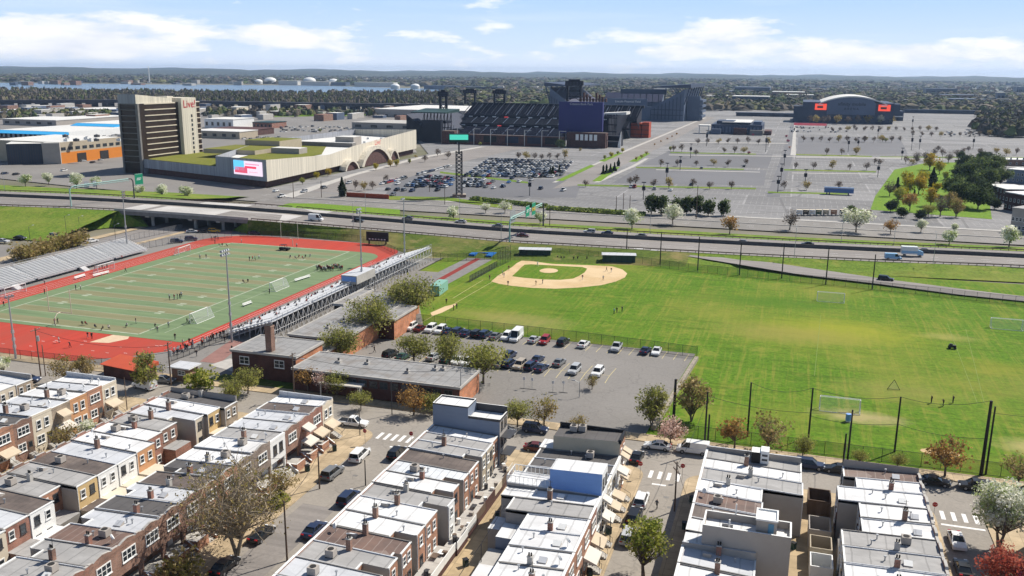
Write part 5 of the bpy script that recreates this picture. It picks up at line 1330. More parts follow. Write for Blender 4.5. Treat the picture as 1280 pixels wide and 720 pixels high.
b = MB(); b.box(-2.0,2.0,-1.6,1.6,0,2.9,0); b.build('wall', M['brick_brown'], t); b = MB(); b.box(-2.6,2.6,-2.1,2.1,2.9,3.15,0,1); b.build('roof', [M['white'],M['roof_silver']], t)
o = link('window', win_mesh(1.6,.9,2), t, (.4,-1.6,1.5)); o.rotation_euler[2] = -PI/2
t = thing('container_shed', 'orange-red roofed shed beside the fan shaped olive tree', 'shed', (*G(163,470),0), rad(-8))
b = MB(); b.box(-5.2,5.2,-2.2,2.2,0,2.5,0); b.build('wall', M['brick_dark'], t); b = MB(); b.prism([(-5.6,-2.7),(5.6,-2.7),(5.6,2.7),(-5.6,2.7)],2.5,2.6,0,0,bottom=True,zs=[2.6,2.6,3.3,3.3]); b.build('roof', plain('orange_red_roof', (.48,.085,.04), .7, .1, .5), t)

# ---------------------------------------------------------------- track-side stands
M['frame'] = plain('bright_galvanised_frame', (.66,.66,.66), .6, .1, 1)
M['plank'] = plain('aluminium_planks', (.60,.60,.60), .45, .1, 1.2, metal=.15)
def bleacher(name, label, x_front, x_back, y0, y1, zf, zb, rows, press=None):
    t = thing(name, label, 'grandstand', (x_front,y0,0)); sx = 1 if x_back > x_front else -1; D = abs(x_back-x_front); L = y1-y0
    b = MB()
    for i in range(rows):
        xa = sx*D*i/rows; xb = sx*D*(i+1)/rows; z = zf+(zb-zf)*i/(rows-1)
        lo, hi = min(xa,xb), max(xa,xb)
        nb = 5
        for k in range(nb): b.box(lo,hi,L*k/nb+(.5 if k else 0),L*(k+1)/nb-.5,z-.06,z,0); b.box(lo+.15,lo+.5,L*k/nb+(.5 if k else 0),L*(k+1)/nb-.5,z+.34,z+.42,0); b.box((lo if sx>0 else hi-.05),(lo+.05 if sx>0 else hi),L*k/nb+(.5 if k else 0),L*(k+1)/nb-.5,z-.06-(zb-zf)/(rows-1),z-.06,0)
    b.build('seating_rows', M['plank'], t)
    b = MB()
    for k in range(1,5): b.bar((0,L*k/5,zf),(sx*D,L*k/5,zb),.9,.05)
    struct(b.build('aisle', M['steel'], t))
    n = int(L/2.4)
    b = MB()
    for j in range(n+1):
        y = L*j/n
        for i in range(4):
            x = sx*D*(i+.5)/4+sx*D*.12; z = zf+(zb-zf)*(i+.9)/4
            b.bar((x,y,0),(x,y,z-.1),.09,.09)
        b.bar((sx*.6,y,.1),(sx*D,y,zb-.2),.09,.09)
        if j < n:
            yy = L*(j+1)/n; b.bar((sx*D,y,.1),(sx*D,yy,zb*.95),.08,.08); b.bar((sx*D,yy,.1),(sx*D,y,zb*.95),.08,.08); b.bar((sx*D*.62,y,.1),(sx*D*.62,yy,zb*.6),.08,.08)
            b.bar((sx*D,y,zb*.5),(sx*D,yy,zb*.5),.08,.08)
    b.build('support_frame', M['frame'], t)
    b = MB()
    for zz in (zb+.6,zb+1.1): b.tube((sx*D,0,zz),(sx*D,L,zz),.05,5)
    for j in range(0,n+1,1): b.tube((sx*D,L*j/n,zb-.2),(sx*D,L*j/n,zb+1.1),.045,5)
    for yy in (0,L):
        b.tube((0,yy,zf+1.0),(sx*D,yy,zb+1.1),.05,5)
    for zz in (zf+.4,zf+.9): b.tube((-sx*.3,0,zz),(-sx*.3,L,zz),.05,5)
    b.build('railing', M['steel'], t)
    for k in (.3,.62):
        b = MB()
        for i in range(6): b.box(min(-sx*2.2+sx*.36*i,-sx*2.2+sx*.36*(i+1)),max(-sx*2.2+sx*.36*i,-sx*2.2+sx*.36*(i+1)),L*k-1.1,L*k+1.1,0,zf*(i+1)/6,0)
        b.build('stairs', M['plank'], t)
    if press:
        y, l, h = press; b = MB(); xa, xb = sx*D*.72, sx*D*1.12; b.box(xa,xb,y-y0,y-y0+l,zb+.1,zb+h,0,1); pb = b.build('press_box', [M['conc'],M['roof_silver']], t)
        b = MB(); b.box(xa+.3,xb-.3,y-y0-.05,y-y0-.004,zb+.8,zb+2.2,0); b.build('window', M['bluewall'], pb)
        b = MB()
        for k in range(4): b.bar((xb-.2,y-y0+l*k/3.0,0),(xb-.2,y-y0+l*k/3.0,zb),.15,.15)
        b.build('stilts', M['darksteel'], t)
    return t
bleacher('grandstand','long steel bleachers with white press box between track and school',-127.0,-114.8,178,277,1.2,4.9,12,(219,11.5,2.5))
bleacher('grandstand','empty pale steel bleachers along the left side of the track',-214.5,-224.0,175,258,1.2,4.2,12)
sb = thing('scoreboard','black scoreboard on posts behind the far track bend','scoreboard',(*G(472,306),0),rad(2))
hh = HT(472,306,290); b = MB(); b.box(-4.4,4.4,-.3,.3,hh-3.4,hh,0); b.build('panel', M['black'], sb)
for x in (-3.4,3.4): b = MB(); b.box(x-.2,x+.2,-.2,.2,0,hh-3.41); b.build('post', M['black'], sb)
b = MB()
for x in (-3,-1.8,-.6,.6,1.8,3): b.box(x-.35,x+.35,-.33,-.31,hh-2.9,hh-2.5)
b.build('digits', M['white'], sb)
# goal posts and soccer goals
def goalpost(loc, label, f):
    t = thing('goal_post', label, 'goal post', (loc[0],loc[1],.1)); b = MB(); s = -f
    b.tube((0,s*2.0,0),(0,s*2.0,2.0),.13,7); b.tube((0,s*2.0,2.0),(0,s*1.2,2.9),.12,7); b.tube((0,s*1.2,2.9),(0,0,3.05),.11,7); b.build('gooseneck', M['offwhite'], t)
    b = MB(); b.tube((-3.55,0,3.05),(3.55,0,3.05),.10,6); b.build('crossbar', M['offwhite'], t)
    for x in (-3.5,3.5): b = MB(); b.tube((x,0,3.05),(x,0,9.4),.08,6); b.build('upright', M['offwhite'], t)
goalpost((-173.2,174.2),'cream goal post at the near end of the football field',1)
goalpost((-173.2,283.2),'cream goal post at the far end of the football field',-1)
M['net_white'] = netting('white_goal_net', (.7,.7,.7), .16)
def goal(loc, ang, label, wd=7.3, dp=2.0, h=2.44, z=0.05):
    t = thing('soccer_goal', label, 'goal', (loc[0],loc[1],z), rad(ang), 'white soccer goals'); b = MB(); w2 = wd/2; r = .09
    b.tube((0,-w2,0),(0,-w2,h),r,6); b.tube((0,w2,0),(0,w2,h),r,6); b.tube((0,-w2,h),(0,w2,h),r,6)
    for y in (-w2,w2): b.tube((0,y,h),(-.8,y,h),.05,5); b.tube((-.8,y,h),(-dp,y,0),.05,5); b.tube((0,y,0),(-dp,y,0),.05,5)
    b.tube((-dp,-w2,0),(-dp,w2,0),.06,5); b.build('frame', M['white'], t)
    b = MB(); b.face([(-.8,-w2,h),(0,-w2,h),(0,w2,h),(-.8,w2,h)]); b.face([(-dp,-w2,0),(-.8,-w2,h),(-.8,w2,h),(-dp,w2,0)])
    for y in (-w2,w2): b.face([(0,y,0),(-dp,y,0),(-.8,y,h),(0,y,h)])
    b.build('net', M['net_white'], t)
goal(G(249,400),180,'white soccer goal nearest the grandstand on the right touchline',z=.1); goal(G(346,361),180,'white netted goal before the crowd of players',z=.1)
goal(G(231,317),5,'white soccer goal at the far left corner of the turf',z=.1); goal(G(133,339),0,'white goal beside the group by the left track',z=.1); goal(G(20,368),0,'white goal at the left picture edge',z=.1)
goal(G(1038,376),90,'white goal at the far side of the grass field, left one'); goal(G(1257,410),90,'white goal at the right edge of the grass field'); goal(G(1049,512),90,'white goal near the fence with worn goalmouth')
for (p,q),lab in ((((304,384),(315,380)),'white bench by the right touchline'),(((369,353),(388,347)),'white bench behind the netted goal'),(((94,350),(107,346)),'white bench left of the red track crossing'),(((117,347),(137,342)),'long white bench before the left goal')):
    (xa,ya),(xb,yb) = G(*p),G(*q); t = thing('team_bench', lab, 'bench', ((xa+xb)/2,(ya+yb)/2,.1), math.atan2(yb-ya,xb-xa)); L = math.hypot(xb-xa,yb-ya)
    b = MB(); b.box(-L/2,L/2,-.2,.2,.42,.5); b.build('seat', M['white'], t); b = MB(); b.box(-L/2,L/2,.22,.28,.6,.95); b.build('backrest', M['white'], t)
    for s in (-.4,0,.4): b = MB(); b.box(L*s-.05,L*s+.05,-.18,.26,0,.42); b.build('leg', M['steel'], t)
# pole-vault mats, shed, dugouts, backstop
t = thing('landing_mat','blue U-shaped vault landing mats at the end of the red runway','mat',(*G(603,320),.05))
for (a,c,e_,f) in ((-4.2,4.2,1.2,3.8),(-4.2,-2.0,-2.6,1.19),(2.0,4.2,-2.6,1.19)): b = MB(); b.box(a,c,e_,f,0,.85); b.build('cushion', plain('blue_vinyl', (.02,.16,.50), .4, .08, 1) if 'blue_vinyl' not in bpy.data.materials else bpy.data.materials['blue_vinyl'], t)
t = thing('storage_container','mint green storage container by the runway','container',(*G(549,366),.04),rad(4))
mg = plain('mint_green_steel', (.22,.42,.34), .5, .07, .6, stretch=(4,4,.3)); b = MB(); b.box(-1.4,1.4,-4.2,4.2,.1,2.9,0); b.build('body', mg, t); b = MB(); b.box(-1.45,1.45,-4.25,4.25,2.9,3.02); b.build('roof', mg, t); b = MB(); b.box(-1.2,1.2,-4.26,-4.21,.2,2.8); b.build('door', mg, t)
M['dkgreen'] = plain('dark_green_panels', (.022,.052,.045), .5, .12, .5)
for (xa, xb, py, lab) in ((649,688,321.5,'dark green dugout at the left of the baseball infield'),(753,794,328.5,'dark green dugout right of the baseball infield')):
    (ax,ay),(bx,by) = G(xa,py),G(xb,py+ (1 if xa<700 else 1)); t = thing('dugout', lab, 'dugout', (ax,ay,0), math.atan2(by-ay,bx-ax)); L = math.hypot(bx-ax,by-ay)
    b = MB(); b.box(0,L,0,.12,0,2.7,0); b.box(0,.12,.12,2.6,0,2.7,0); b.box(L-.12,L,.12,2.6,0,2.7,0); b.box(.12,L-.12,2.48,2.6,0,2.7,0); b.build('wall', M['dkgreen'], t); b = MB(); b.prism([(-.3,-.3),(L+.3,-.3),(L+.3,2.9),(-.3,2.9)],2.7,2.8,0,0,bottom=True,zs=[2.8,2.8,3.1,3.1]); b.build('roof', M['roof_silver'], t)
    b = MB()
    for k in range(6): x = L*(k+.5)/6; b.box(x-.06,x+.06,-.05,-.001,0,2.7)
    b.build('mullion', M['black'], t)
fence('tall black backstop net behind home plate', [G(622,334),G(638,326.5)], 5.6, 2.2)
fence('dark screened fence along the left foul line', [G(587,353),G(605,343),G(621,334)], 2.1, 2.4, 'net_screen')
fence('black fence at the foot of the motorway bank behind the dugouts', [G(497,319),G(560,327),G(628,323.5),G(700,319.5),G(760,324.5),G(860,339),G(960,349),G(1100,363),G(1285,383)], 2.6, 3.2)
fence('black fence behind the far track bend', [G(300,296),G(380,297.5),G(440,301),G(470,306),G(497,319)], 2.4, 3.2)
fence('black fence between car park and sports field', [G(515,404),G(645,418.5),G(720,427.5),G(800,437.5),G(871,447)], 2.6, 3.0)
fence('black fence along the near edge of the sports field', [(-18.5,151.6),(24,151.6),(110,151.6)], 2.4, 3.0)
fence('dark fence between sidewalk and running track', [(-213,147.8),(-160,148.4),(-124,150.2)], 2.2, 3.0, mid=True)
fence('grey fence along the service lane left of the track', [G(163,314),G(226,303),G(290,297)], 2.4, 2.6, 'net_grey', 'darksteel')
fence('brown-grey fence along the underpass road', [G(140,309),G(168,300),G(228,287)], 2.4, 2.6, 'net_grey', 'darksteel')
fence('black fence before the bleacher crowd by the entrance', [G(214,452),G(237,444),G(262,432),G(285,424)], 1.3, 2.0)
wl = thing('retaining_wall','low rubble wall along the right edge of the car park','wall',(-18.0,153,0)); b = MB()
b.prism([(-3.0,0),(-2.2,0),(.9,44),(.1,44)],0,.9,0); b.build('wall', plain('rubble_stone', (.30,.26,.21), .95, .4, 1.2), wl)
# small things on the grass
t = thing('ball_net','white pop-up rebound net on the grass','net',(*G(1117,487),.03)); b = MB(); b.tube((-1.2,0,0),(0,.4,2.0),.05,5); b.tube((1.2,0,0),(0,.4,2.0),.05,5); b.tube((-1.2,0,0),(1.2,0,0),.05,5); b.build('frame', M['black'], t); b = MB(); b.face([(-1.2,0,.03),(1.2,0,.03),(0,.4,2.0)]); b.build('net', M['net_white'], t)
t = thing('field_bin','blue bin on a stand near the worn goalmouth','bin',(*G(1060,527),.03)); b = MB(); b.prism(ellipse(0,0,.5,.5,10),.3,1.5,0); b.build('body', M['bluewall'], t); b = MB(); b.box(-.4,.4,-.4,.4,0,.3); b.build('stand', M['white'], t)
t = thing('mower','small dark ride-on mower parked on the grass field','mower',(*G(1190,436),.03)); b = MB(); b.box(-.8,.8,-.45,.45,.35,.9); b.box(-.6,0,-.3,.3,.9,1.2); b.build('body', M['black'], t)
for x in (-.6,.6):
    for y in (-.45,.45): b = MB(); b.tube((x,y-.1,.3),(x,y+.1,.3),.3,10); b.build('wheel', M['tyre'], t)
t = thing('utility_cart','dark utility cart with roof before the far goal post','cart',(*G(356,313),.06)); b = MB(); b.box(-1.9,1.9,-.8,.8,.4,1.0); b.build('body', M['black'], t); b = MB(); b.box(-1.6,.6,-.75,.75,1.9,2.0); 
for x in (-1.5,.5):
    for y in (-.7,.7): b.box(x-.04,x+.04,y-.04,y+.04,1.0,1.9)
b.build('roof', M['black'], t)
for x in (-1.2,1.2):
    for y in (-.75,.75): b = MB(); b.tube((x,y-.12,.35),(x,y+.12,.35),.35,10); b.build('wheel', M['tyre'], t)

# ---------------------------------------------------------------- poles and lamps
for (bx,by,ty,lab,rows,ang,z) in ((290,428,314,'tallest floodlight mast on the near right of the football field',(2,4),180,0),(160,316,240,'floodlight mast at the far left corner of the track',(3,2),0,0),(453,371,262,'floodlight mast beside the press box',(2,3),180,0),(506,328,249,'floodlight mast behind the far bleacher end',(1,3),180,0),(20,449,371,'floodlight mast at the left picture edge by the track',(1,3),0,0)):
    floodlight(G(bx,by), HT(bx,by,ty), lab, ang, rows)
for k,(bx,by,ty,lab) in enumerate(((1226,594,501,'thick black net pole, rightmost of the pair by the golden trees'),(1232,593,508,'thinner pole tight beside the thick black net pole'),(1118,565,496,'black net pole behind the bare patch'),(1010.5,547,485,'black net pole left of the worn goalmouth'),(934,546,478,'black net pole above the brown tree pair'),(1059,578,512,'speckled utility pole below the worn goalmouth'),(1054,579,542,'short pole beside the speckled utility pole'),(842,524,474,'thick black post at the corner of the car park'),(880,564,490,'tall utility pole over the white van'),(884,563,518,'shorter pole beside the tall pole over the white van'))):
    pole(G(bx,by), HT(bx,by,ty), lab, .3 if k in (0,7) else .18, 'black')
for k,(bx,by,ty) in enumerate(((783,318,287),(825,331,290),(872,338,296),(924,344,303),(977,348,304),(1032,356,309),(1090,362,318))):
    pole(G(bx,by), HT(bx,by,ty), ['leftmost dark net post on the field edge, right of the dugout','second dark net post from the dugout along the field edge','third dark net post from the dugout along the field edge','fourth dark net post from the dugout along the field edge','fifth dark net post from the dugout along the field edge','sixth dark net post, above the far white goal','last dark net post, right of the far white goal'][k], .2, 'black', group='dark net posts along the field')
pole(G(843,639), 7.9, 'dark pole with crossarms at the corner of walking-man street', .14, 'wood', arms=2, ang=30)
pole(G(359,701), HT(359,701,626), 'brown pole right of the big bare tree', .14)
pole(G(399.5,611), HT(399.5,611,565), 'brown pole on the tan sidewalk by the porches', .13)
pole(G(457,607), HT(457,607,575), 'thin dark pole on the right kerb below the minivan', .1, 'black')
pole(G(159,513), HT(159,513,472), 'slim pole beside the white van on the cross street', .1)
pole(G(368,498), HT(368,498,441), 'leaning pole with crossarm in front of the chimney block', .15, arms=1, lamp=True)
pole(G(51,470), HT(51,470,410), 'pole with transformer and crossarm by the track fence', .15, arms=1, trans=True)
pole(G(57,470), HT(57,470,431), 'shorter pole next to the transformer pole', .12)
pole(G(214,482), HT(214,482,428), 'pole loaded with pale transformers by the gatehouse', .16, arms=2, trans=True, lamp=True)
pole(G(576,511), HT(576,511,460), 'lamp pole in front of the sunlit school end wall', .12, 'steel', 'street_lamp', 'street lamp', lamp=True)
pole(G(490,518), HT(490,518,476), 'plain lamp pole on the kerb left of the rust tree', .1, 'darksteel')
pole(G(450,545), HT(450,545,510), 'signal pole with green street sign at the pickup corner', .09, 'darksteel')
pole(G(1190,690), 8.0, 'leaning pole beside the white blossom tree', .12) if False else None
for (p,hp),(q,hq),sag,lab in ((((934,546),478),((1010.5,547),485),1.2,'drooping net cable between the two left net poles'),(((1010.5,547),485),((1118,565),496),1.0,'drooping net cable over the worn goalmouth'),(((1118,565),496),((1226,594),501),1.0,'drooping net cable to the thick black net pole'),(((1010.5,547),520),((1118,565),530),.7,'lower net cable across the goalmouth'),(((1118,565),530),((1226,594),548),.7,'lower net cable left of the thick net pole'),(((368,498),444),((576,511),463),1.4,'overhead wire along the school front'),(((51,470),413),((214,482),432),1.6,'overhead wire along the track fence'),(((880,564),495),((1059,578),515),1.2,'overhead wire above the rooftops to the speckled pole')):
    xp = (*G(*p), HT(*p,hp)); xq = (*G(*q), HT(*q,hq)); cable('overhead_cable', lab, xp, xq, sag, .035)
def stop_sign(loc, ang, label):
    t = thing('stop_sign', label, 'stop sign', (loc[0],loc[1],.13), rad(ang)); b = MB(); b.tube((0,0,0),(0,0,2.9),.035,5); b.build('post', M['steel'], t)
    b = MB(); o8 = [(.38*math.cos(PI/8+PI/4*i), .38*math.sin(PI/8+PI/4*i)) for i in range(8)]
    f = [(-.045,x,2.5+y) for x,y in o8]; b.face(f[::-1]); k = [(-.02,x,2.5+y) for x,y in o8]; b.face(k)
    for i in range(8): b.face([f[i],f[(i+1)%8],k[(i+1)%8],k[i]])
    b.build('plate', plain('stop_red', (.42,.02,.02), .5, .05, 1) if 'stop_red' not in bpy.data.materials else bpy.data.materials['stop_red'], t)
    text('STOP',.26,(-.05,0,2.5),(PI/2,0,-PI/2),M['white'],t,ext=.0)
stop_sign((-66.9,130.4),90,'red stop sign on the tan corner left of the crosswalk by minivan street'); stop_sign((-58.9,131.9),95,'red stop sign on the right kerb of minivan street')
stop_sign((-19.5,132.3),90,'red stop sign at the left kerb of walking-man street'); stop_sign((-13.0,133.6),95,'red stop sign at the right kerb of walking-man street'); stop_sign((23.4,132.0),90,'red stop sign by the crosswalk at the white blossom tree')
for k,(px,py) in enumerate(((655,462+27),(665,490),(691,494),(704,494))):
    t = thing('bay_sign','small grey sign post standing in the car park','sign post',(*G(px,py-3),.04),0,'sign posts in the school car park'); b = MB(); b.tube((0,0,0),(0,0,2.4),.04,5); b.build('post',M['steel'],t); b = MB(); b.box(-.25,.25,-.04,-.005,1.9,2.5); b.build('plate',M['white'],t); b = MB(); b.box(-.9,.9,-.1,.1,0,.12); b.build('base',M['conc_dark'],t)
street_lamp(G(724,497),HT(724,497,477),180,'white lamp with control box in the school car park',arm=1.0)
for k,(px,py,ty) in enumerate(((145,304,281),(84,300,270),(38,303,283),(100,290,282))):
    street_lamp(G(px,py),max(6,HT(px,py,ty)),90,['street lamp on the sidewalk right of the underpass road','tall dark lamp on the grass bank edge','dark lamp left of the hedge shrubs','short lamp on the bright bank'][k],m='darksteel')

b = MB()
for (p,q) in (((1184,404),(1222,505)),((1207,411),(1230,503)),((1026,394),(1018,470))):
    (x0,y0),(x1,y1) = G(*p),G(*q); b.face([(x0-.05,y0,.045),(x0+.05,y0,.045),(x1+.05,y1,.045),(x1-.05,y1,.045)])
struct(b.build('faint_pitch_lines', plain('faded_chalk_on_grass', (.18,.24,.06), .9, .2, .6)))
sheet_px('worn_earth', [(538,391),(556,383),(572,379),(566,384),(552,391),(540,395)], .06, M['sand'])
def top_of(bx,by,ty,dz=.4): X,Y = G(bx,by); return (X,Y,HT(bx,by,ty)-dz)
for p,q,sag,lab in ((top_of(359,701,626),top_of(399.5,611,565),.7,'overhead wire along the left kerb of minivan street'),(top_of(399.5,611,565),top_of(450,545,510),.6,'overhead wire to the pickup corner'),(top_of(399.5,611,565),(-74,107,6.6),.4,'service wire to a grey brick front'),(top_of(359,701,626),(-74,84,6.4),.5,'service wire to a brown brick front'),((-12.8,123.1,7.2),(-9.4,112,6.5),.4,'service wire to the rust roofed house'),((-12.8,123.1,7.3),top_of(880,564,490,1.5),.8,'overhead wire from the corner pole to the tall pole'),(top_of(1059,578,512),(9.5,124,6.4),.6,'service wire down to the rightmost row'),(top_of(1226,594,501,2),(60,151.6,13),.8,'net cable leaving at the right picture edge'),((-34.6,118,5.6),(-33.6,84,5.8),.9,'overhead wire above the tan alley')): cable('overhead_cable',lab,p,q,sag,.03)
for k,(x,y,hh,lab) in enumerate(((-33.6,96,5.4,'thin pole in the tan alley, nearer one'),(-34.6,118,6.2,'thin pole in the tan alley, farther one'),(-32.6,90.5,3.2,'short leaning post in the tan alley'),(-20.2,104.5,4.2,'thin post on the tan sidewalk below the awnings'),(-20.0,110.5,4.0,'thin post on the tan sidewalk beside the silver suv'),(29.9,121.0,6.5,'dark pole on the right kerb beside the white tree'))): pole((x,y),hh,lab,.07,'darksteel',z=.12)
binm = mesh_c('bin', lambda: (lambda q: (q.prism([(-.3,-.32),(.3,-.32),(.3,.32),(-.3,.32)],0,.95,0,0), q.mesh('body',[M['dkgreen']]))[1])(MB())); lidm = mesh_c('binlid', lambda: (lambda q: (q.box(-.34,.34,-.37,.37,.96,1.04), q.mesh('lid',[M['black']]))[1])(MB()))
for k,(x,y) in enumerate(((-70.6,126.3),(-70.9,117.8),(-71.0,109.6),(-71.2,101),(-20.8,121),(-20.7,113.2),(-20.8,101.5),(-36.9,112.5),(-36.8,99),(-30.4,106.8),(4.0,117),(8.9,104),(22.4,118.5),(22.6,110),(-10.6,126.5),(-10.8,118))):
    t = thing('wheelie_bin','dark green wheelie bin standing on the pavement or in an alley','bin',(x,y,.14),R.random(),'wheelie bins outside the houses'); link('body',binm,t); link('lid',lidm,t)

# ---------------------------------------------------------------- vehicles near the camera
def CP(ty,col,px,head,label,group=None,z=0.0): return car(ty,col,G(px[0],px[1],z),head,label,group,z)
lot = [('sedan','silver',(493,418)),('suv','white',(504,418)),('sedan','darkred',(520,417)),('suv','white',(531.5,419)),('suv','white',(543.5,421)),('sedan','navy',(556,419.5)),('suv','navy',(568.5,420.5)),('sedan','navy',(579.5,422)),('suv','black',(591,424.5)),('suv','navy',(603,424)),('sedan','grey',(615,427)),('suv','white',(627,429.5)),('hivan','white',(640,430)),('sedan','silver',(661,434)),('suv','red',(677,433)),('suv','black',(699.5,435.5)),('sedan','white',(725.5,438)),('pickup','silver',(767.5,442)),('sedan','navy',(804,446)),('sedan','white',(818,447))]
for k,(ty,col,px) in enumerate(lot):
    x, y = G(*px); y = 198.6+R.uniform(-.3,.3) if px[0] > 480 else y
    car(ty,col,(x,y),-90 if k in (1,3,4,11,12,14,17,19) else 84,'%s %s, %s from the left in the row along the car park fence' % (col, {'suv':'suv','sedan':'car','hivan':'tall van','pickup':'pickup'}[ty], ordinal(k)),'cars along the car park fence',.045)
lot2 = [('suv','black',(488,446)),('sedan','green',(504,449)),('sedan','silver',(542.5,449)),('sedan','green',(559,453)),('sedan','white',(572,454)),('suv','white',(585,456)),('sedan','black',(597,456)),('sedan','grey',(609,457)),('sedan','grey',(625,458)),('suv','navy',(637,458)),('suv','tan',(649.5,460)),('suv','navy',(664,461)),('sedan','navy',(677,463)),('suv','silver',(718,466)),('suv','white',(747,469))]
for k,(ty,col,px) in enumerate(lot2):
    x, y = G(*px); car(ty,col,(x,max(y,173.4)),-94 if k in (4,5,10,13,14) else 82,'%s %s, %s from the left in the near double row of the car park' % (col, {'suv':'suv','sedan':'car'}[ty], ordinal(k)),'cars in the middle of the car park',.045)
for k,(ty,col,px) in enumerate((('suv','white',(607,446)),('suv','navy',(637,447)),('sedan','navy',(672,452)),('sedan','grey',(699,456)))):
    CP(ty,col,px,84,'%s %s, %s from the left in the far half of the double row' % (col, {'suv':'suv','sedan':'car'}[ty], ordinal(k)),'cars in the middle of the car park',.045)
car('pickup','white',(-72.8,134.9+2.6),2,'white pickup coming out behind the cream corner house')
car('minivan','white',(-65.3,125.2),93,'white minivan with tinted windows driving up the wide street',name='minivan')
car('suv','black',(-59.7,127.8),90,'black suv at the kerb right of the minivan'); car('suv','grey',(-66.3,117.6),88,'dark grey suv on the left kerb behind the minivan')
car('suv','navy',(-59.8,110.6),90,'navy suv half hidden by a white roof on minivan street'); car('sedan','navy',(-59.9,100.6),90,'navy car lower down by the right kerb of minivan street'); car('sedan','black',(-66.2,97.2),90,'black car under the boughs of the big bare tree')
car('sedan','black',(-66.1,88.6),90,'black car at the foot of the big bare tree')
car('suv','white',(-17.9,123.9),90,'white suv, topmost parked on walking-man street'); car('suv','black',(-18.0,118.6),90,'black suv between white and silver ones on walking-man street'); car('suv','silver',(-17.8,112.6),90,'silver suv, lowest parked on walking-man street')
car('sedan','black',(-21.2,139.2),88,'black car beside the awnings of the tan corner building')
car('sedan','white',(-18.6,145.0),180,'white sedan under the pink budding tree'); car('van','white',(-12.6,145.2),180,'white van parked beside the tall pole')
car('suv','navy',(6.4,145.2),0,'dark suv behind the grey corner roof'); car('sedan','black',(10.8,145.0),180,'black car left of the rusty seamed end roof')
car('sedan','black',(25.2,145.1),0,'black sedan under the golden brown tree'); car('suv','black',(31.0,145.1),180,'black suv beside the thick net pole'); car('suv','navy',(38.5,145.1),180,'navy suv at the right picture edge')
car('sedan','white',(25.6,125.8),-88,'white car at the stop line by the white blossom tree'); car('sedan','black',(25.2,118.0),90,'dark car below the white one at the right kerb'); car('sedan','silver',(29.0,108.5),90,'pale car under the coral red tree')
car('van','white',(-121.8,141.8),168,'white van driving away from the left corner'); car('sedan','silver',(-111.4,139.2),20,'silver car turning at the brown-roof corner'); car('sedan','grey',(-120.5,150.0-3.9),8,'grey car in shade before the gatehouse')
car('sedan','navy',(-147.0,137.6),15,'dark car behind the leftmost end house')
car('sedan','silver',(-45.8,142.6),5,'silver car on the cross street behind the corner terrace'); car('suv','navy',(-40.6,145.4),0,'navy suv left of the tan corner building'); car('sedan','grey',(-36.6,128.2),90,'dark grey car in the alley behind the tan building'); car('sedan','darkred',(-38.0,137.6),5,'dark red car at the alley mouth')
for ty,col,px,h,lab in (('sedan','black',(25,299),5,'black car in the side lot left of the bank'),('sedan','silver',(4,303),5,'silver car at the left picture edge by the bank'),('suv','grey',(69,297),-10,'grey suv climbing past the bank'),('sedan','white',(115,303),80,'white car on the underpass road'),('sedan','silver',(240,291),30,'silver car left of the yellow one by the bridge'),('sedan','black',(255,291),30,'black car between silver and yellow cars by the bridge'),('suv','yellow',(268,290.5),20,'bright yellow suv beside the bridge abutment'),('suv','navy',(221,303.5),35,'navy suv on the service lane, nearer the track'),('suv','navy',(239,300.5),35,'navy suv on the service lane, behind the other'),('sedan','navy',(318,293),10,'navy car at the end of the service lane'),('suv','black',(504,341),70,'black suv parked at the far bleacher end')):
    CP(ty,col,px,h,lab,z=.04)
# motorway traffic, standing still
def hwcar(ty,col,px,head,lab,z0=None):
    x,y = G(px[0],px[1],2.5); z = zh(x); x,y = G(px[0],px[1],z); z = zh(x)+.02
    return car(ty,col,(x,y),head,lab,'motorway traffic',z)
for ty,col,px,h,lab in (('hivan','white',(395,275),5,'pale box van on the near lanes left of the floodlight masts'),('sedan','black',(448,277),5,'black car on the near lanes by the floodlight masts'),('sedan','grey',(510,274),184,'grey car on the far lanes behind the single lamp'),('sedan','silver',(576,278.5),184,'silver car on the far lanes left of the sign gantry'),('sedan','grey',(622,284),184,'dark car on the far lanes just left of the gantry'),('sedan','darkred',(654,296),5,'dark red car on the near lanes under the gantry'),('suv','silver',(737,291.5),184,'silver suv on the far lanes right of the gantry'),('sedan','navy',(759,293),184,'navy car following the silver suv'),('sedan','grey',(801,296.5),184,'grey car on the far lanes near the round white tree'),('sedan','black',(1009,307),184,'black car on the far lanes, right part'),('sedan','grey',(927,304.5),184,'grey car on the far lanes above the slip road'),('van','skyblue',(1116,324.5),5,'pale blue van on the near lanes at right'),('sedan','black',(1154,315.5),184,'black car beyond the box truck')):
    hwcar(ty,col,px,h,lab)
x,y = G(1140,321,2); t = thing('box_truck','white and blue box truck on the near lanes beside the pale van','truck',(x,y+1.2,2.02),rad(5),'motorway traffic')
b = MB(); b.box(-3.6,1.6,-1.15,1.15,.8,3.4); b.build('cargo_box', CARPAINT['white'], t); b = MB(); b.prism([(1.65,-1.05),(3.5,-1.05),(3.5,1.05),(1.65,1.05)],.5,2.4,0,0,zs=[2.4,1.7,1.7,2.4]); b.build('cab', CARPAINT['skyblue'], t)
b = MB(); b.box(-3.6,1.6,-1.17,-1.151,1.2,2.0); b.build('stripe', CARPAINT['skyblue'], t)
for xx in (-2.4,2.5):
    for yy in (-1.0,1.0): link('wheel', car_mesh('suv','white','wheel'), t, (xx,yy,.05))
CP('suv','black',(1107,351),-9,'black suv on the slip road',z=.35)

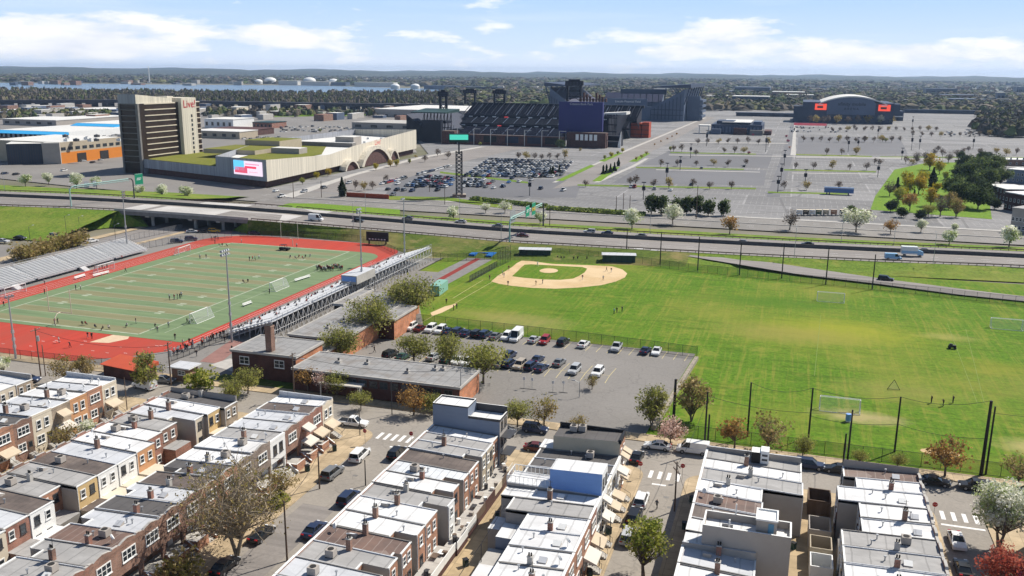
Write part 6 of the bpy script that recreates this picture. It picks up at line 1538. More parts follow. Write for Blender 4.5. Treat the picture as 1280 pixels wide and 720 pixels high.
# ---------------------------------------------------------------- people
person('walk','grey','black',(-15.4,122.7),60,'person in grey walking across the street beside the parked suvs',z=.01)
BB = [(636,338),(628,344),(630,347),(635,357.5),(612,350),(672,333),(670,357),(678,355),(728,350),(754,351),(758,339.5),(764,341)]
for k,px in enumerate(BB): person(R.choice(('stand','reach','walk')),('maroon','white','tan','black')[k%4],('tan','grey','white')[k%3],G(*px),R.uniform(0,360),'baseball player out on the clay infield or base line','players on the baseball diamond',.06)
for px in ((697,323.5),(701.5,324),(705,324),(717,326),(722,325.5),(733.6,326)): person(R.choice(('stand','sit')),'black','black',G(*px),R.uniform(200,330),'dark clothed person waiting between the two dugouts','players between the dugouts')
for px,c in (((767.5,392.5),'blue'),((771,391),'black'),((777.5,390),'navy')): person('stand',c,'black',G(*px),R.uniform(0,360),'person in the group of three chatting in the outfield','three people in the outfield')
for px,p,lab in (((1164,504),'stand','person standing leftmost of the three near the right net poles'),((1179,508),'reach','person bending in the middle of the three near the right net poles'),((1191,504),'stand','person standing rightmost of the three near the right net poles')): person(p,'black','black',G(*px),200,lab)
for px in ((636,378-20+30),(571,386),(567,388),(558,380)): person('stand','black','black',G(*px),R.uniform(0,360),'person by the field corner beside the school','people at the field corner') if px[0] < 600 else None
FF = [((56,368),1),((5,384),1),((69,406),0),((72,405),0),((103,407),2),((107,407),2),((119,411),2),((129,413),2),((136,412),2),((159,409.5),2),((74,429),0),((88,435),0),((110,423),0),((115,424),0),((56,356),1),((95,362.5),1),((101,362.5),1),((157,340.5),1),((119,338.5),0),((122,338),0),((125,337.5),0),((128,337),0),((131,336.5),0),((134,336),0),((153,325),0),((250,324),1),((258,323.5),1),((312,326.5),1),((316,326),1),((319,326),1),((304,354),2),((310,353.5),2),((265,300.5),0),((268,300.5),0),((270,300),0),((273,300.5),0),((269,305),0),((274,308),2),((278,308),2),((283,308.5),2),((302,304),0),((212,375),1),((218,375),1),((222,374),1),((225,374),1),((227,372),1),((170,405),1),((194,412),1),((197,416),1),((211,410),1),((234,405),1),((237,406),1),((240,404),1),((219,425),0),((229,432.5),0),((237,431),0),((241,432),0),((226,438.5),0),((231,438.5),0),((235,438.5),0),((246,446),0),((290,440),0),((281,428.5),0),((259,428.5),0),((262,427.5),0),((264,426.5),0),((267,425.5),0),((271,423.5),0),((275,421.5),0),((279,420.5),0),((363,323),2),((369,324),2),((374,322.5),2),((378,324),2),((382,322.5),2),((388,321.5),2),((324,324.5),1),((371,309.5),0),((337,367.5),1),((428,338),1)]
for px,k in FF:
    z = .1 if k else .06
    person('sit' if k == 2 else R.choice(('stand','stand','walk','reach')),R.choice(('black','black','black','white','navy','red')),R.choice(('black','black','grey')),G(*px),R.uniform(0,360),('person sitting or stretching on the football turf','person standing on the football turf','person standing on the red track or its apron')[(2,1,0)[k]],('people on the track','people on the turf','people sitting on the turf')[k],z)
for k in range(30):
    px = 396+31*k/29; person('stand',R.choice(('black','black','grey','red','white')),'black',G(px,R.uniform(337,341.5)-.07*(px-396)),R.uniform(0,360),'player in the dense dark crowd at the far right of the turf','crowd of players by the far bend',.1)
for k in range(26):
    u = R.random(); person(R.choice(('stand','stand','walk')),R.choice(('black','black','white','red','grey')),R.choice(('black','navy','grey')),G(214+72*u+R.uniform(-2,2),446-26*u+R.uniform(-3,1.5)),R.uniform(0,360),'person in the crowd lining the near edge of the red track','crowd along the near track edge',.06)
for k in range(110):
    i = int(R.random()**1.6*9); y = 179+ (R.random()**1.3)*92
    if 216 < y < 233 and i > 7: continue
    x = -127+12.2*i/12+.3; z = 1.2+3.7*i/11-.08
    person('sit',R.choice(('black','black','white','white','navy','red','grey')),R.choice(('black','grey','navy')),(x,y),180+R.uniform(-15,15),'spectator seated on the steel bleachers','spectators on the bleachers',z)
for px in ((467,372),(471,373),(592/4+320,400)): person('stand','black','black',G(*px),R.uniform(0,360),'person standing on the drive behind the bleachers','people on the drive',.05)
person('walk','black','black',G(468,441),30,'lone person walking across the top of the car park',None,.05)
# ---------------------------------------------------------------- beyond the motorway
def fb(name, label, cat, p0, p1, group=None, z=0.0):
    """A building whose foot runs along the line seen from p0 to p1; local x along it, y away from the camera."""
    (ax,ay),(bx,by) = G(*p0),G(*p1); an = math.atan2(by-ay,bx-ax)
    if math.hypot(ax,ay) > 850:      # so far off that a pixel is tens of metres: keep to the street grid
        an = 0; d0 = math.hypot(ax,ay); q = math.atan2(bx,by); bx,by = ay*math.tan(q),ay
    return thing(name,label,cat,(ax,ay,z),an,group), math.hypot(bx-ax,by-ay)
def sheetw(name, pts, z, m): return sheet(name, pts, z, m)
Zf = .12
sheetw('avenue', [(-900,560),(-900,480),(-443,409),(-371,394),(-289,382),(-216,379),(-100,379),(300,386),(300,414),(-130,412),(-187,411),(-240,424),(-273,426),(-382,462)], .10, M['asphalt_lot'])
b = MB()
for yy in (387.5,391,403,406.5):
    for k in range(60): x = -260+k*9; b.box(x,x+3,yy+x*.01,yy+.16+x*.01,.11,.125,skip='b')
struct(b.build('avenue_lane_marks', M['white_line']))
b = MB()
for k in range(60): b.box(-250+9*k,-250+9*k+8.9,396.6,397.4,.1,.35)
struct(b.build('avenue_median_kerb', M['conc']))
slab('sidewalk', [(-187,411.5),(300,414.5),(300,417.5),(-187,414.5)], .05, .22, M['conc'])
sheetw('stadium_car_park', [(-272,424),(-187,414.6),(420,418),(700,900),(700,1700),(-330,1700),(-600,1300),(-272,652)], Zf, M['asphalt_far'])
sheetw('industrial_yard', [(-900,480.5),(-444,412),(-385,462),(-440,600),(-285,660),(-600,1300),(-1500,1500),(-1600,900)], Zf-.01, M['asphalt_lot'])
# road that climbs past the casino towards the ballpark, and the avenue between the car parks
def road_px(name, left, right, z, m):
    b = MB(); b.strip([((*G(*p,z),z),(*G(*q,z),z)) for p,q in zip(left,right)]); return struct(b.build(name, m))
road_px('casino_road', [(372,238),(440,219),(520,199),(600,184),(650,178)], [(446,243),(510,222),(575,203),(640,188),(690,181)], Zf+.03, M['hwy'])
road_px('sidewalk', [(344,247),(440,217.5),(520,197),(600,183)], [(366,247),(446,218.5),(526,198),(606,183.5)], Zf+.06, M['conc'])
road_px('stadium_avenue', [(690,236),(742,206),(800,179),(880,146)], [(742,229),(780,206),(832,181),(894,146)], Zf+.03, M['hwy'])
road_px('sidewalk', [(742,228),(790,207),(806,198)], [(749,228),(796,207),(811,198)], Zf+.06, M['conc'])
road_px('sidewalk', [(690,228),(738,207),(776,190),(880,147)], [(695,228),(742,207),(781,190),(883,147)], Zf+.06, M['conc'])
road_px('arena_drive', [(958,246),(975,200),(985,170),(991,146)], [(975,246),(990,200),(994,170),(997,146)], Zf+.03, M['asphalt_new'])
road_px('sidewalk', [(988,194),(990,180),(993,148)], [(995,194),(994.5,180),(995.5,148)], Zf+.06, M['conc'])
sheet_px('darker_lot', [(720,235),(945,237),(945,231.5),(726,229)], Zf+.02, M['asphalt_new']) if False else None
sheet_px('darker_lot', [(765,229),(955,232),(958,213),(800,209)], Zf+.02, M['asphalt_new'])
sheet_px('darker_lot', [(800,206),(960,210),(966,193),(836,189)], Zf+.02, M['asphalt_new'])
sheet_px('darker_lot', [(996,191),(1135,193),(1125,172),(998,171)], Zf+.02, M['asphalt_new'])
sheet_px('darker_lot', [(480,246),(720,247),(728,226),(500,216)], Zf+.02, M['asphalt_new'])
GREEN = [((722,231),(945,235.5),1.2),((795,209),(930,211.5),1.0),((838,190.5),(945,192.5),.8),((980,212),(1095,214.5),1.0),((995,193),(1090,195.5),.9),((960,240),(1060,242),1.2),((550,215),(660,228),1.4),((1100,196),(1280,197),.8)]
for p,q,hw in GREEN:
    sheet_px('grass_strip', [(p[0],p[1]+hw),(q[0],q[1]+hw),(q[0],q[1]-hw*.6),(p[0],p[1]-hw*.6)], Zf+.05, M['verge'])
for p,q in (((820,212),(950,215)),((990,216),(1100,217.5)),((836,193.5),(1130,197)),((850,178),(985,179)),((995,196.5),(1280,200))):
    sheet_px('kerb_strip', [(p[0],p[1]+.45),(q[0],q[1]+.45),(q[0],q[1]-.25),(p[0],p[1]-.25)], Zf+.055, M['conc'])
for A in ([(694,226),(704,226),(744,207),(738,206)],[(740,226.5),(751,226.5),(775,209),(766,208)],[(748,201.5),(756,202),(779,191),(774,190.5)],[(786,202),(796,202),(813,191.5),(807,191)]):
    sheet_px('grass_median', A, Zf+.07, M['lawn'])
sheet_px('grass_verge', [(330,262),(360,264),(500,268.5),(500,262),(400,254.5),(362,254)], .14, M['lawn'])
sheet_px('grass_verge', [(486,249.5),(560,251),(640,262),(640,257),(560,246.5),(486,245)], .22, M['verge'])
for (p,q) in (((684,262),(806,270)),((590,250),(682,260))):
    (ax,ay),(bx,by) = G(*p),G(*q); b = MB(); n = 40
    t = thing('clipped_hedge','low dark green hedge bank along the car park edge, '+('left of the white tree' if p[0] > 650 else 'by the sign tower'),'hedge',(ax,ay,.2),math.atan2(by-ay,bx-ax)); L = math.hypot(bx-ax,by-ay)
    for i in range(900): leaf_quad(b,(R.random()*L,R.uniform(-2.4,2.4),R.uniform(.1,1.6)),1.1,R,R.choice((0,0,1)),1.0)
    b.build('foliage', [LEAF['pine'][0],LEAF['pine'][2]], t); b = MB(); b.prism([(0,-2.2),(L,-2.2),(L,2.2),(0,2.2)],0,1,0,0,zs=[.3,.3,1.5,1.5]); b.build('mound', M['verge'], t)

# motorway sign gantries
M['sign_green'] = paint('sign_green', (.0,.25,.13), .5); M['sign_yellow'] = paint('sign_yellow', (.75,.55,.02), .5); M['gantry'] = plain('pale_green_steel', (.30,.46,.42), .5, .08, .6)
def gantry(label, near, far, z, h, signs, backs):
    t = thing('sign_gantry', label, 'sign gantry', (near[0],near[1],z), math.atan2(far[1]-near[1],far[0]-near[0])); L = math.hypot(far[0]-near[0],far[1]-near[1]); m = M['gantry']
    for x, hh in ((0,h-1.6),(L,h-.6)):
        b = MB(); b.tube((x,0,0),(x,0,hh),.32,9,.26); s = 1 if x == 0 else -1; b.tube((x,0,hh),(x+s*.7,0,hh+1.1),.26,8); b.tube((x+s*.7,0,hh+1.1),(x+s*2.2,0,hh+1.6 if x == 0 else hh+1.2),.26,8); b.build('post', m if x == 0 else M['darksteel'], t)
    b = MB(); b.tube((2.2,0,h),(L-2.2,0,h+.6),.25,8); b.tube((2.2,0,h-.7),(L-2.2,0,h-.1),.14,8)
    for i in range(9): x = 2.5+(L-5)*i/8; b.tube((x,0,h-.7),(x+.9,0,h+.1),.07,5)
    b.build('beam', m, t)
    for x, w_, hh, m_ in signs:
        b = MB(); b.box(x,x+w_,-.42,-.3,h-hh*.5,h+hh*.5,0); s = b.build('sign', M[m_], t)
        b = MB(); q = -.425
        for (a,c,e_,f) in ((x+.1,x+w_-.1,h-hh*.5+.1,h-hh*.5+.2),(x+.1,x+w_-.1,h+hh*.5-.2,h+hh*.5-.1),(x+w_*.25,x+w_*.8,h+.3,h+.62),(x+w_*.2,x+w_*.7,h-.35,h-.05)): b.face([(a,q,e_),(c,q,e_),(c,q,f),(a,q,f)])
        b.build('lettering', M['white'] if m_ != 'sign_yellow' else M['black'], s)
    for x, w_, hh in backs:
        b = MB(); b.box(x,x+w_,.3,.4,h-hh*.5,h+hh*.5,0); b.build('sign_back', M['steel'], t)
gantry('pale green sign gantry across the motorway above the bridge at left', G(89,258,6.4), G(168,248,6.4), 6.45, 8.3, [(31,4.0,5.0,'sign_green')], [(7,2.2,2.6),(11,1.6,2.6)])
gantry('pale green sign gantry across the motorway above the baseball field', G(637,302,3.6), G(679,283,3.2), 3.5, 8.6, [(16,4,4.2,'sign_green'),(23,4,5,'sign_green'),(23.2,3.6,1.6,'sign_yellow')], [(1.2,5.5,4.5)])
for k,px in enumerate((50,196,470,492,576,655,803,993,1057,1170,1130)):
    e = (k % 2 == 0); py = [241,250,266,271,276,285,298,318,322,331,326][k]; X,Y = G(px,py,3); X = max(-420,X); Y = yF(X)+.8 if e else yN(X)-.8
    street_lamp((X,Y),10.5,-90 if e else 90,'slim grey lamp beside the motorway','motorway lamps',2.2,'steel',z=zh(X)-.1)

# ---------------------------------------------------------------- casino and hotel
M['ribbed'] = plain('ribbed_cream_panels', (.60,.55,.45), .7, .34, .9, stretch=(1,1,.015)); M['ribgrey'] = plain('ribbed_grey_panels', (.30,.31,.34), .7, .4, .9, stretch=(1,1,.015))
M['roofgrass'] = grassy('roof_sedum', (.15,.165,.03), (.21,.19,.05), streak=False, dryness=.4)
M['tower_glass'] = plain('bronze_tower_glass', (.040,.027,.020), .22, .5, .12)
ca = thing('casino_building','sprawling low building with ribbed cream walls, arched entrance and grass roof','casino',(0,0,0))
P = [(-313,437.8),(-272,425),(-275,500),(-278,540),(-283,654),(-345,672),(-360,560)]
top = [15,15.5,12.0,14.5,18.5,16,14]
b = MB(); b.prism(P,3.8,15,[1,0,0,0,0,1,1],2,top=False,zs=top); b.prism([(-380,458.6),(-313.1,437.9),(-330,500),(-392,520)],3.8,9.2,1,2,top=False); b.build('ribbed_wall',[M['ribbed'],M['ribgrey'],M['roof_far']],ca)
b = MB(); Pi = [(-377,460),(-275,428),(-281,560),(-285,652),(-345,670),(-427,580)]; b.prism(Pi,0,3.8,0,0); b.build('base_wall', M['brick_dark'], ca)
b = MB(); b.face([(x,y,11.4) for x,y in [(-312,440),(-275,428),(-281,560),(-285,652),(-345,670),(-362,560)]]); b.build('roof', M['roof_far'], ca)
b = MB(); b.face([(x,y,11.6) for x,y in [(-311,444),(-278,433),(-283,505),(-310,560),(-340,560)]]); b.face([(x,y,8.9) for x,y in [(-378,461),(-314,441),(-328,500),(-390,520)]]); b.build('grass_roof', M['roofgrass'], ca)
for (x0,x1,y0,y1,z1,m,rm) in ((-355,-318,485,520,14.2,'tan','roofgrass'),(-348,-322,520,548,17.5,'tan','roofgrass'),(-316,-296,500,510,15.0,'greywall','roof_far'),(-330,-290,560,566,14.4,'conc_dark','roof_far'),(-306,-292,566,578,18,'greywall','roof_far')):
    b = MB(); b.box(x0,x1,y0,y1,11.5,z1,0,1); b.build('roof_block',[M[m],M[rm]],ca)
for k in range(16):
    b = MB(); x,y = R.uniform(-335,-290),R.uniform(570,640); b.box(x-1,x+1,y-1,y+1,11.4,12.8); b.build('roof_vent',M['white'],ca)
# arch on the long side: a vault standing 2 m proud, dark mouth, red sign above
def arch(y0,y1,h,x):
    n = 14; pts = [(y0+(y1-y0)*i/n, h*math.sin(PI*i/n)**.7) for i in range(n+1)]
    b = MB()
    for (ya,za),(yb,zb) in zip(pts,pts[1:]): b.face([(x+3.0,ya,0),(x+3.0,yb,0),(x+3.0,yb,zb),(x+3.0,ya,za)],0)
    for (ya,za),(yb,zb) in zip(pts,pts[1:]):
        k = 1.16; ca_ = (y0+y1)/2
        yA,zA,yB,zB = ca_+(ya-ca_)*k, za*k+.4, ca_+(yb-ca_)*k, zb*k+.4
        b.face([(x+4.2,ya,za),(x+4.2,yb,zb),(x+4.2,yB,zB),(x+4.2,yA,zA)],1); b.face([(x+4.2,yA,zA),(x+4.2,yB,zB),(x-.5,yB,zB+.4),(x-.5,yA,zA+.4)],1); b.face([(x+3.0,ya,za),(x+3.0,yb,zb),(x+4.2,yb,zb),(x+4.2,ya,za)],2)
    return b.build('entrance_arch',[M['brick_dark'],M['ribbed'],M['brick_brown']],ca)
arch(546,587,10.5,-278.5); arch(592,606,6.5,-280.5); arch(517,534,5.5,-276.5)
o = text('Live!',5.0,(-273.6,566,15.0),(PI/2,0,PI/2),emitter('red_script',(.7,.02,.03),.5),ca)
f0,f1 = Vector((-378,458,0)),Vector((-272,425,0)); fd = (f1-f0).normalized(); fn = Vector((fd.y,-fd.x,0))
def fpt(s,z,o=.3): v = f0+fd*s+fn*o; return (v.x,v.y,z)
LBL = (f1-f0).length
b = MB(); b.face([fpt(LBL-27,6.2),fpt(LBL-3,6.2),fpt(LBL-3,14),fpt(LBL-27,14)]); scn = b.build('display_screen', emitter('screen_pale_pink',(.75,.62,.74),1.0), ca)
for (s0,s1,z0,z1,c,nm) in ((-27,-18,8.6,14,(.12,.52,.80),'screen_sky'),(-26,-15.5,7.2,10.4,(.62,.08,.14),'screen_red'),(-17.5,-8,10,11.2,(.8,.04,.10),'screen_banner'),(-17,-5.5,12,12.6,(.7,.25,.4),'screen_text'),(-14,-7,7.8,8.3,(.72,.4,.5),'screen_small_text')):
    b = MB(); b.face([fpt(LBL+s0,z0,.36),fpt(LBL+s1,z0,.36),fpt(LBL+s1,z1,.36),fpt(LBL+s0,z1,.36)]); b.build('picture', emitter(nm,c,1.0), scn)
# hotel tower
T0 = Vector((-380,458,0)); tu = Vector((0,1,0)); LT = 60; tv = Vector((-tu.y,tu.x,0))    # tv points left
ht = thing('hotel_tower','tall dark bronze hotel tower with pale floor bands and red script sign','hotel',tuple(T0),math.atan2(tu.y,tu.x))
H = HT(181,221,131)
b = MB(); b.box(0,LT,0,13,0,H,0,1); b.build('body',[M['tower_glass'],M['roof_far']],ht)
nf = 11
b = MB()
for k in range(1,nf+1):
    z = 4+(H-4)*k/nf; b = MB(); b.box(6,35,-.35,-.01,z-.6,z-.05); b.build('floor_band', M['offwhite'], ht); b = MB(); b.box(55,LT,-.35,-.01,z-.6,z-.05); b.build('floor_band', M['offwhite'], ht)
b = MB()
for k in range(1,nf+1): z = 4+ (H-4)*k/nf; b.box(-.4,-.01,0,12.6,z-.5,z-.1)
b.box(-.9,.6,-.9,.9,0,H); b.box(-.9,.3,12.4,13.4,0,H)
b.build('side_bands', M['conc_dark'], ht)
b = MB(); b.box(38,53,-2.6,13.2,0,H+2.6); b.box(33,39,4,11,H,H+3.6); b.build('lift_core', M['ribbed'], ht)
b = MB(); b.prism([(-.5,.4),(33,.4),(33,12),(-.5,13.4)],H+.01,H+6,[0,0,0,1],2,zs=[H+5.5,H+2.6,H+2.6,H+5.5]); b.build('roof_screen',[M['ribbed'],M['ribgrey'],M['roof_far']],ht)
text('Live!',6.8,(46.0,-2.75,H-1.5),(PI/2,0,0),emitter('red_tower_script',(.65,.015,.03),.35),ht)
b = MB()
for k in range(nf-1): z = 6+(H-10)*k/nf; b.box(47,48.4,-2.7,-2.61,z,z+1.8)
struct(b.build('stair_windows', M['glass'], ht), 'stuff')
b = MB(); b.prism([(0,-1.2),(36,-1.2),(36,0),(0,0)],0,3.5,0,0); b.build('podium', M['ribgrey'], ht)

# ---------------------------------------------------------------- sheds and warehouses on the left
def wall_windows(b, L, z0, z1, n, y=-.02, m=1, fill=.6, x0=0):
    for i in range(n): a = x0+(L-x0)*(i+.2)/n; b.box(a,a+(L-x0)/n*fill,y-.06,y,z0,z1,m)
t,L = fb('warehouse','grey and orange warehouse with strip windows left of the hotel tower','warehouse',(77,205),(153,196)); h = HT(77,205,178)
b = MB(); b.box(0,L,0,60,0,h,0,1); b.build('wall',[M['tan'],M['roof_far']],t); b = MB(); b.box(-.05,L+.05,-.15,-.01,0,h*.52); b.build('orange_band', plain('orange_panels',(.62,.21,.03),.6,.06,.3), t)
for i in range(9): b = MB(); b.box(L*(i+.15)/9,L*(i+.75)/9,-.2,-.02,h*.62,h*.76); b.build('window', M['glass'], t)
for x in (.25,.62): b = MB(); b.box(L*x,L*x+8,-.4,-.16,0,h*.42); b.build('loading_door', M['dark'], t)
t,L = fb('warehouse','dark navy glazed front section of the orange warehouse','warehouse',(10,206),(54,205)); h2 = HT(40,206,180)
b = MB(); b.box(0,L,0,55,0,h2,0,1); b.build('wall',[plain('navy_panels',(.045,.055,.085),.4,.3,.3,stretch=(1,1,.03)),M['roof_far']],t); b = MB()
for i in range(14): b.box(L*i/14+.4,L*i/14+.8,-.2,-.01,0,h2)
b.build('mullion', M['darksteel'], t)
t,L = fb('warehouse','grey lettered wall joining the navy and orange warehouse fronts','warehouse',(54.4,205.5),(76.6,205.3)); b = MB(); b.box(0,L,.3,55,0,h2+.4,0,1); b.build('wall',[M['greywall'],M['roof_far']],t); text('MILE & CO',2.6,(L/2,.2,h2*.72),(PI/2,0,0),M['darksteel'],t) if False else None
for k in range(9):
    (x,y) = G(R.uniform(70,140),R.uniform(171,178),h); t2 = thing('roof_vent','square vent on the warehouse roof','roof vent',(x,y+8,h),0,'vents on the warehouse roof'); b = MB(); b.box(-1.6,1.6,-1.2,1.2,0,1.7); b.build('housing',M['darksteel' if k%2 else 'white'],t2); b = MB(); b.tube((0,0,1.7),(0,0,2.2),.8,8); b.build('cowl',M['steel'],t2)
for (p0,p1,ty,dep,lab,awn) in (((0,171),(85,165.5),162,120,'white market hall with blue canopy at the left picture edge',1),((98,165),(150,157.5),153.5,110,'white market hall with blue canopy beside the hotel tower',1)):
    t,L = fb('market_hall',lab,'market hall',p0,p1); h = HT(p0[0]+3,p0[1],ty); b = MB(); b.box(0,L,0,dep,0,h,0,1); b.build('wall',[M['white'],M['roof_far']],t)
    b = MB(); b.prism([(-1,-9),(L+1,-9),(L+1,0),(-1,0)],h-2.6,h,0,0,bottom=True,zs=[h-2.2,h-2.2,h-.2,h-.2]); b.build('canopy', plain('bright_blue_canopy',(.04,.36,.70),.5,.05,.2) if 'bright_blue_canopy' not in bpy.data.materials else bpy.data.materials['bright_blue_canopy'],t)
    for i in range(14): b = MB(); b.box(L*(i+.1)/14,L*(i+.6)/14,-.1,-.01,.2,3.4); b.build('loading_door', M['dark'], t)
for (p0,p1,ty,dep,m,lab,rf) in (((4,156),(70,152),147,60,'greywall','long grey-blue shed with white roof behind the market hall, left one','roof_far'),((80,152),(118,152),146.5,60,'greywall','grey-blue shed behind the market hall, right one','roof_far'),((0,140),(60,138),136.5,70,'offwhite','white roofed store far left below the elevated road','roof_far'),((92,140),(150,141),136.5,60,'offwhite','tan low store left of the hotel tower top','roof_far'),
  ((285,142),(296,142),134,30,'offwhite','small pale block right of the hotel sign','roof_far'),((256,160),(292,163),150,40,'white','pale shed behind the casino','roof_far'),((240,172),(300,178),166,30,'tan','cream shed with flat roof behind the hotel','roof_far'),((437,143),(452,142.5),140,12,'white','white trailer-like shed on the grass strip','white'),
  ((440,161),(540,163),154,60,'greywall','grey two level parking deck left of the ballpark','conc'),((262,168),(318,166),160,35,'brick_dark','dark red brick barn with maroon roof behind the casino','brick_dark'),((316,160),(340,160),153,30,'brick_red','brick house with green roof left of the ballpark lots','dkgreen')):
    t,L = fb('low_building',lab,'building',p0,p1); h = HT((p0[0]+p1[0])/2,(p0[1]+p1[1])/2,ty); b = MB(); b.box(0,L,0,dep,0,h); b.build('wall',M[m],t)
    b = MB(); b.box(-.4,L+.4,-.4,dep+.4,h,h+.5); b.build('roof',M[rf],t)
    for i in range(5): b = MB(); b.box(L*(i+.2)/5,L*(i+.6)/5,-.12,-.01,h*.3,h*.7); b.build('window',M['glass'],t)
t,L = fb('warehouse','vast low grey warehouse with white roof beyond the casino','warehouse',(468,146),(582,151)); h = HT(520,149,139); b = MB(); b.box(0,L,0,170,0,h); b.build('wall',M['greywall'],t); b = MB(); b.box(-.5,L+.5,-.5,170.5,h,h+.6); b.build('roof',M['roof_far'],t)
for i in range(10): b = MB(); b.box(L*(i+.2)/10,L*(i+.5)/10,-.12,-.01,.2,4); b.build('loading_door',M['dark'],t)
# elevated road across the left distance
M['viaduct_dark'] = plain('dark_viaduct', (.045,.045,.055), .8, .3, .02)  # one dark tone for the viaduct and the sign lattice
er = thing('elevated_road','long dark elevated motorway crossing the left distance below the woods','viaduct',(0,0,0)); q = [G(-20,134.5),G(150,133.5),G(300,136),G(440,138.5),G(560,139.5)]
b = MB()
for (xa,ya),(xb,yb) in zip(q,q[1:]): b.prism([(xa,ya),(xb,yb),(xb,yb+22),(xa,ya+22)],6.5,11.5,0,0,bottom=True)
b.build('deck',M['viaduct_dark'],er)
for (xa,ya),(xb,yb) in zip(q,q[1:]):
    for i in range(8): x,y = xa+(xb-xa)*i/8,ya+(yb-ya)*i/8; b = MB(); b.box(x-5,x+5,y+2,y+20,0,6.49); b.build('pier',M['viaduct_dark'],er)

# ---------------------------------------------------------------- ballpark
M['seat'] = plain('navy_seats', (.014,.018,.055), .6, .35, .25, stretch=(.35,1,1)); M['stadgrey'] = plain('blue_grey_stadium_panels', (.10,.13,.19), .6, .2, .04); M['seatgrey'] = plain('grey_blue_terrace', (.030,.036,.060), .7, .3, .2); M['navy'] = plain('dark_navy_steel', (.012,.014,.024), .5, .35, .15); M['violet'] = plain('indigo_panel', (.028,.030,.14), .5, .06, .1)
bp = thing('ballpark','large baseball stadium with navy stands, brick base, floodlight racks and indigo scoreboard back','stadium',(0,0,0))
def deck(x0,x1,y0,y1,z0,z1,m='seat',back=True,name='stand'):
    b = MB(); n = 10
    for i in range(n):
        ya=y0+(y1-y0)*i/n; yb=y0+(y1-y0)*(i+1)/n; za=z0+(z1-z0)*i/n; zb=z0+(z1-z0)*(i+1)/n
        b.face([(x0,ya,zb),(x1,ya,zb),(x1,yb,zb),(x0,yb,zb)],0); b.face([(x0,ya,za),(x1,ya,za),(x1,ya,zb),(x0,ya,zb)],1)
    b.face([(x0,y1,z1),(x1,y1,z1),(x1,y1,0),(x0,y1,0)],1); b.face([(x0,y0,z0-2.5),(x1,y0,z0-2.5),(x1,y0,z0),(x0,y0,z0)],1); b.face([(x0,y0,z0-2.5),(x0,y0,z0),(x0,y1,z1),(x0,y1,0)],1); b.face([(x1,y0,z0),(x1,y0,z0-2.5),(x1,y1,0),(x1,y1,z1)],1)
    s = b.build(name,[M[m],M['navy']],bp)
    b = MB(); k = int((x1-x0)/11)
    for i in range(1,k): x=x0+(x1-x0)*i/k; b.face([(x-.28,y0,z0+.9),(x+.28,y0,z0+.9),(x+.28,y1,z1+1.0),(x-.28,y1,z1+1.0)])
    b.build('aisle',M['stadgrey'],s); return s
deck(-318,-158,838,862,3,9); deck(-326,-156,866,886,12,17,'seatgrey'); deck(-330,-150,888,916,19,28.5)
for z,y in ((9.7,865),(17.2,887)):
    b = MB(); b.box(-328,-152,y-1.0,y-.1,z,z+1.6); b.build('fascia',M['navy'],bp)
    for k in range(13): x = -324+12.8*k; b = MB(); b.box(x,x+4.0,y-1.2,y-1.01,z+.3,z+1.2); b.build('ribbon_board',M['white'] if k not in (3,9) else (bpy.data.materials.get('ribbon_red') or emitter('ribbon_red',(.6,.06,.06),.7)),bp)
b = MB(); b.box(-332,-148,916,920,28.5,31)
for k in range(31): b.bar((-331+6*k,889,21),(-331+6*k,917,31),.5,.5)
b.build('upper_rim',M['navy'],bp)
# left side stand seen from its end, right side stand
for (pts,zs,nm) in (([(-345,775),(-322,775),(-322,905),(-345,905)],(24,8,8,24),'left'),([(-182,800),(-160,800),(-160,915),(-182,915)],(7,24,24,7),'right')):
    b = MB(); b.prism(pts,0,10,[1,1,1,1],0,zs=zs); b.build('side_stand',[M['seatgrey'] if nm == 'left' else M['seat'],M['navy']],bp)
b = MB(); b.box(-322,-304,758,764,0,20); b.box(-330,-302,765,780,17,19)
for k in range(9): b.bar((-329+3.3*k,780,0),(-329+3.3*k,780,26),.6,.6); b.bar((-329+3.3*k,766,0),(-329+3.3*k,780,26),.4,.4)
for z in (6,12,18): b.box(-330,-302,779,781,z,z+.8)
b.build('end_tower',M['navy'],bp)
b = MB(); b.prism([(-334,760),(-300,760),(-300,795),(-334,795)],26.1,27,0,0,zs=[27,27,29,29]); b.build('roof',M['dkgreen'],bp)
# brick base facing the camera with openings
b = MB(); b.box(-288,-190,754,760,0,9.0); b.box(-188,-154,758,768,0,13.0); b.box(-300,-288.2,750,762,0,11.5); b.build('brick_wall',M['brick_dark'],bp)
for k,x in enumerate((-282,-262,-242,-222,-206)): b = MB(); b.box(x,x+12,753.6,753.95,2.6,8.0); b.build('gate_opening',M['seatgrey'] if k in (0,2,3) else M['dark'],bp)
for k in range(5): b = MB(); b.box(-180+4*k,-177.4+4*k,757.6,757.95,6.5,11.5); b.build('window',M['white'],bp)
for k in range(7): b = MB(); x = -286+15.5*k; b.bar((x,752,0),(x,752,14),.5,.5); b.bar((x,752,14),(x+6,752,14),.4,.4); b.build('flood_column',M['steel'],bp)
b = MB()
for k in range(44): x = -300+3.4*k; b.bar((x,762,0),(x,762,13+3*math.sin(k)),.35,.35)
for z in (7,11.5): b.bar((-300,762,z),(-152,762,z),.5,.5)
struct(b.build('concourse_steelwork',M['navy'],bp),'stuff')
b = MB()
for k in range(20): x = -180+1.4*k; b.bar((x,798,0),(x,800,16+.6*k),.4,.4)
for z in (6,12,18,24): b.bar((-182,797,z),(-152,797,z),.8,.8)
struct(b.build('ramp_steelwork',M['navy'],bp),'stuff')
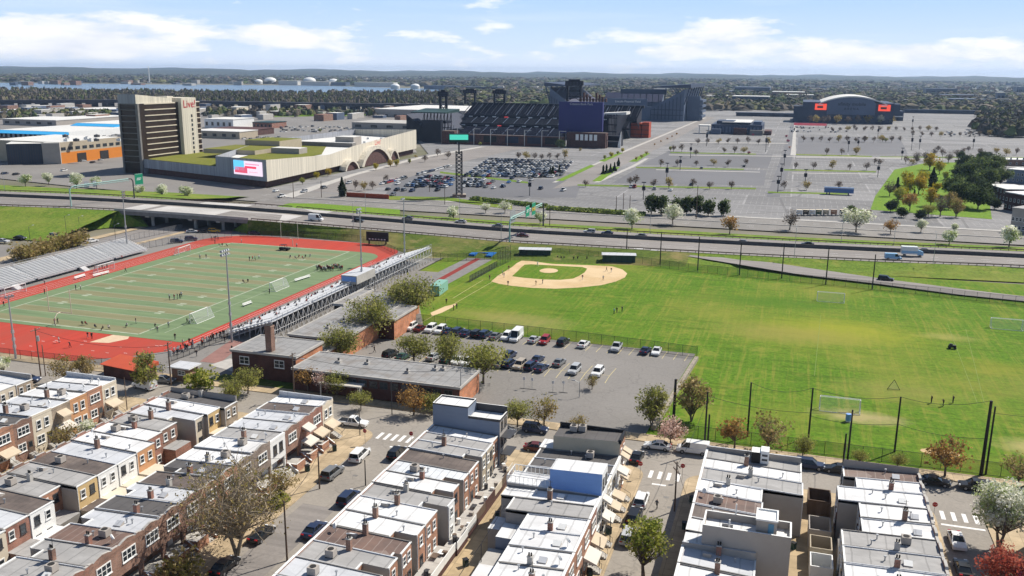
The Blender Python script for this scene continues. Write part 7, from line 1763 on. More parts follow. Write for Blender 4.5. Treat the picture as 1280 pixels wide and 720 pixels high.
# scoreboard back
b = MB(); b.box(-200,-161,776,781,13,38,0); b.box(-198,-163,775.5,776,11,13,0); b.build('scoreboard_back',M['violet'],bp)
text('Citizens Bank Park',2.7,(-180,775.9,36.2),(PI/2,0,0),M['steel'],bp,ext=.05)
b = MB()
for x in (-195,-180,-166): b.box(x-.8,x+.8,777,780,0,13)
b.build('scoreboard_legs',M['navy'],bp)
def light_rack(x,y,z0,w_,h):
    b = MB()
    for s in (-1,1): b.box(x+s*w_/2-.9,x+s*w_/2+.9,y-1.2,y+1.2,z0,z0+h*.72); b.bar((x-s*w_/2,y,z0),(x+s*w_/2,y,z0+h*.4),.5,.5)
    for zz in (h*.2,h*.45,h*.7): b.box(x-w_/2,x+w_/2,y-.4,y+.4,z0+zz,z0+zz+.7)
    b.box(x-w_/2-2,x+w_/2+2,y-1.6,y+1.6,z0+h*.72,z0+h*.93); b.box(x-w_/2+1,x+w_/2-1,y-1.0,y+1.0,z0+h*.93,z0+h)
    r = b.build('light_tower',M['navy'],bp)
    for i in range(5):
        for j in range(2): link('lamp',mesh_c('bl',lambda:(lambda b:(b.box(-.7,.7,-.25,0,-.6,.6),b.mesh('lamp',[M['seatgrey']]))[1])(MB())),r,(x-w_/2+w_*i/4,y-1.65,z0+h*(.76+.09*j)))
light_rack(-318,800,25,6,21); light_rack(-334,917,29,11,16); light_rack(-301,917,29,11,16); light_rack(-190,790,38,12,19)
b = MB()
for k in range(9): b.box(-184+2.8*k,-182.4+2.8*k,786,789,38,41+1.6*((k*7)%4))
for z in (39.5,42): b.box(-185,-160,787,788,z,z+.5)
b.build('rooftop_frames',M['brick_dark'],bp)
b = MB(); b.prism([(-172,830),(-150,830),(-150,850),(-172,850)],25.5,26.2,0,0,bottom=True,zs=[26.5,28,28,26.5]); b.build('side_roof',M['roof_far'],bp)
b = MB(); b.prism([(-160,786),(-146,786),(-146,796),(-160,796)],0,9,0,0); b.box(-160,-146,774,785,0,5); b.build('concourse',M['navy'],bp)
b = MB(); b.prism([(-146,772),(-143.5,772),(-143.5,773),(-146,773)],0,14,0,0,zs=[2,14,14,2]); b.build('banner_mast',M['white'],bp)
t,L = fb('stair_tower','orange red glazed stair towers beside the ballpark and the avenue','building',(788,172),(811,164)); h = HT(790,171,153); b = MB(); b.box(0,L*.58,0,16,0,h); b.box(L*.62,L,0,14,0,h+1); b.build('wall',plain('orange_red_cladding',(.40,.07,.03),.6,.1,.2,stretch=(1,1,.05)),t)
for z in (.3,.6,.9): b = MB(); b.box(-.2,L+.2,-.3,-.02,h*z-1,h*z-.4); b.build('ledge',M['brick_dark'],t)
t,L = fb('pylon','dark lattice sign tower with lit green sign in front of the ballpark','sign tower',(568,247),(580,247)); h = HT(574,247,167)
b = MB()
for x in (L*.2,L*.8):
    for y in (0,4): b.bar((x,y,0),(x,y,h*.72),.6,.6)
for k in range(12):
    za,zb = h*.72*k/12,h*.72*(k+1)/12
    for y in (0,4): b.bar((L*.2,y,za),(L*.8,y,zb),.25,.25); b.bar((L*.8,y,za),(L*.2,y,zb),.25,.25)
    for x in (L*.2,L*.8): b.bar((x,0,za),(x,4,zb),.25,.25)
b.bar((L*.5,2,h*.7),(L*.5,2,h),.8,.8); b.build('lattice',M['viaduct_dark'],t)
b = MB(); b.box(-2.6,L+2.6,-.6,.6,h*.865,h); s = b.build('sign_panel',M['dkgreen'],t); b = MB(); b.box(-2.2,L+2.2,-.68,-.61,h*.905,h*.985); b.build('lit_face',emitter('teal_sign',(.06,.50,.38),1.0),s); text('LIVE! CASINO',1.5,(L/2,-.75,h*.945),(PI/2,0,0),M['white'],s) if False else None
b = MB(); b.box(-1,L+1,-1,5,0,1.6); b.build('base',M['brick_brown'],t)

# ---------------------------------------------------------------- football stadium with winged stands
M['steelblue'] = plain('dark_blue_steel', (.045,.06,.10), .5, .3, .05)  # even dark blue for stadium frames, arena and far blocks
fs = thing('football_stadium','large blue-grey football stadium with two winged upper stands behind the ballpark','stadium',(0,0,0))
b = MB(); b.box(-305,-150,1240,1250,0,18); b.box(-305,-150,1250,1420,0,13); b.build('lower_bowl',M['stadgrey'],fs)
def wing(xa,xb,s,nm):
    # raked stand seen end-on: high outer edge, low inner edge; canopy wing on top
    b = MB(); y0,y1 = 1236,1420
    b.prism([(xa,y0),(xb,y0),(xb,y1),(xa,y1)],0,20,1,0,zs=[42,18,18,42] if s < 0 else [18,42,42,18]); st = b.build('wing_stand',[M['seat'],M['stadgrey']],fs)
    xo,xi = (xa,xb) if s < 0 else (xb,xa)
    b = MB(); b.prism([(min(xo+s*8,xi),y0-2),(max(xo+s*8,xi),y0-2),(max(xo+s*8,xi),y1),(min(xo+s*8,xi),y1)],44,45,0,0,bottom=True,zs=[49,45.2,45.2,49] if s < 0 else [45.2,49,49,45.2])
    for k in range(7): y = y0+(y1-y0)*k/6; b.bar((xo,y,22),(xo+s*7,y,48),1.4,1.4); b.bar((xo-s*10,y,36),(xo-s*18,y,46),.9,.9)
    b.build('wing_roof',M['steelblue'],fs)
    b = MB()
    for k in range(9): x = xa+(xb-xa)*k/9; b.bar((x,y0-.8,2),(x,y0-.8,15+abs(x-xi)*.5),1.0,1.0)
    for z in (8,15): b.bar((xa,y0-.8,z),(xb,y0-.8,z),.9,.9)
    b.build('frame',M['steelblue'],fs)
wing(-190,-146,1,'r'); wing(-332,-300,-1,'l')
b = MB(); b.prism([(-290,1400),(-200,1400),(-200,1425),(-290,1425)],0,30,1,0,zs=[20,20,33,33]); b.build('end_stand',[M['seat'],M['stadgrey']],fs)
b = MB(); b.box(-262,-196,1236,1239,18,29); b.build('name_board',M['stadgrey'],fs); text('Lincoln Financial Field',4.0,(-222,1235.6,25),(PI/2,0,0),M['white'],fs,ext=.05)
b = MB(); b.box(-262,-192,1392,1398,32,39)
for k in range(8): b.bar((-260+9.4*k,1395,13),(-260+9.4*k,1395,38),1.2,1.2)
b.build('video_board',M['steelblue'],fs)
for k in range(5):
    b = MB(); b.box(-145,-128,1262+10*k,1268+10*k,0,33-2*k); 
    for z in range(4): b.box(-127.9,-124,1260+10*k,1269+10*k,4+7*z,7+7*z)
    b.build('ramp_tower',M['stadgrey'],fs)

# ---------------------------------------------------------------- arena
ar,L = fb('arena','dark blue indoor arena with shallow pale vaulted roof and two orange screens','arena',(1002,153),(1116,151)); h = HT(1060,152,127); hr = HT(1060,152,118.5); D = 120
b = MB(); b.box(0,L,0,D,0,h); b.build('wall',M['steelblue'],ar)
b = MB(); n = 20
pr = [(L*(.17+.76*i/n), h-2+(hr-h+1.5)*math.sin(PI*i/n)**.8) for i in range(n+1)]
for (xa,za),(xb,zb) in zip(pr,pr[1:]): b.face([(xa,-2,za),(xb,-2,zb),(xb,D+2,zb),(xa,D+2,za)]); b.face([(xa,-2,za-1.6),(xb,-2,zb-1.6),(xb,-2,zb),(xa,-2,za)])
b.build('roof',M['roof_far'],ar)
b = MB(); pts = [(L*.27,h-.5)]+[(x,z-1.7) for x,z in pr if L*.27 < x < L*.80]+[(L*.80,h-.5)]
b.face([(L*.27,-1.2,h*.42)]+[(L*.80,-1.2,h*.42)]+[(x,-1.2,z) for x,z in pts[::-1]]); b.build('glass_front',plain('arena_glass',(.105,.135,.20),.35,.15,.05),ar)
text('xfinity mobile',6.4,(L*.54,-1.4,h*.93),(PI/2,0,0),M['navy'],ar,ext=.05); text('A R E N A',4.2,(L*.54,-1.4,h*.70),(PI/2,0,0),M['navy'],ar,ext=.05)
for x in (.135,.83):
    b = MB(); b.box(L*x,L*x+L*.13,-2.0,-1.25,h*.63,h*.93); s = b.build('screen',emitter('orange_screen',(.80,.075,.035),.9) if x < .5 else bpy.data.materials['orange_screen'],ar)
    b = MB(); b.box(L*x+L*.025,L*x+L*.09,-2.1,-2.01,h*.72,h*.82); b.build('dark_picture',M['brick_dark'],s); b = MB(); b.box(L*x+L*.03,L*x+L*.09,-2.1,-2.01,h*.87,h*.91); b.build('white_strip',M['white'],s)
t,L2 = fb('arena_annex','dark low wing joined to the left of the arena','building',(991,152),(1014,153)); b = MB(); b.box(0,L2,-14,40,0,h*.74); b.build('wall',M['steelblue'],t); b = MB(); b.box(-.5,L2+.5,-14.5,40.5,h*.74,h*.78); b.build('roof',M['navy'],t)
t,L2 = fb('arena_annex','stepped dark entrance wing right of the arena','building',(1116,151),(1129,150)); b = MB(); b.box(.2,L2,2,40,0,h*.5); b.box(.2,L2*.6,2,40,h*.5,h*.85); b.build('wall',M['steelblue'],t); b = MB(); b.box(L2*.1,L2*.9,-3,2,h*.2,h*.25); b.build('canopy',M['white'],t)
t,L = fb('entertainment_hall','dark blue glazed entertainment block between the avenue and the empty lots','building',(880,167),(952,168)); h = HT(910,167,152)
b = MB(); b.box(L*.12,L,0,70,0,h*.8); b.box(L*.2,L*.5,10,40,h*.8,h*1.05); b.box(L*.5,L*.78,8,60,h*.8,h*.95); b.build('wall',M['steelblue'],t); b = MB(); b.box(L*.3,L*.8,4,68,h*.96,h*1.0); b.build('roof',M['roof_far'],t)
for i in range(14): b = MB(); b.box(L*(.13+.06*i),L*(.17+.06*i),-.2,-.02,h*.15,h*.62); b.build('window',M['stadgrey'],t)
for (xa,xb,ya,yb,za,zb,m_) in ((.14,.30,-9,-.5,0,.45,'stadgrey'),(.52,.74,-6,-.5,0,.55,'brick_dark'),(.80,1.02,-8,20,0,.42,'conc_dark'),(.84,.98,10,40,.8,1.05,'stadgrey'),(1.04,1.16,0,30,0,.35,'brick_dark')):
    b = MB(); b.box(L*xa,L*xb,ya,yb,h*za+.02,h*zb); b.build('pavilion',M[m_],t)
b = MB(); b.box(-6,L*.1,-4,12,h*.62,h*.72); 
for x in (-5,L*.08): b.box(x-.4,x+.4,-3,-2,0,h*.62)
b.build('porch_roof',M['roof_far'],t)

# ---------------------------------------------------------------- far buildings, tanks, ship
def farblock(p0,p1,ty,dep,m,lab,rf=None,cat='building',wins=6):
    t,L = fb('distant_building',lab,cat,p0,p1); h = HT((p0[0]+p1[0])/2,(p0[1]+p1[1])/2,ty); b = MB(); b.box(0,L,0,dep,0,h); b.build('wall',M[m],t); b = MB(); b.box(-1,L+1,-1,dep+1,h,h+1.2); b.build('roof',M[rf or m],t)
    if wins: 
        for i in range(wins): b = MB(); b.box(L*(i+.2)/wins,L*(i+.7)/wins,-1.2,-.1,h*.35,h*.7); b.build('window',M['navy'],t)
farblock((918,116),(962,117),109.5,120,'steelblue','dark long block on the skyline left of the arena','stadgrey')
farblock((915,131),(960,132),121,60,'steelblue','dark blue block beyond the entertainment hall','roof_far'); farblock((983,125),(1016,127),119.5,60,'stadgrey','pale blue glass block behind the arena annex','roof_far')
farblock((965,122),(1005,123),115.5,80,'brick_brown','brown low block behind the pale glass block','roof_far')
farblock((1157,119),(1196,120),111.5,80,'steelblue','dark navy block alone on the right skyline'); farblock((1184,131),(1233,132),124.5,60,'steelblue','long dark low block at right below the navy one','stadgrey'); farblock((1176,124),(1221,124.5),119,60,'brick_brown','brown block between the two navy blocks','stadgrey')
farblock((1246,128),(1255,128),116,30,'stadgrey','pale tower-like block near the right edge','roof_far',wins=2); farblock((1226,124),(1285,125),120.5,80,'offwhite','white roofed long shed near the right edge','roof_far'); farblock((1270,119),(1284,119),109,60,'stadgrey','grey bulky block at the right picture edge')
farblock((1232,117),(1240,117),113,20,'white','small white block on the right skyline, left one',wins=2); farblock((1242,118),(1254,118),114,20,'white','small white block on the right skyline, right one',wins=2)
farblock((880,124),(912,124.5),120,60,'stadgrey','pale grey shed right of the football stadium','roof_far'); farblock((920,145),(1000,146.5),142,10,'steelblue','long dark viaduct-like wall behind the far empty lots',wins=0); farblock((1130,141),(1230,143.5),138.5,10,'steelblue','long dark raised road wall behind the right empty lot',wins=0)
farblock((575,113.5),(622,114),109,60,'navy','dark cargo ship moored on the far river bank','steelblue','ship',wins=0)
for k,(px,py,w_,ty) in enumerate(((3,102,10,97.5),(18,102,14,97),(67,102.5,15,97.5),(97,102.5,12,98.5),(494,108,11,98),(519,108,11,98.5))):
    (ax,ay) = G(px+ (320 if k < 4 else 0),py+3.0); t = thing('storage_tank',['small white tank, leftmost across the river','white domed tank, second across the river','large white domed tank in the middle of the far bank','white domed tank right of the large one','round white sphere tank at the right of the far bank, left one','round white sphere tank at the right of the far bank, right one'][k],'storage tank',(ax,ay,0)); d_ = math.hypot(ax,ay); rr = w_/2*d_/CAM_F*1.0; hh = rr*.6
    b = MB(); b.prism(ellipse(0,0,rr,rr,20),0,hh,0,0); b.build('shell',M['roof_far'],t); b = MB(); b.ball((0,0,hh+.1),rr,rr,rr*.5,16,4,half=True); b.build('dome',M['white'],t,smooth=True)
for k,(p0,p1,ty) in enumerate((((348,106),(372,106),101),((376,106.5),(412,106.8),102.2),((443,108),(492,108.5),103),((414,107),(432,107),103),((530,111.5),(570,112),107.5))): farblock(p0,p1,ty,40,'roof_far' if k < 3 else 'stadgrey','pale industrial shed on the far bank, %s from the left' % ordinal(k),wins=0)
t = thing('mast','thin white mast on the far wooded shore at left','mast',(*G(187,104),0)); b = MB(); b.tube((0,0,0),(0,0,75),3.0,6,1.4); b.build('pole',M['white'],t); b = MB(); b.box(-8,8,-3,3,0,6); b.build('base',M['white'],t)

# ---------------------------------------------------------------- right edge: park trees and terraces
sheet_px('park_lawn', [(1088,262),(1094,245),(1118,212),(1160,203),(1215,203),(1235,240),(1240,274)], .2, M['lawn'])
PK = [((1112,246),'grey','bare grey-brown tree at the left edge of the park',1.3),((1121,240),'darkcone','dark conical yew left in the park',1.0),((1133,232),'yellow','yellow tree, farther left of the park pair',1.15),((1135,243),'yellow','bright yellow tree in the middle of the park',1.25),((1148,243),'orange','orange-gold tree right of the bright yellow one',1.25),((1153,231),'yellow','yellow-green tree behind the orange one',1.15),((1162,213),'orange','amber tree topmost in the park',1.45),((1174,218),'yellow','olive-gold tree right of the amber one',1.2),((1165,234),'darkcone','dark upright yew in the middle of the park',1.4),((1123,254),'lime','yellow-green tree low at left of the park',1.1),((1142,251),'darkcone','small dark cone under the orange tree',.7),((1137,264),'rust','rust orange round tree at the lower left of the park',2.0),((1163,258),'orange','gold tree in front of the dark pines',1.15),((1181,226),'lime','thin young tree on the bright lawn',.8),
  ((1175,271),'grey','brown bare tree at the lower edge of the park, left',1.45),((1195,272),'brownfan','brown bare tree at the lower edge of the park, right',1.3),((1150,275),'deeppine','dark bush mass under the rust tree',.5),((1113,265),'deeppine','dark spreading shrub at the lower left corner of the park',.62),((1200,258),'pine','broad dark pine, lowest left of the pine grove',1.15),((1222,262),'pine','broad dark pine, lowest right of the pine grove',1.1),((1190,246),'pine','dark pine in the middle left of the grove',1.05),((1213,244),'deeppine','very dark pine in the middle of the grove',1.1),((1228,248),'deeppine','dark pine at the right flank of the grove',1.0),((1222,222),'pine','dark pine, upper middle of the grove',1.25),((1240,225),'pine','dark green pine, upper right of the grove',1.15),((1205,213),'deeppine','bluish dark pine, upper left of the grove',1.15),((1250,232),'pine','greener pine by the terraces at the right',.95),((1200,200),'deeppine','small dark conifer on the far edge of the park, left',.7),((1235,199),'deeppine','small dark conifer on the far edge of the park, right',.6),
  ((1145,205),'grey','grey bare tree, upper left beside the lots',1.3),((1185,204),'grey','tall bare tree behind the park',1.3),((1156,202),'grey','grey bare tree left of the amber crown',1.1)]
PK += [((1232,236),'pine','dark pine on the right flank of the grove, in front',1.1),((1212,230),'pine','mid green pine in the heart of the grove',1.2),((1200,226),'deeppine','dark pine on the left flank of the grove',1.1),((1245,213),'pine','pine at the top right of the grove',1.0),((1226,208),'deeppine','bluish pine at the top of the grove',1.1),((1186,262),'brownfan','brown tree between the gold tree and the pines',1.25),((1160,272),'olive','olive tree at the bottom of the park by the avenue',.8),((1127,272),'deeppine','dark low pine at the bottom left of the park',.5),((1243,262),'deeppine','dark conifer before the black walled terrace',.6),((1128,249),'yellow','yellow-green tree low in the park beside the cone',.9),((1170,243),'yellow','yellow tree on the lawn right of the yew',.85)]
for px,key,lab,s in PK: tree('park_tree',key,G(*px),lab,s*(.68 if key in ('pine','deeppine') else .86))
for k,(p0,p1,ty,m,rf) in enumerate((((1232,246),(1256,253),234,'brick_dark','roof_far'),((1254,262),(1284,268),243,'brick_dark','roof_white'),((1262,289),(1290,293),262,'greywall','roof_grey'),((1243,207),(1290,208),200,'brick_brown','roof_far'),((1258,228),(1290,231),213,'slateblue','roof_white'),((1262,246),(1290,249),236,'brick_dark','roof_silver'))):
    t,L = fb('terrace_house',['white roofed dark terrace beside the pine grove','black walled terrace with white cornice right of the grove','grey terrace by the avenue at the right edge','long brown terrace far behind the grove','blue-grey terrace with bay fronts at the right edge','dark terrace, middle of the right edge'][k],'house',p0,p1); h = min(11,HT((p0[0]+p1[0])/2,(p0[1]+p1[1])/2,ty)); b = MB(); b.box(0,L,0,14,0,h); b.build('wall',M[m],t); b = MB(); b.box(-.3,L+.3,-.3,14.3,h,h+.4); b.build('roof',M[rf],t)
    for i in range(6):
        for z in (1.2,4.6): link('window',win_mesh(1.0,1.5,1),t,(L*(i+.5)/6,0,z)).rotation_euler[2] = -PI/2
# trees of the avenue and car parks
for k,(px,py,key,lab,s) in enumerate(((32,234,'blossom','round white-blossom tree at left beyond the motorway, first of the row',1.12),(61,231,'blossom','round white-blossom tree, second of the row at left',1.0),(96,236,'blossom','round white-blossom tree, third of the row, largest',1.2),(121,235,'blossom','round white-blossom tree, fourth of the row by the sign gantry',.95),(175,246,'blossom','small white-blossom tree right of the green gantry sign',.85),(203,248,'blossom','white-blossom tree above the bridge deck, left one',1.0),(234,250,'blossom','white-blossom tree above the bridge deck, right one',1.12),(567,276,'blossom','slender white tree alone below the sign tower',1.0),(607,266,'spread','small spreading white tree left of the gantry',.6),(631,266,'spread','small spreading white tree just left of the gantry posts',.7),(675,281,'blossom','pale tree half behind the yellow gantry sign',.85),(790,287,'blossom','round white tree beyond the motorway above the right dugout',1.25),(841,280,'spread','spreading white tree before the dark conifers',1.1),(1070,290,'spread','large spreading white tree in the middle of the avenue strip',1.35),(1151,290,'blossom','small pale-green white tree before the park',.75),(1186,307,'blossom','round white tree at the far motorway edge, left of two',.95),(1192,291,'blossom','smaller pale tree behind the left round one',.6),(1261,310,'blossom','round white tree at the far motorway edge, right of two',1.2),(0,262,'blossom','white blossom crown cut by the left picture edge',1.0),(912,294,'rust','orange-brown tree beyond the motorway',1.55),(987,287,'grey','leaning bare brown tree beyond the motorway',1.1),(1113,292,'rust','olive-gold round tree before the park',1.15),(28,338,'brownish','pinkish bush beside the side lot',.6))):
    X,Y = G(px,py,.2); tree('avenue_tree',key,(X,Y),lab,s,z=.1)
for k,(px,py,s) in enumerate(((814,268,1.05),(827,269,1.0),(846,266,.85),(858,268,.95),(872,268,.95),(885,270,.9),(904,270,.85),(1063,276,.75),(700,0,0))):
    if s: tree('conifer','conifer',G(px,py),['dark conifer, leftmost of the row by the car park','dark conifer, second of the row by the car park','dark conifer, third of the row behind the white spreading tree','dark conifer, fourth of the row by the car park','dark conifer, fifth of the row by the car park','dark conifer, sixth of the row by the car park','dark conifer standing apart at the right end of the row','dark low pine above the white spreading avenue tree'][k],s)
tree('conifer','darkcone',G(428,246),'single dark spruce beside the orange barrier',1.05)
for px,py in ((691,219),(699,218),(688,220),(754,218),(763,216),(773,208),(758,217),(768,214)): tree('conifer','darkcone',G(px,py),'small dark evergreen on the green median of the stadium avenue',.62,'dark evergreens on the avenue medians')
LT_ = [(x,y+.12*(x-840)/10) for x,y in [(842,190),(852,190),(905,191),(918,191),(930,191)]]+[(x,178+R.uniform(-.6,.6)) for x in range(1004,1130,11)]+[(x,164.5+R.uniform(-.5,.5)) for x in range(1040,1180,10)]+[(x,171+R.uniform(-.6,.6)) for x in range(1140,1278,12)]+[(1132,205),(1140,207),(1147,204),(1178,197),(1195,196),(1225,195),(1258,195)]+[(732,234),(788,232),(794,232),(817,235),(836,236),(866,235),(887,237),(914,237),(980,238),(1008,238),(1048,237),(826,209),(847,208),(870,208),(892,207),(910,209),(932,207),(994,212),(1017,212),(1040,212),(1062,213),(1083,213),(1033,194),(1052,194),(1070,194),(870,195),(1093,206),(1100,207),(648,200),(658,200),(668,200),(677,201),(687,200),(697,200),(706,199),(547,196),(560,199),(531,203),(444,238),(455,239),(466,237),(483,229),(872,181),(884,180),(898,180),(910,180),(922,180),(935,180),(948,181),(960,181),(1167,196),(1203,194),(1210,190),(1270,194),(1245,193),(1172,190),(1067,163),(1082,163),(1080,178),(1100,176)]
for k,(px,py) in enumerate(LT_): tree('young_tree',('lot','lot','lot','lot','lotbrown')[k%5],G(px,py),'bare young tree on a planting strip of the stadium car parks',R.uniform(.75,1.0)*(.95 if py > 200 else 1.1),'bare young trees in the stadium car parks')
for px,py,key in ((756,200,'lime'),(764,197,'yellow'),(772,194,'lime'),(778,191,'yellow'),(795,201,'lotbrown'),(802,198,'lotbrown'),(808,194,'lotbrown'),(818,182,'rust'),(826,178,'rust'),(834,175,'rust'),(840,172,'rust'),(846,169,'rust'),(838,189,'lime'),(941,170,'magenta'),(936,193,'magenta'),(985,178,'magenta'),(983,172,'magenta'),(987,186,'pink'),(594,171,'yellow'),(600,183,'lime'),(520,198,'lotbrown'),(512,205,'lime'),(496,208,'yellow'),(488,209,'orange'),(470,213,'yellow'),(396,224,'yellow'),(378,231,'lime'),(410,221,'orange'),(468,172,'yellow'),(457,170,'lotbrown'),(400,166,'lime'),(85+640,190,'lotbrown'),(690,184,'lotbrown'),(712,183,'lotbrown'),(722,182,'lotbrown'),(700,186,'pine'),(1082,176,'olive'),(1107,178,'olive')):
    tree('avenue_shrub',key,G(px,py),'small leafy tree or shrub along the roads to the stadiums',R.uniform(.4,.55),'small trees along the stadium roads')
for k,(px,py,key) in enumerate(((1012,155.5,'lot'),(1020,155.5,'lotbrown'),(1028,155.5,'lot'),(1034,155.5,'lot'),(1046,155.5,'lotbrown'),(1060,155.5,'lot'),(1072,155.5,'lot'),(1084,155.5,'lotbrown'),(1101,155.5,'blossom'),(1113,155.5,'lotbrown'))): tree('arena_tree',key,G(px,py),'tree in the row before the dark arena front' if key != 'blossom' else 'white blossom tree before the dark arena front',1.8,'trees in front of the arena' if key != 'blossom' else None)
for k,(px,py) in enumerate(((27,326),(38,323),(53,318),(68,314),(80,311),(90,309),(100,307))): tree('hedge_shrub','shrub',G(px,py),'brown leafless shrub in the row behind the left bleachers',1.35,'brown shrubs behind the left bleachers')
# car park masts
for k,(px,py,ty) in enumerate(((833,230,204),(850,213,196),(662,245,232),(804,250,228),(863,198,180),(883,183,163),(957,190,168),(980,208,188),(976,226,205),(972,241,222),(1006,232,212),(1097,222,210),(1060,190,172),(1072,188,172),(1139,188,168),(1149,187,170),(1216,187,170),(1127,200,186),(1097,172,158),(1140,160,146))):
    t = pole(G(px,py),max(9,HT(px,py,ty)),'tall dark mast with drum lamp in the stadium car parks',.22,'darksteel','car_park_mast','light mast','masts in the stadium car parks'); h = max(9,HT(px,py,ty)); b = MB(); b.tube((0,0,h*.55),(0,0,h*.78),.9,8); b.build('drum',M['navy'],t); b = MB(); b.box(-1.1,1.1,-.3,.3,h-.2,h+.25); b.build('lamp_head',M['navy'],t)
for k,(px,py,ty) in enumerate(((367,247,228),(402,247,226),(432,242,224),(537,240,222),(689,267,254),(770,267,247),(787,266,250),(687,285,262),(870,274,232),(779,262,249),(367,248,230),(556,256,238))):
    if k != 4: pole(G(px,py),max(8,HT(px,py,ty)),'brown utility pole along the avenue behind the motorway',.18,'wood',group='utility poles along the avenue')
# packed car park
cols = ['white','silver','grey','black','navy','white','black','silver','red','blue','grey']
spots = []
def lot_rows(pA,pB,pC,pD,rows,per,fill):
    """rows between the line A-B (near) and D-C (far)."""
    for i in range(rows):
        for j in range(per):
            if R.random() > fill: continue
            u,v = (j+R.uniform(-.12,.12))/(per-1),(i+R.uniform(-.1,.1))/(rows-1)
            px = (pA[0]*(1-u)+pB[0]*u)*(1-v)+(pD[0]*(1-u)+pC[0]*u)*v; py = (pA[1]*(1-u)+pB[1]*u)*(1-v)+(pD[1]*(1-u)+pC[1]*u)*v
            spots.append((px,py))
lot_rows((582,221),(700,222),(714,203),(612,199.5),11,26,.93)
lot_rows((508,233),(562,235),(566,224),(530,222),5,13,.85); lot_rows((580,234),(602,234),(604,226),(582,226),3,6,.8)
lot_rows((478,231),(504,224.5),(506,223.6),(480,230),2,9,.9); lot_rows((524,219),(556,210),(562,208.5),(530,217.5),2,10,.8)
for px in ((485,238),(496,239),(505,239),(515,240),(547,239),(521,235),(611,231),(607,235),(617,236),(628,233),(629,234.5),(616,228),(640,224),(649,228),(636,229),(676,237),(704,239),(664,226),(789,235),(793,235),(818,237.5),(838,239),(864,232),(877,211),(930,209),(497,231),(491,247-2),(405,236),(436,230),(380,241),(352,247),(345,240)): spots.append(px)
for i in range(60): spots.append((R.uniform(350,462),R.uniform(158,166)))
for i in range(34): spots.append((R.uniform(985,1060),R.uniform(158,166)))
for i in range(46): spots.append((R.uniform(1180,1275),R.uniform(164,171)))
for i in range(26): spots.append((R.uniform(100,150),R.uniform(164,172)))
for i in range(22): spots.append((R.uniform(300,350),R.uniform(172,174.5)))
for p in ((83,203),(92,203),(104,202),(126,201),(116,204),(80,214),(6,218),(20,219)): spots.append(p)
for i in range(24): spots.append((R.uniform(985,1000)-R.uniform(0,160),R.uniform(150,160))) if False else None
def d2(p): x,y = G(*p); return x*x+y*y
spots.sort(key=d2); sb_ = MB(); smats = [CARPAINT[c] for c in ('white','silver','grey','black','navy')]+[M['carglass']]
for k,p in enumerate(spots):
    x,y = G(*p); col = R.choice(cols); ty = R.choice(('sedan','suv','suv','sedan','pickup')); hd = R.choice((88,92,-90))+R.uniform(-4,4)
    if k < 205: farcar(ty,col,(x,y),hd,'%s %s among the cars filling the stadium car parks' % (col,{'suv':'suv','sedan':'car','pickup':'pickup'}[ty]),'cars in the stadium car parks',Zf+.04)
    else:
        m_ = R.choice((0,0,1,2,3,4)); sb_.box(x-.9,x+.9,y-2.2,y+2.2,.4,.95,m_); sb_.prism([(x-.8,y-1.6),(x+.8,y-1.6),(x+.8,y+1.2),(x-.8,y+1.2)],.95,1.45,5,m_)
struct(sb_.build('distant_parked_cars',smats),'stuff')['label'] = 'mass of tiny parked cars in the farther stadium lots'
# trailers, barrier, food stands
x,y = G(1047,244); t = thing('trailer','long blue semi trailer parked in the empty lot','trailer',(x-7,y,Zf)); b = MB(); b.box(0,15,0,2.6,1.1,3.9); b.build('box',CARPAINT['blue'],t); b = MB(); b.box(0,15,-.03,-.001,3.4,3.85); b.build('stripe',M['steel'],t)
for xx in (1.5,2.8,12.5): link('wheel',car_mesh('suv','white','wheel'),t,(xx,.3,.1)); link('wheel',car_mesh('suv','white','wheel'),t,(xx,2.3,.1))
fc = [('white',1015),('green',1023),('tan',1032),('orange',1042),('black',1053),('black',1007),('white',999),('red',1085)]
for k,(c,px) in enumerate(fc):
    x,y = G(px,270); t = thing('food_trailer',['white food trailer by the avenue, third from left','dark green food trailer between white and cream ones','pale red and cream food trailer','red-orange food trailer second from the right of its row','black food trailer standing next to the orange one','black food trailer left of the white one','white food trailer, leftmost of the row','red roofed food trailer alone at the right'][k],'food trailer',(x,y,.2)); b = MB(); b.box(-1.3,1.3,0,2.2,.6,2.6,0,1); b.build('body',[CARPAINT[c] if k not in (3,7) else M['brick_orange'],M['offwhite'] if k not in (3,7) else M['brick_orange']],t); b = MB(); b.box(-.9,.7,-.7,-.02,1.8,1.9); b.build('awning',M['canvas'],t)
    for xx in (-.9,.9): link('wheel',car_mesh('suv','white','wheel'),t,(xx,.15,.02))
t,L = fb('barrier_fence','orange-red site barrier beside the dark spruce','barrier',(433,246),(486,249)); b = MB(); b.box(0,L,0,.3,.1,2.3); b.build('panel',plain('orange_red_barrier',(.36,.07,.03),.7,.12,.4),t); b = MB()
for k in range(12): b.box(L*k/12,L*k/12+.2,.31,.5,0,2.4)
struct(b.build('props',M['wood'],t),'stuff')
t,L = fb('tent_row','long red market tent in front of the arena lots','tent',(992,159.5),(1033,159.5)); b = MB(); b.prism([(0,0),(L,0),(L,7),(0,7)],3,4,0,0,bottom=True,zs=[3,3,5.5,5.5]); b.build('canopy',CARPAINT['red'],t)
for k in range(5): b = MB(); b.box(L*k/4-.2,L*k/4+.2,.3,.7,0,3); b.build('leg',M['white'],t)
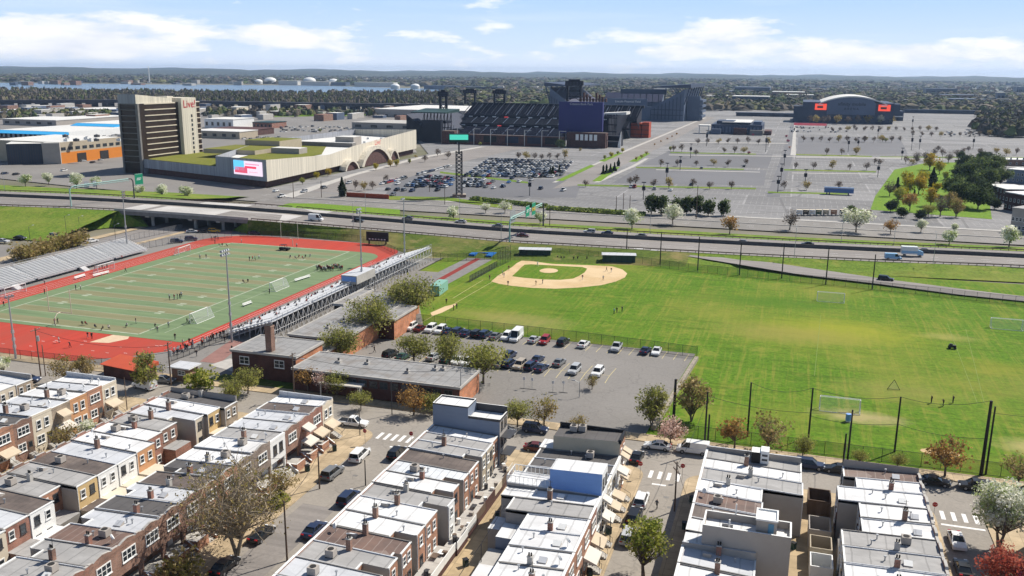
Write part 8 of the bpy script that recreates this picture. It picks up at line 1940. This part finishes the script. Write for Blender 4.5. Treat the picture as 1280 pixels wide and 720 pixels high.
x,y = G(855,148); t = thing('event_tent','white pitched tent beside the football stadium','tent',(x,y,Zf)); b = MB(); b.prism([(-9,-8),(9,-8),(9,8),(-9,8)],0,3.5,0); b.build('wall',M['white'],t); b = MB(); b.face([(-10,-9,3.5),(10,-9,3.5),(10,0,8),(-10,0,8)]); b.face([(10,9,3.5),(-10,9,3.5),(-10,0,8),(10,0,8)]); b.build('roof',M['white'],t)

# ---------------------------------------------------------------- river, woods, hills
mw, ntw, bw = new_mat('river_water'); bw.inputs['Base Color'].default_value = (.10,.15,.20,1); bw.inputs['Roughness'].default_value = .25
bpn = N(ntw,'ShaderNodeBump'); bpn.inputs['Strength'].default_value = .2; ntw.links.new(noise(ntw,world_pos(ntw),.05,4),bpn.inputs['Height']); ntw.links.new(bpn.outputs[0],bw.inputs['Normal'])
sheet_px('river', [(-40,103),(100,104.4),(200,105.6),(400,107),(520,110.5),(600,112),(600,117),(400,121),(200,120),(-40,118)][::-1], .5, mw)
sheet_px('river', [(852,115.5),(930,116.5),(930,120),(852,119.5)][::-1], .5, mw)
sheet_px('river', [(640,117),(664,118),(664,121),(640,120)][::-1], .5, mw)
WM = [plain('wood_%s' % n,c,.95,.35,.05) for n,c in (('grey_brown',(.100,.084,.066)),('olive',(.125,.125,.045)),('dark',(.050,.052,.038)),('tan',(.15,.125,.085)),('green',(.085,.11,.035)))]
def woods(name, edges, n, size, hgt, wts, label, mn=.6):
    """Clumps of crowns scattered over the ground between two sight lines."""
    b = MB(); k = 0
    while k < n:
        px = R.uniform(edges[0][0],edges[-1][0]); lo = lerp_tab([(e[0],e[1]) for e in edges],px); hi = lerp_tab([(e[0],e[2]) for e in edges],px)
        py = lo+(hi-lo)*R.random(); x,y = G(px,py); d_ = math.hypot(x,y)
        s = size*R.uniform(mn,1.35); h = hgt*R.uniform(.6,1.3); m = R.choices(range(5),wts)[0]
        for q in range(2):
            c = (x+R.gauss(0,s*.5),y+R.gauss(0,s*.5),h*.25); i0 = len(b.v); b.ball(c,s*R.uniform(.5,.9),s*R.uniform(.5,.9),h*R.uniform(.6,.85),6,2,m if R.random() < .7 else R.randrange(5),half=True)
            for i in range(i0,len(b.v)): v = b.v[i]; b.v[i] = (v[0]+R.gauss(0,s*.14),v[1]+R.gauss(0,s*.14),max(0,v[2]+R.gauss(0,h*.10)))
        k += 1
    o = struct(b.build(name,WM),'stuff'); o['label'] = label; return o
woods('riverside_woods',[(-20,128,114),(200,129,117),(400,131,118),(560,131,117)],3400,5,10.5,(6,3,1,4,1),'belt of bare and budding trees before the river')
woods('shore_woods',[(-20,103,92),(320,105,95),(640,110,98)],2300,26,15,(4,1,5,1,2),'dark woods on the far river shore')
woods('distant_woods',[(560,135,104),(700,131,106),(870,138,106),(1000,139,106),(1130,139,105),(1230,142,106),(1300,143,106)],3800,15,11,(4,3,4,2,2),'wooded suburbs behind the stadiums')
woods('horizon_woods',[(560,106,99),(900,108,100),(1300,108,101)],2000,40,17,(3,1,5,1,2),'dark forest near the horizon')
woods('right_woods',[(1225,168,146),(1255,172,140),(1300,172,136)],420,8,11,(6,2,3,1,1),'brown wood at the right edge beyond the lots')
woods('verge_scrub',[(0,150,142),(60,148,142),(140,149,143)],130,6,7,(2,4,1,1,4),'scrub between the far sheds at left')
woods('lot_scrub',[(255,146,139),(420,147,141),(470,148,143)],90,7,8,(4,3,3,1,1),'scrub by the far lots behind the casino')
sheet_px('far_field', [(330,146),(420,145),(470,144),(468,141),(400,141.5),(335,143)], .3, M['lawn'])
sb_ = MB()
for k in range(520):
    px = R.uniform(-20,1300)
    if k % 5 == 0 and px < 640: py = R.uniform(100.5,107)
    elif px > 560: py = 101+R.random()**.7*30
    else: py = R.uniform(134,152) if k % 2 else R.uniform(99,104)
    if 880 < px < 1130 and py > 118: continue
    x,y = G(px,py); d_ = math.hypot(x,y); w_,dp,h = R.uniform(10,34)*d_/2600,R.uniform(10,30),R.uniform(4,11)*(.6+d_/5000)
    m_ = R.choices(range(5),(5,3,2,2,1))[0]; sb_.box(x-w_/2,x+w_/2,y,y+dp,0,h,R.choice((1,2,3,3)),m_)
struct(sb_.build('distant_suburbs',[M['roof_far'],M['stadgrey'],M['brick_brown'],M['conc'],M['white']]),'stuff')['label'] = 'scattered pale roofs and sheds among the distant woods'
b = MB(); rows = []
for j,(d_,z) in enumerate(((7000,-2),(8500,12),(10500,30),(13000,44),(16000,50))):
    rows.append([(math.sin(-CAM_Y+a)*d_,math.cos(-CAM_Y+a)*d_,(z+(10*math.sin(i*.41+j)+7*math.sin(i*1.13+2*j)+R.uniform(-4,4))*(.25+.2*j) if j else z)+(16 if j > 1 else 0)*max(0,math.cos(a*2.2+.9))) for i,a in enumerate([rad(-40+80*q/160) for q in range(161)])])
for r0,r1 in zip(rows,rows[1:]):
    for i in range(160): b.face((r0[i],r0[i+1],r1[i+1],r1[i]))
struct(b.build('hills',plain('forested_hills',(.036,.046,.034),.95,.4,.004,stretch=(1,.35,1),big=(.0012,(.062,.066,.040))),smooth=True))
# the air itself: pale haze that softens the far shore
hm = bpy.data.materials.new('air_haze'); hm.use_nodes = True; nh = hm.node_tree; nh.nodes.remove(nh.nodes['Principled BSDF']); pv = N(nh,'ShaderNodeVolumePrincipled'); pv.inputs['Color'].default_value = (.50,.70,1.0,1); pv.inputs['Density'].default_value = .000048; pv.inputs['Anisotropy'].default_value = .2
nh.links.new(pv.outputs[0],nh.nodes['Material Output'].inputs['Volume'])
b = MB(); b.box(-16500,16500,-350,17500,-1.4,140); hz_ = struct(b.build('haze',hm),'stuff')
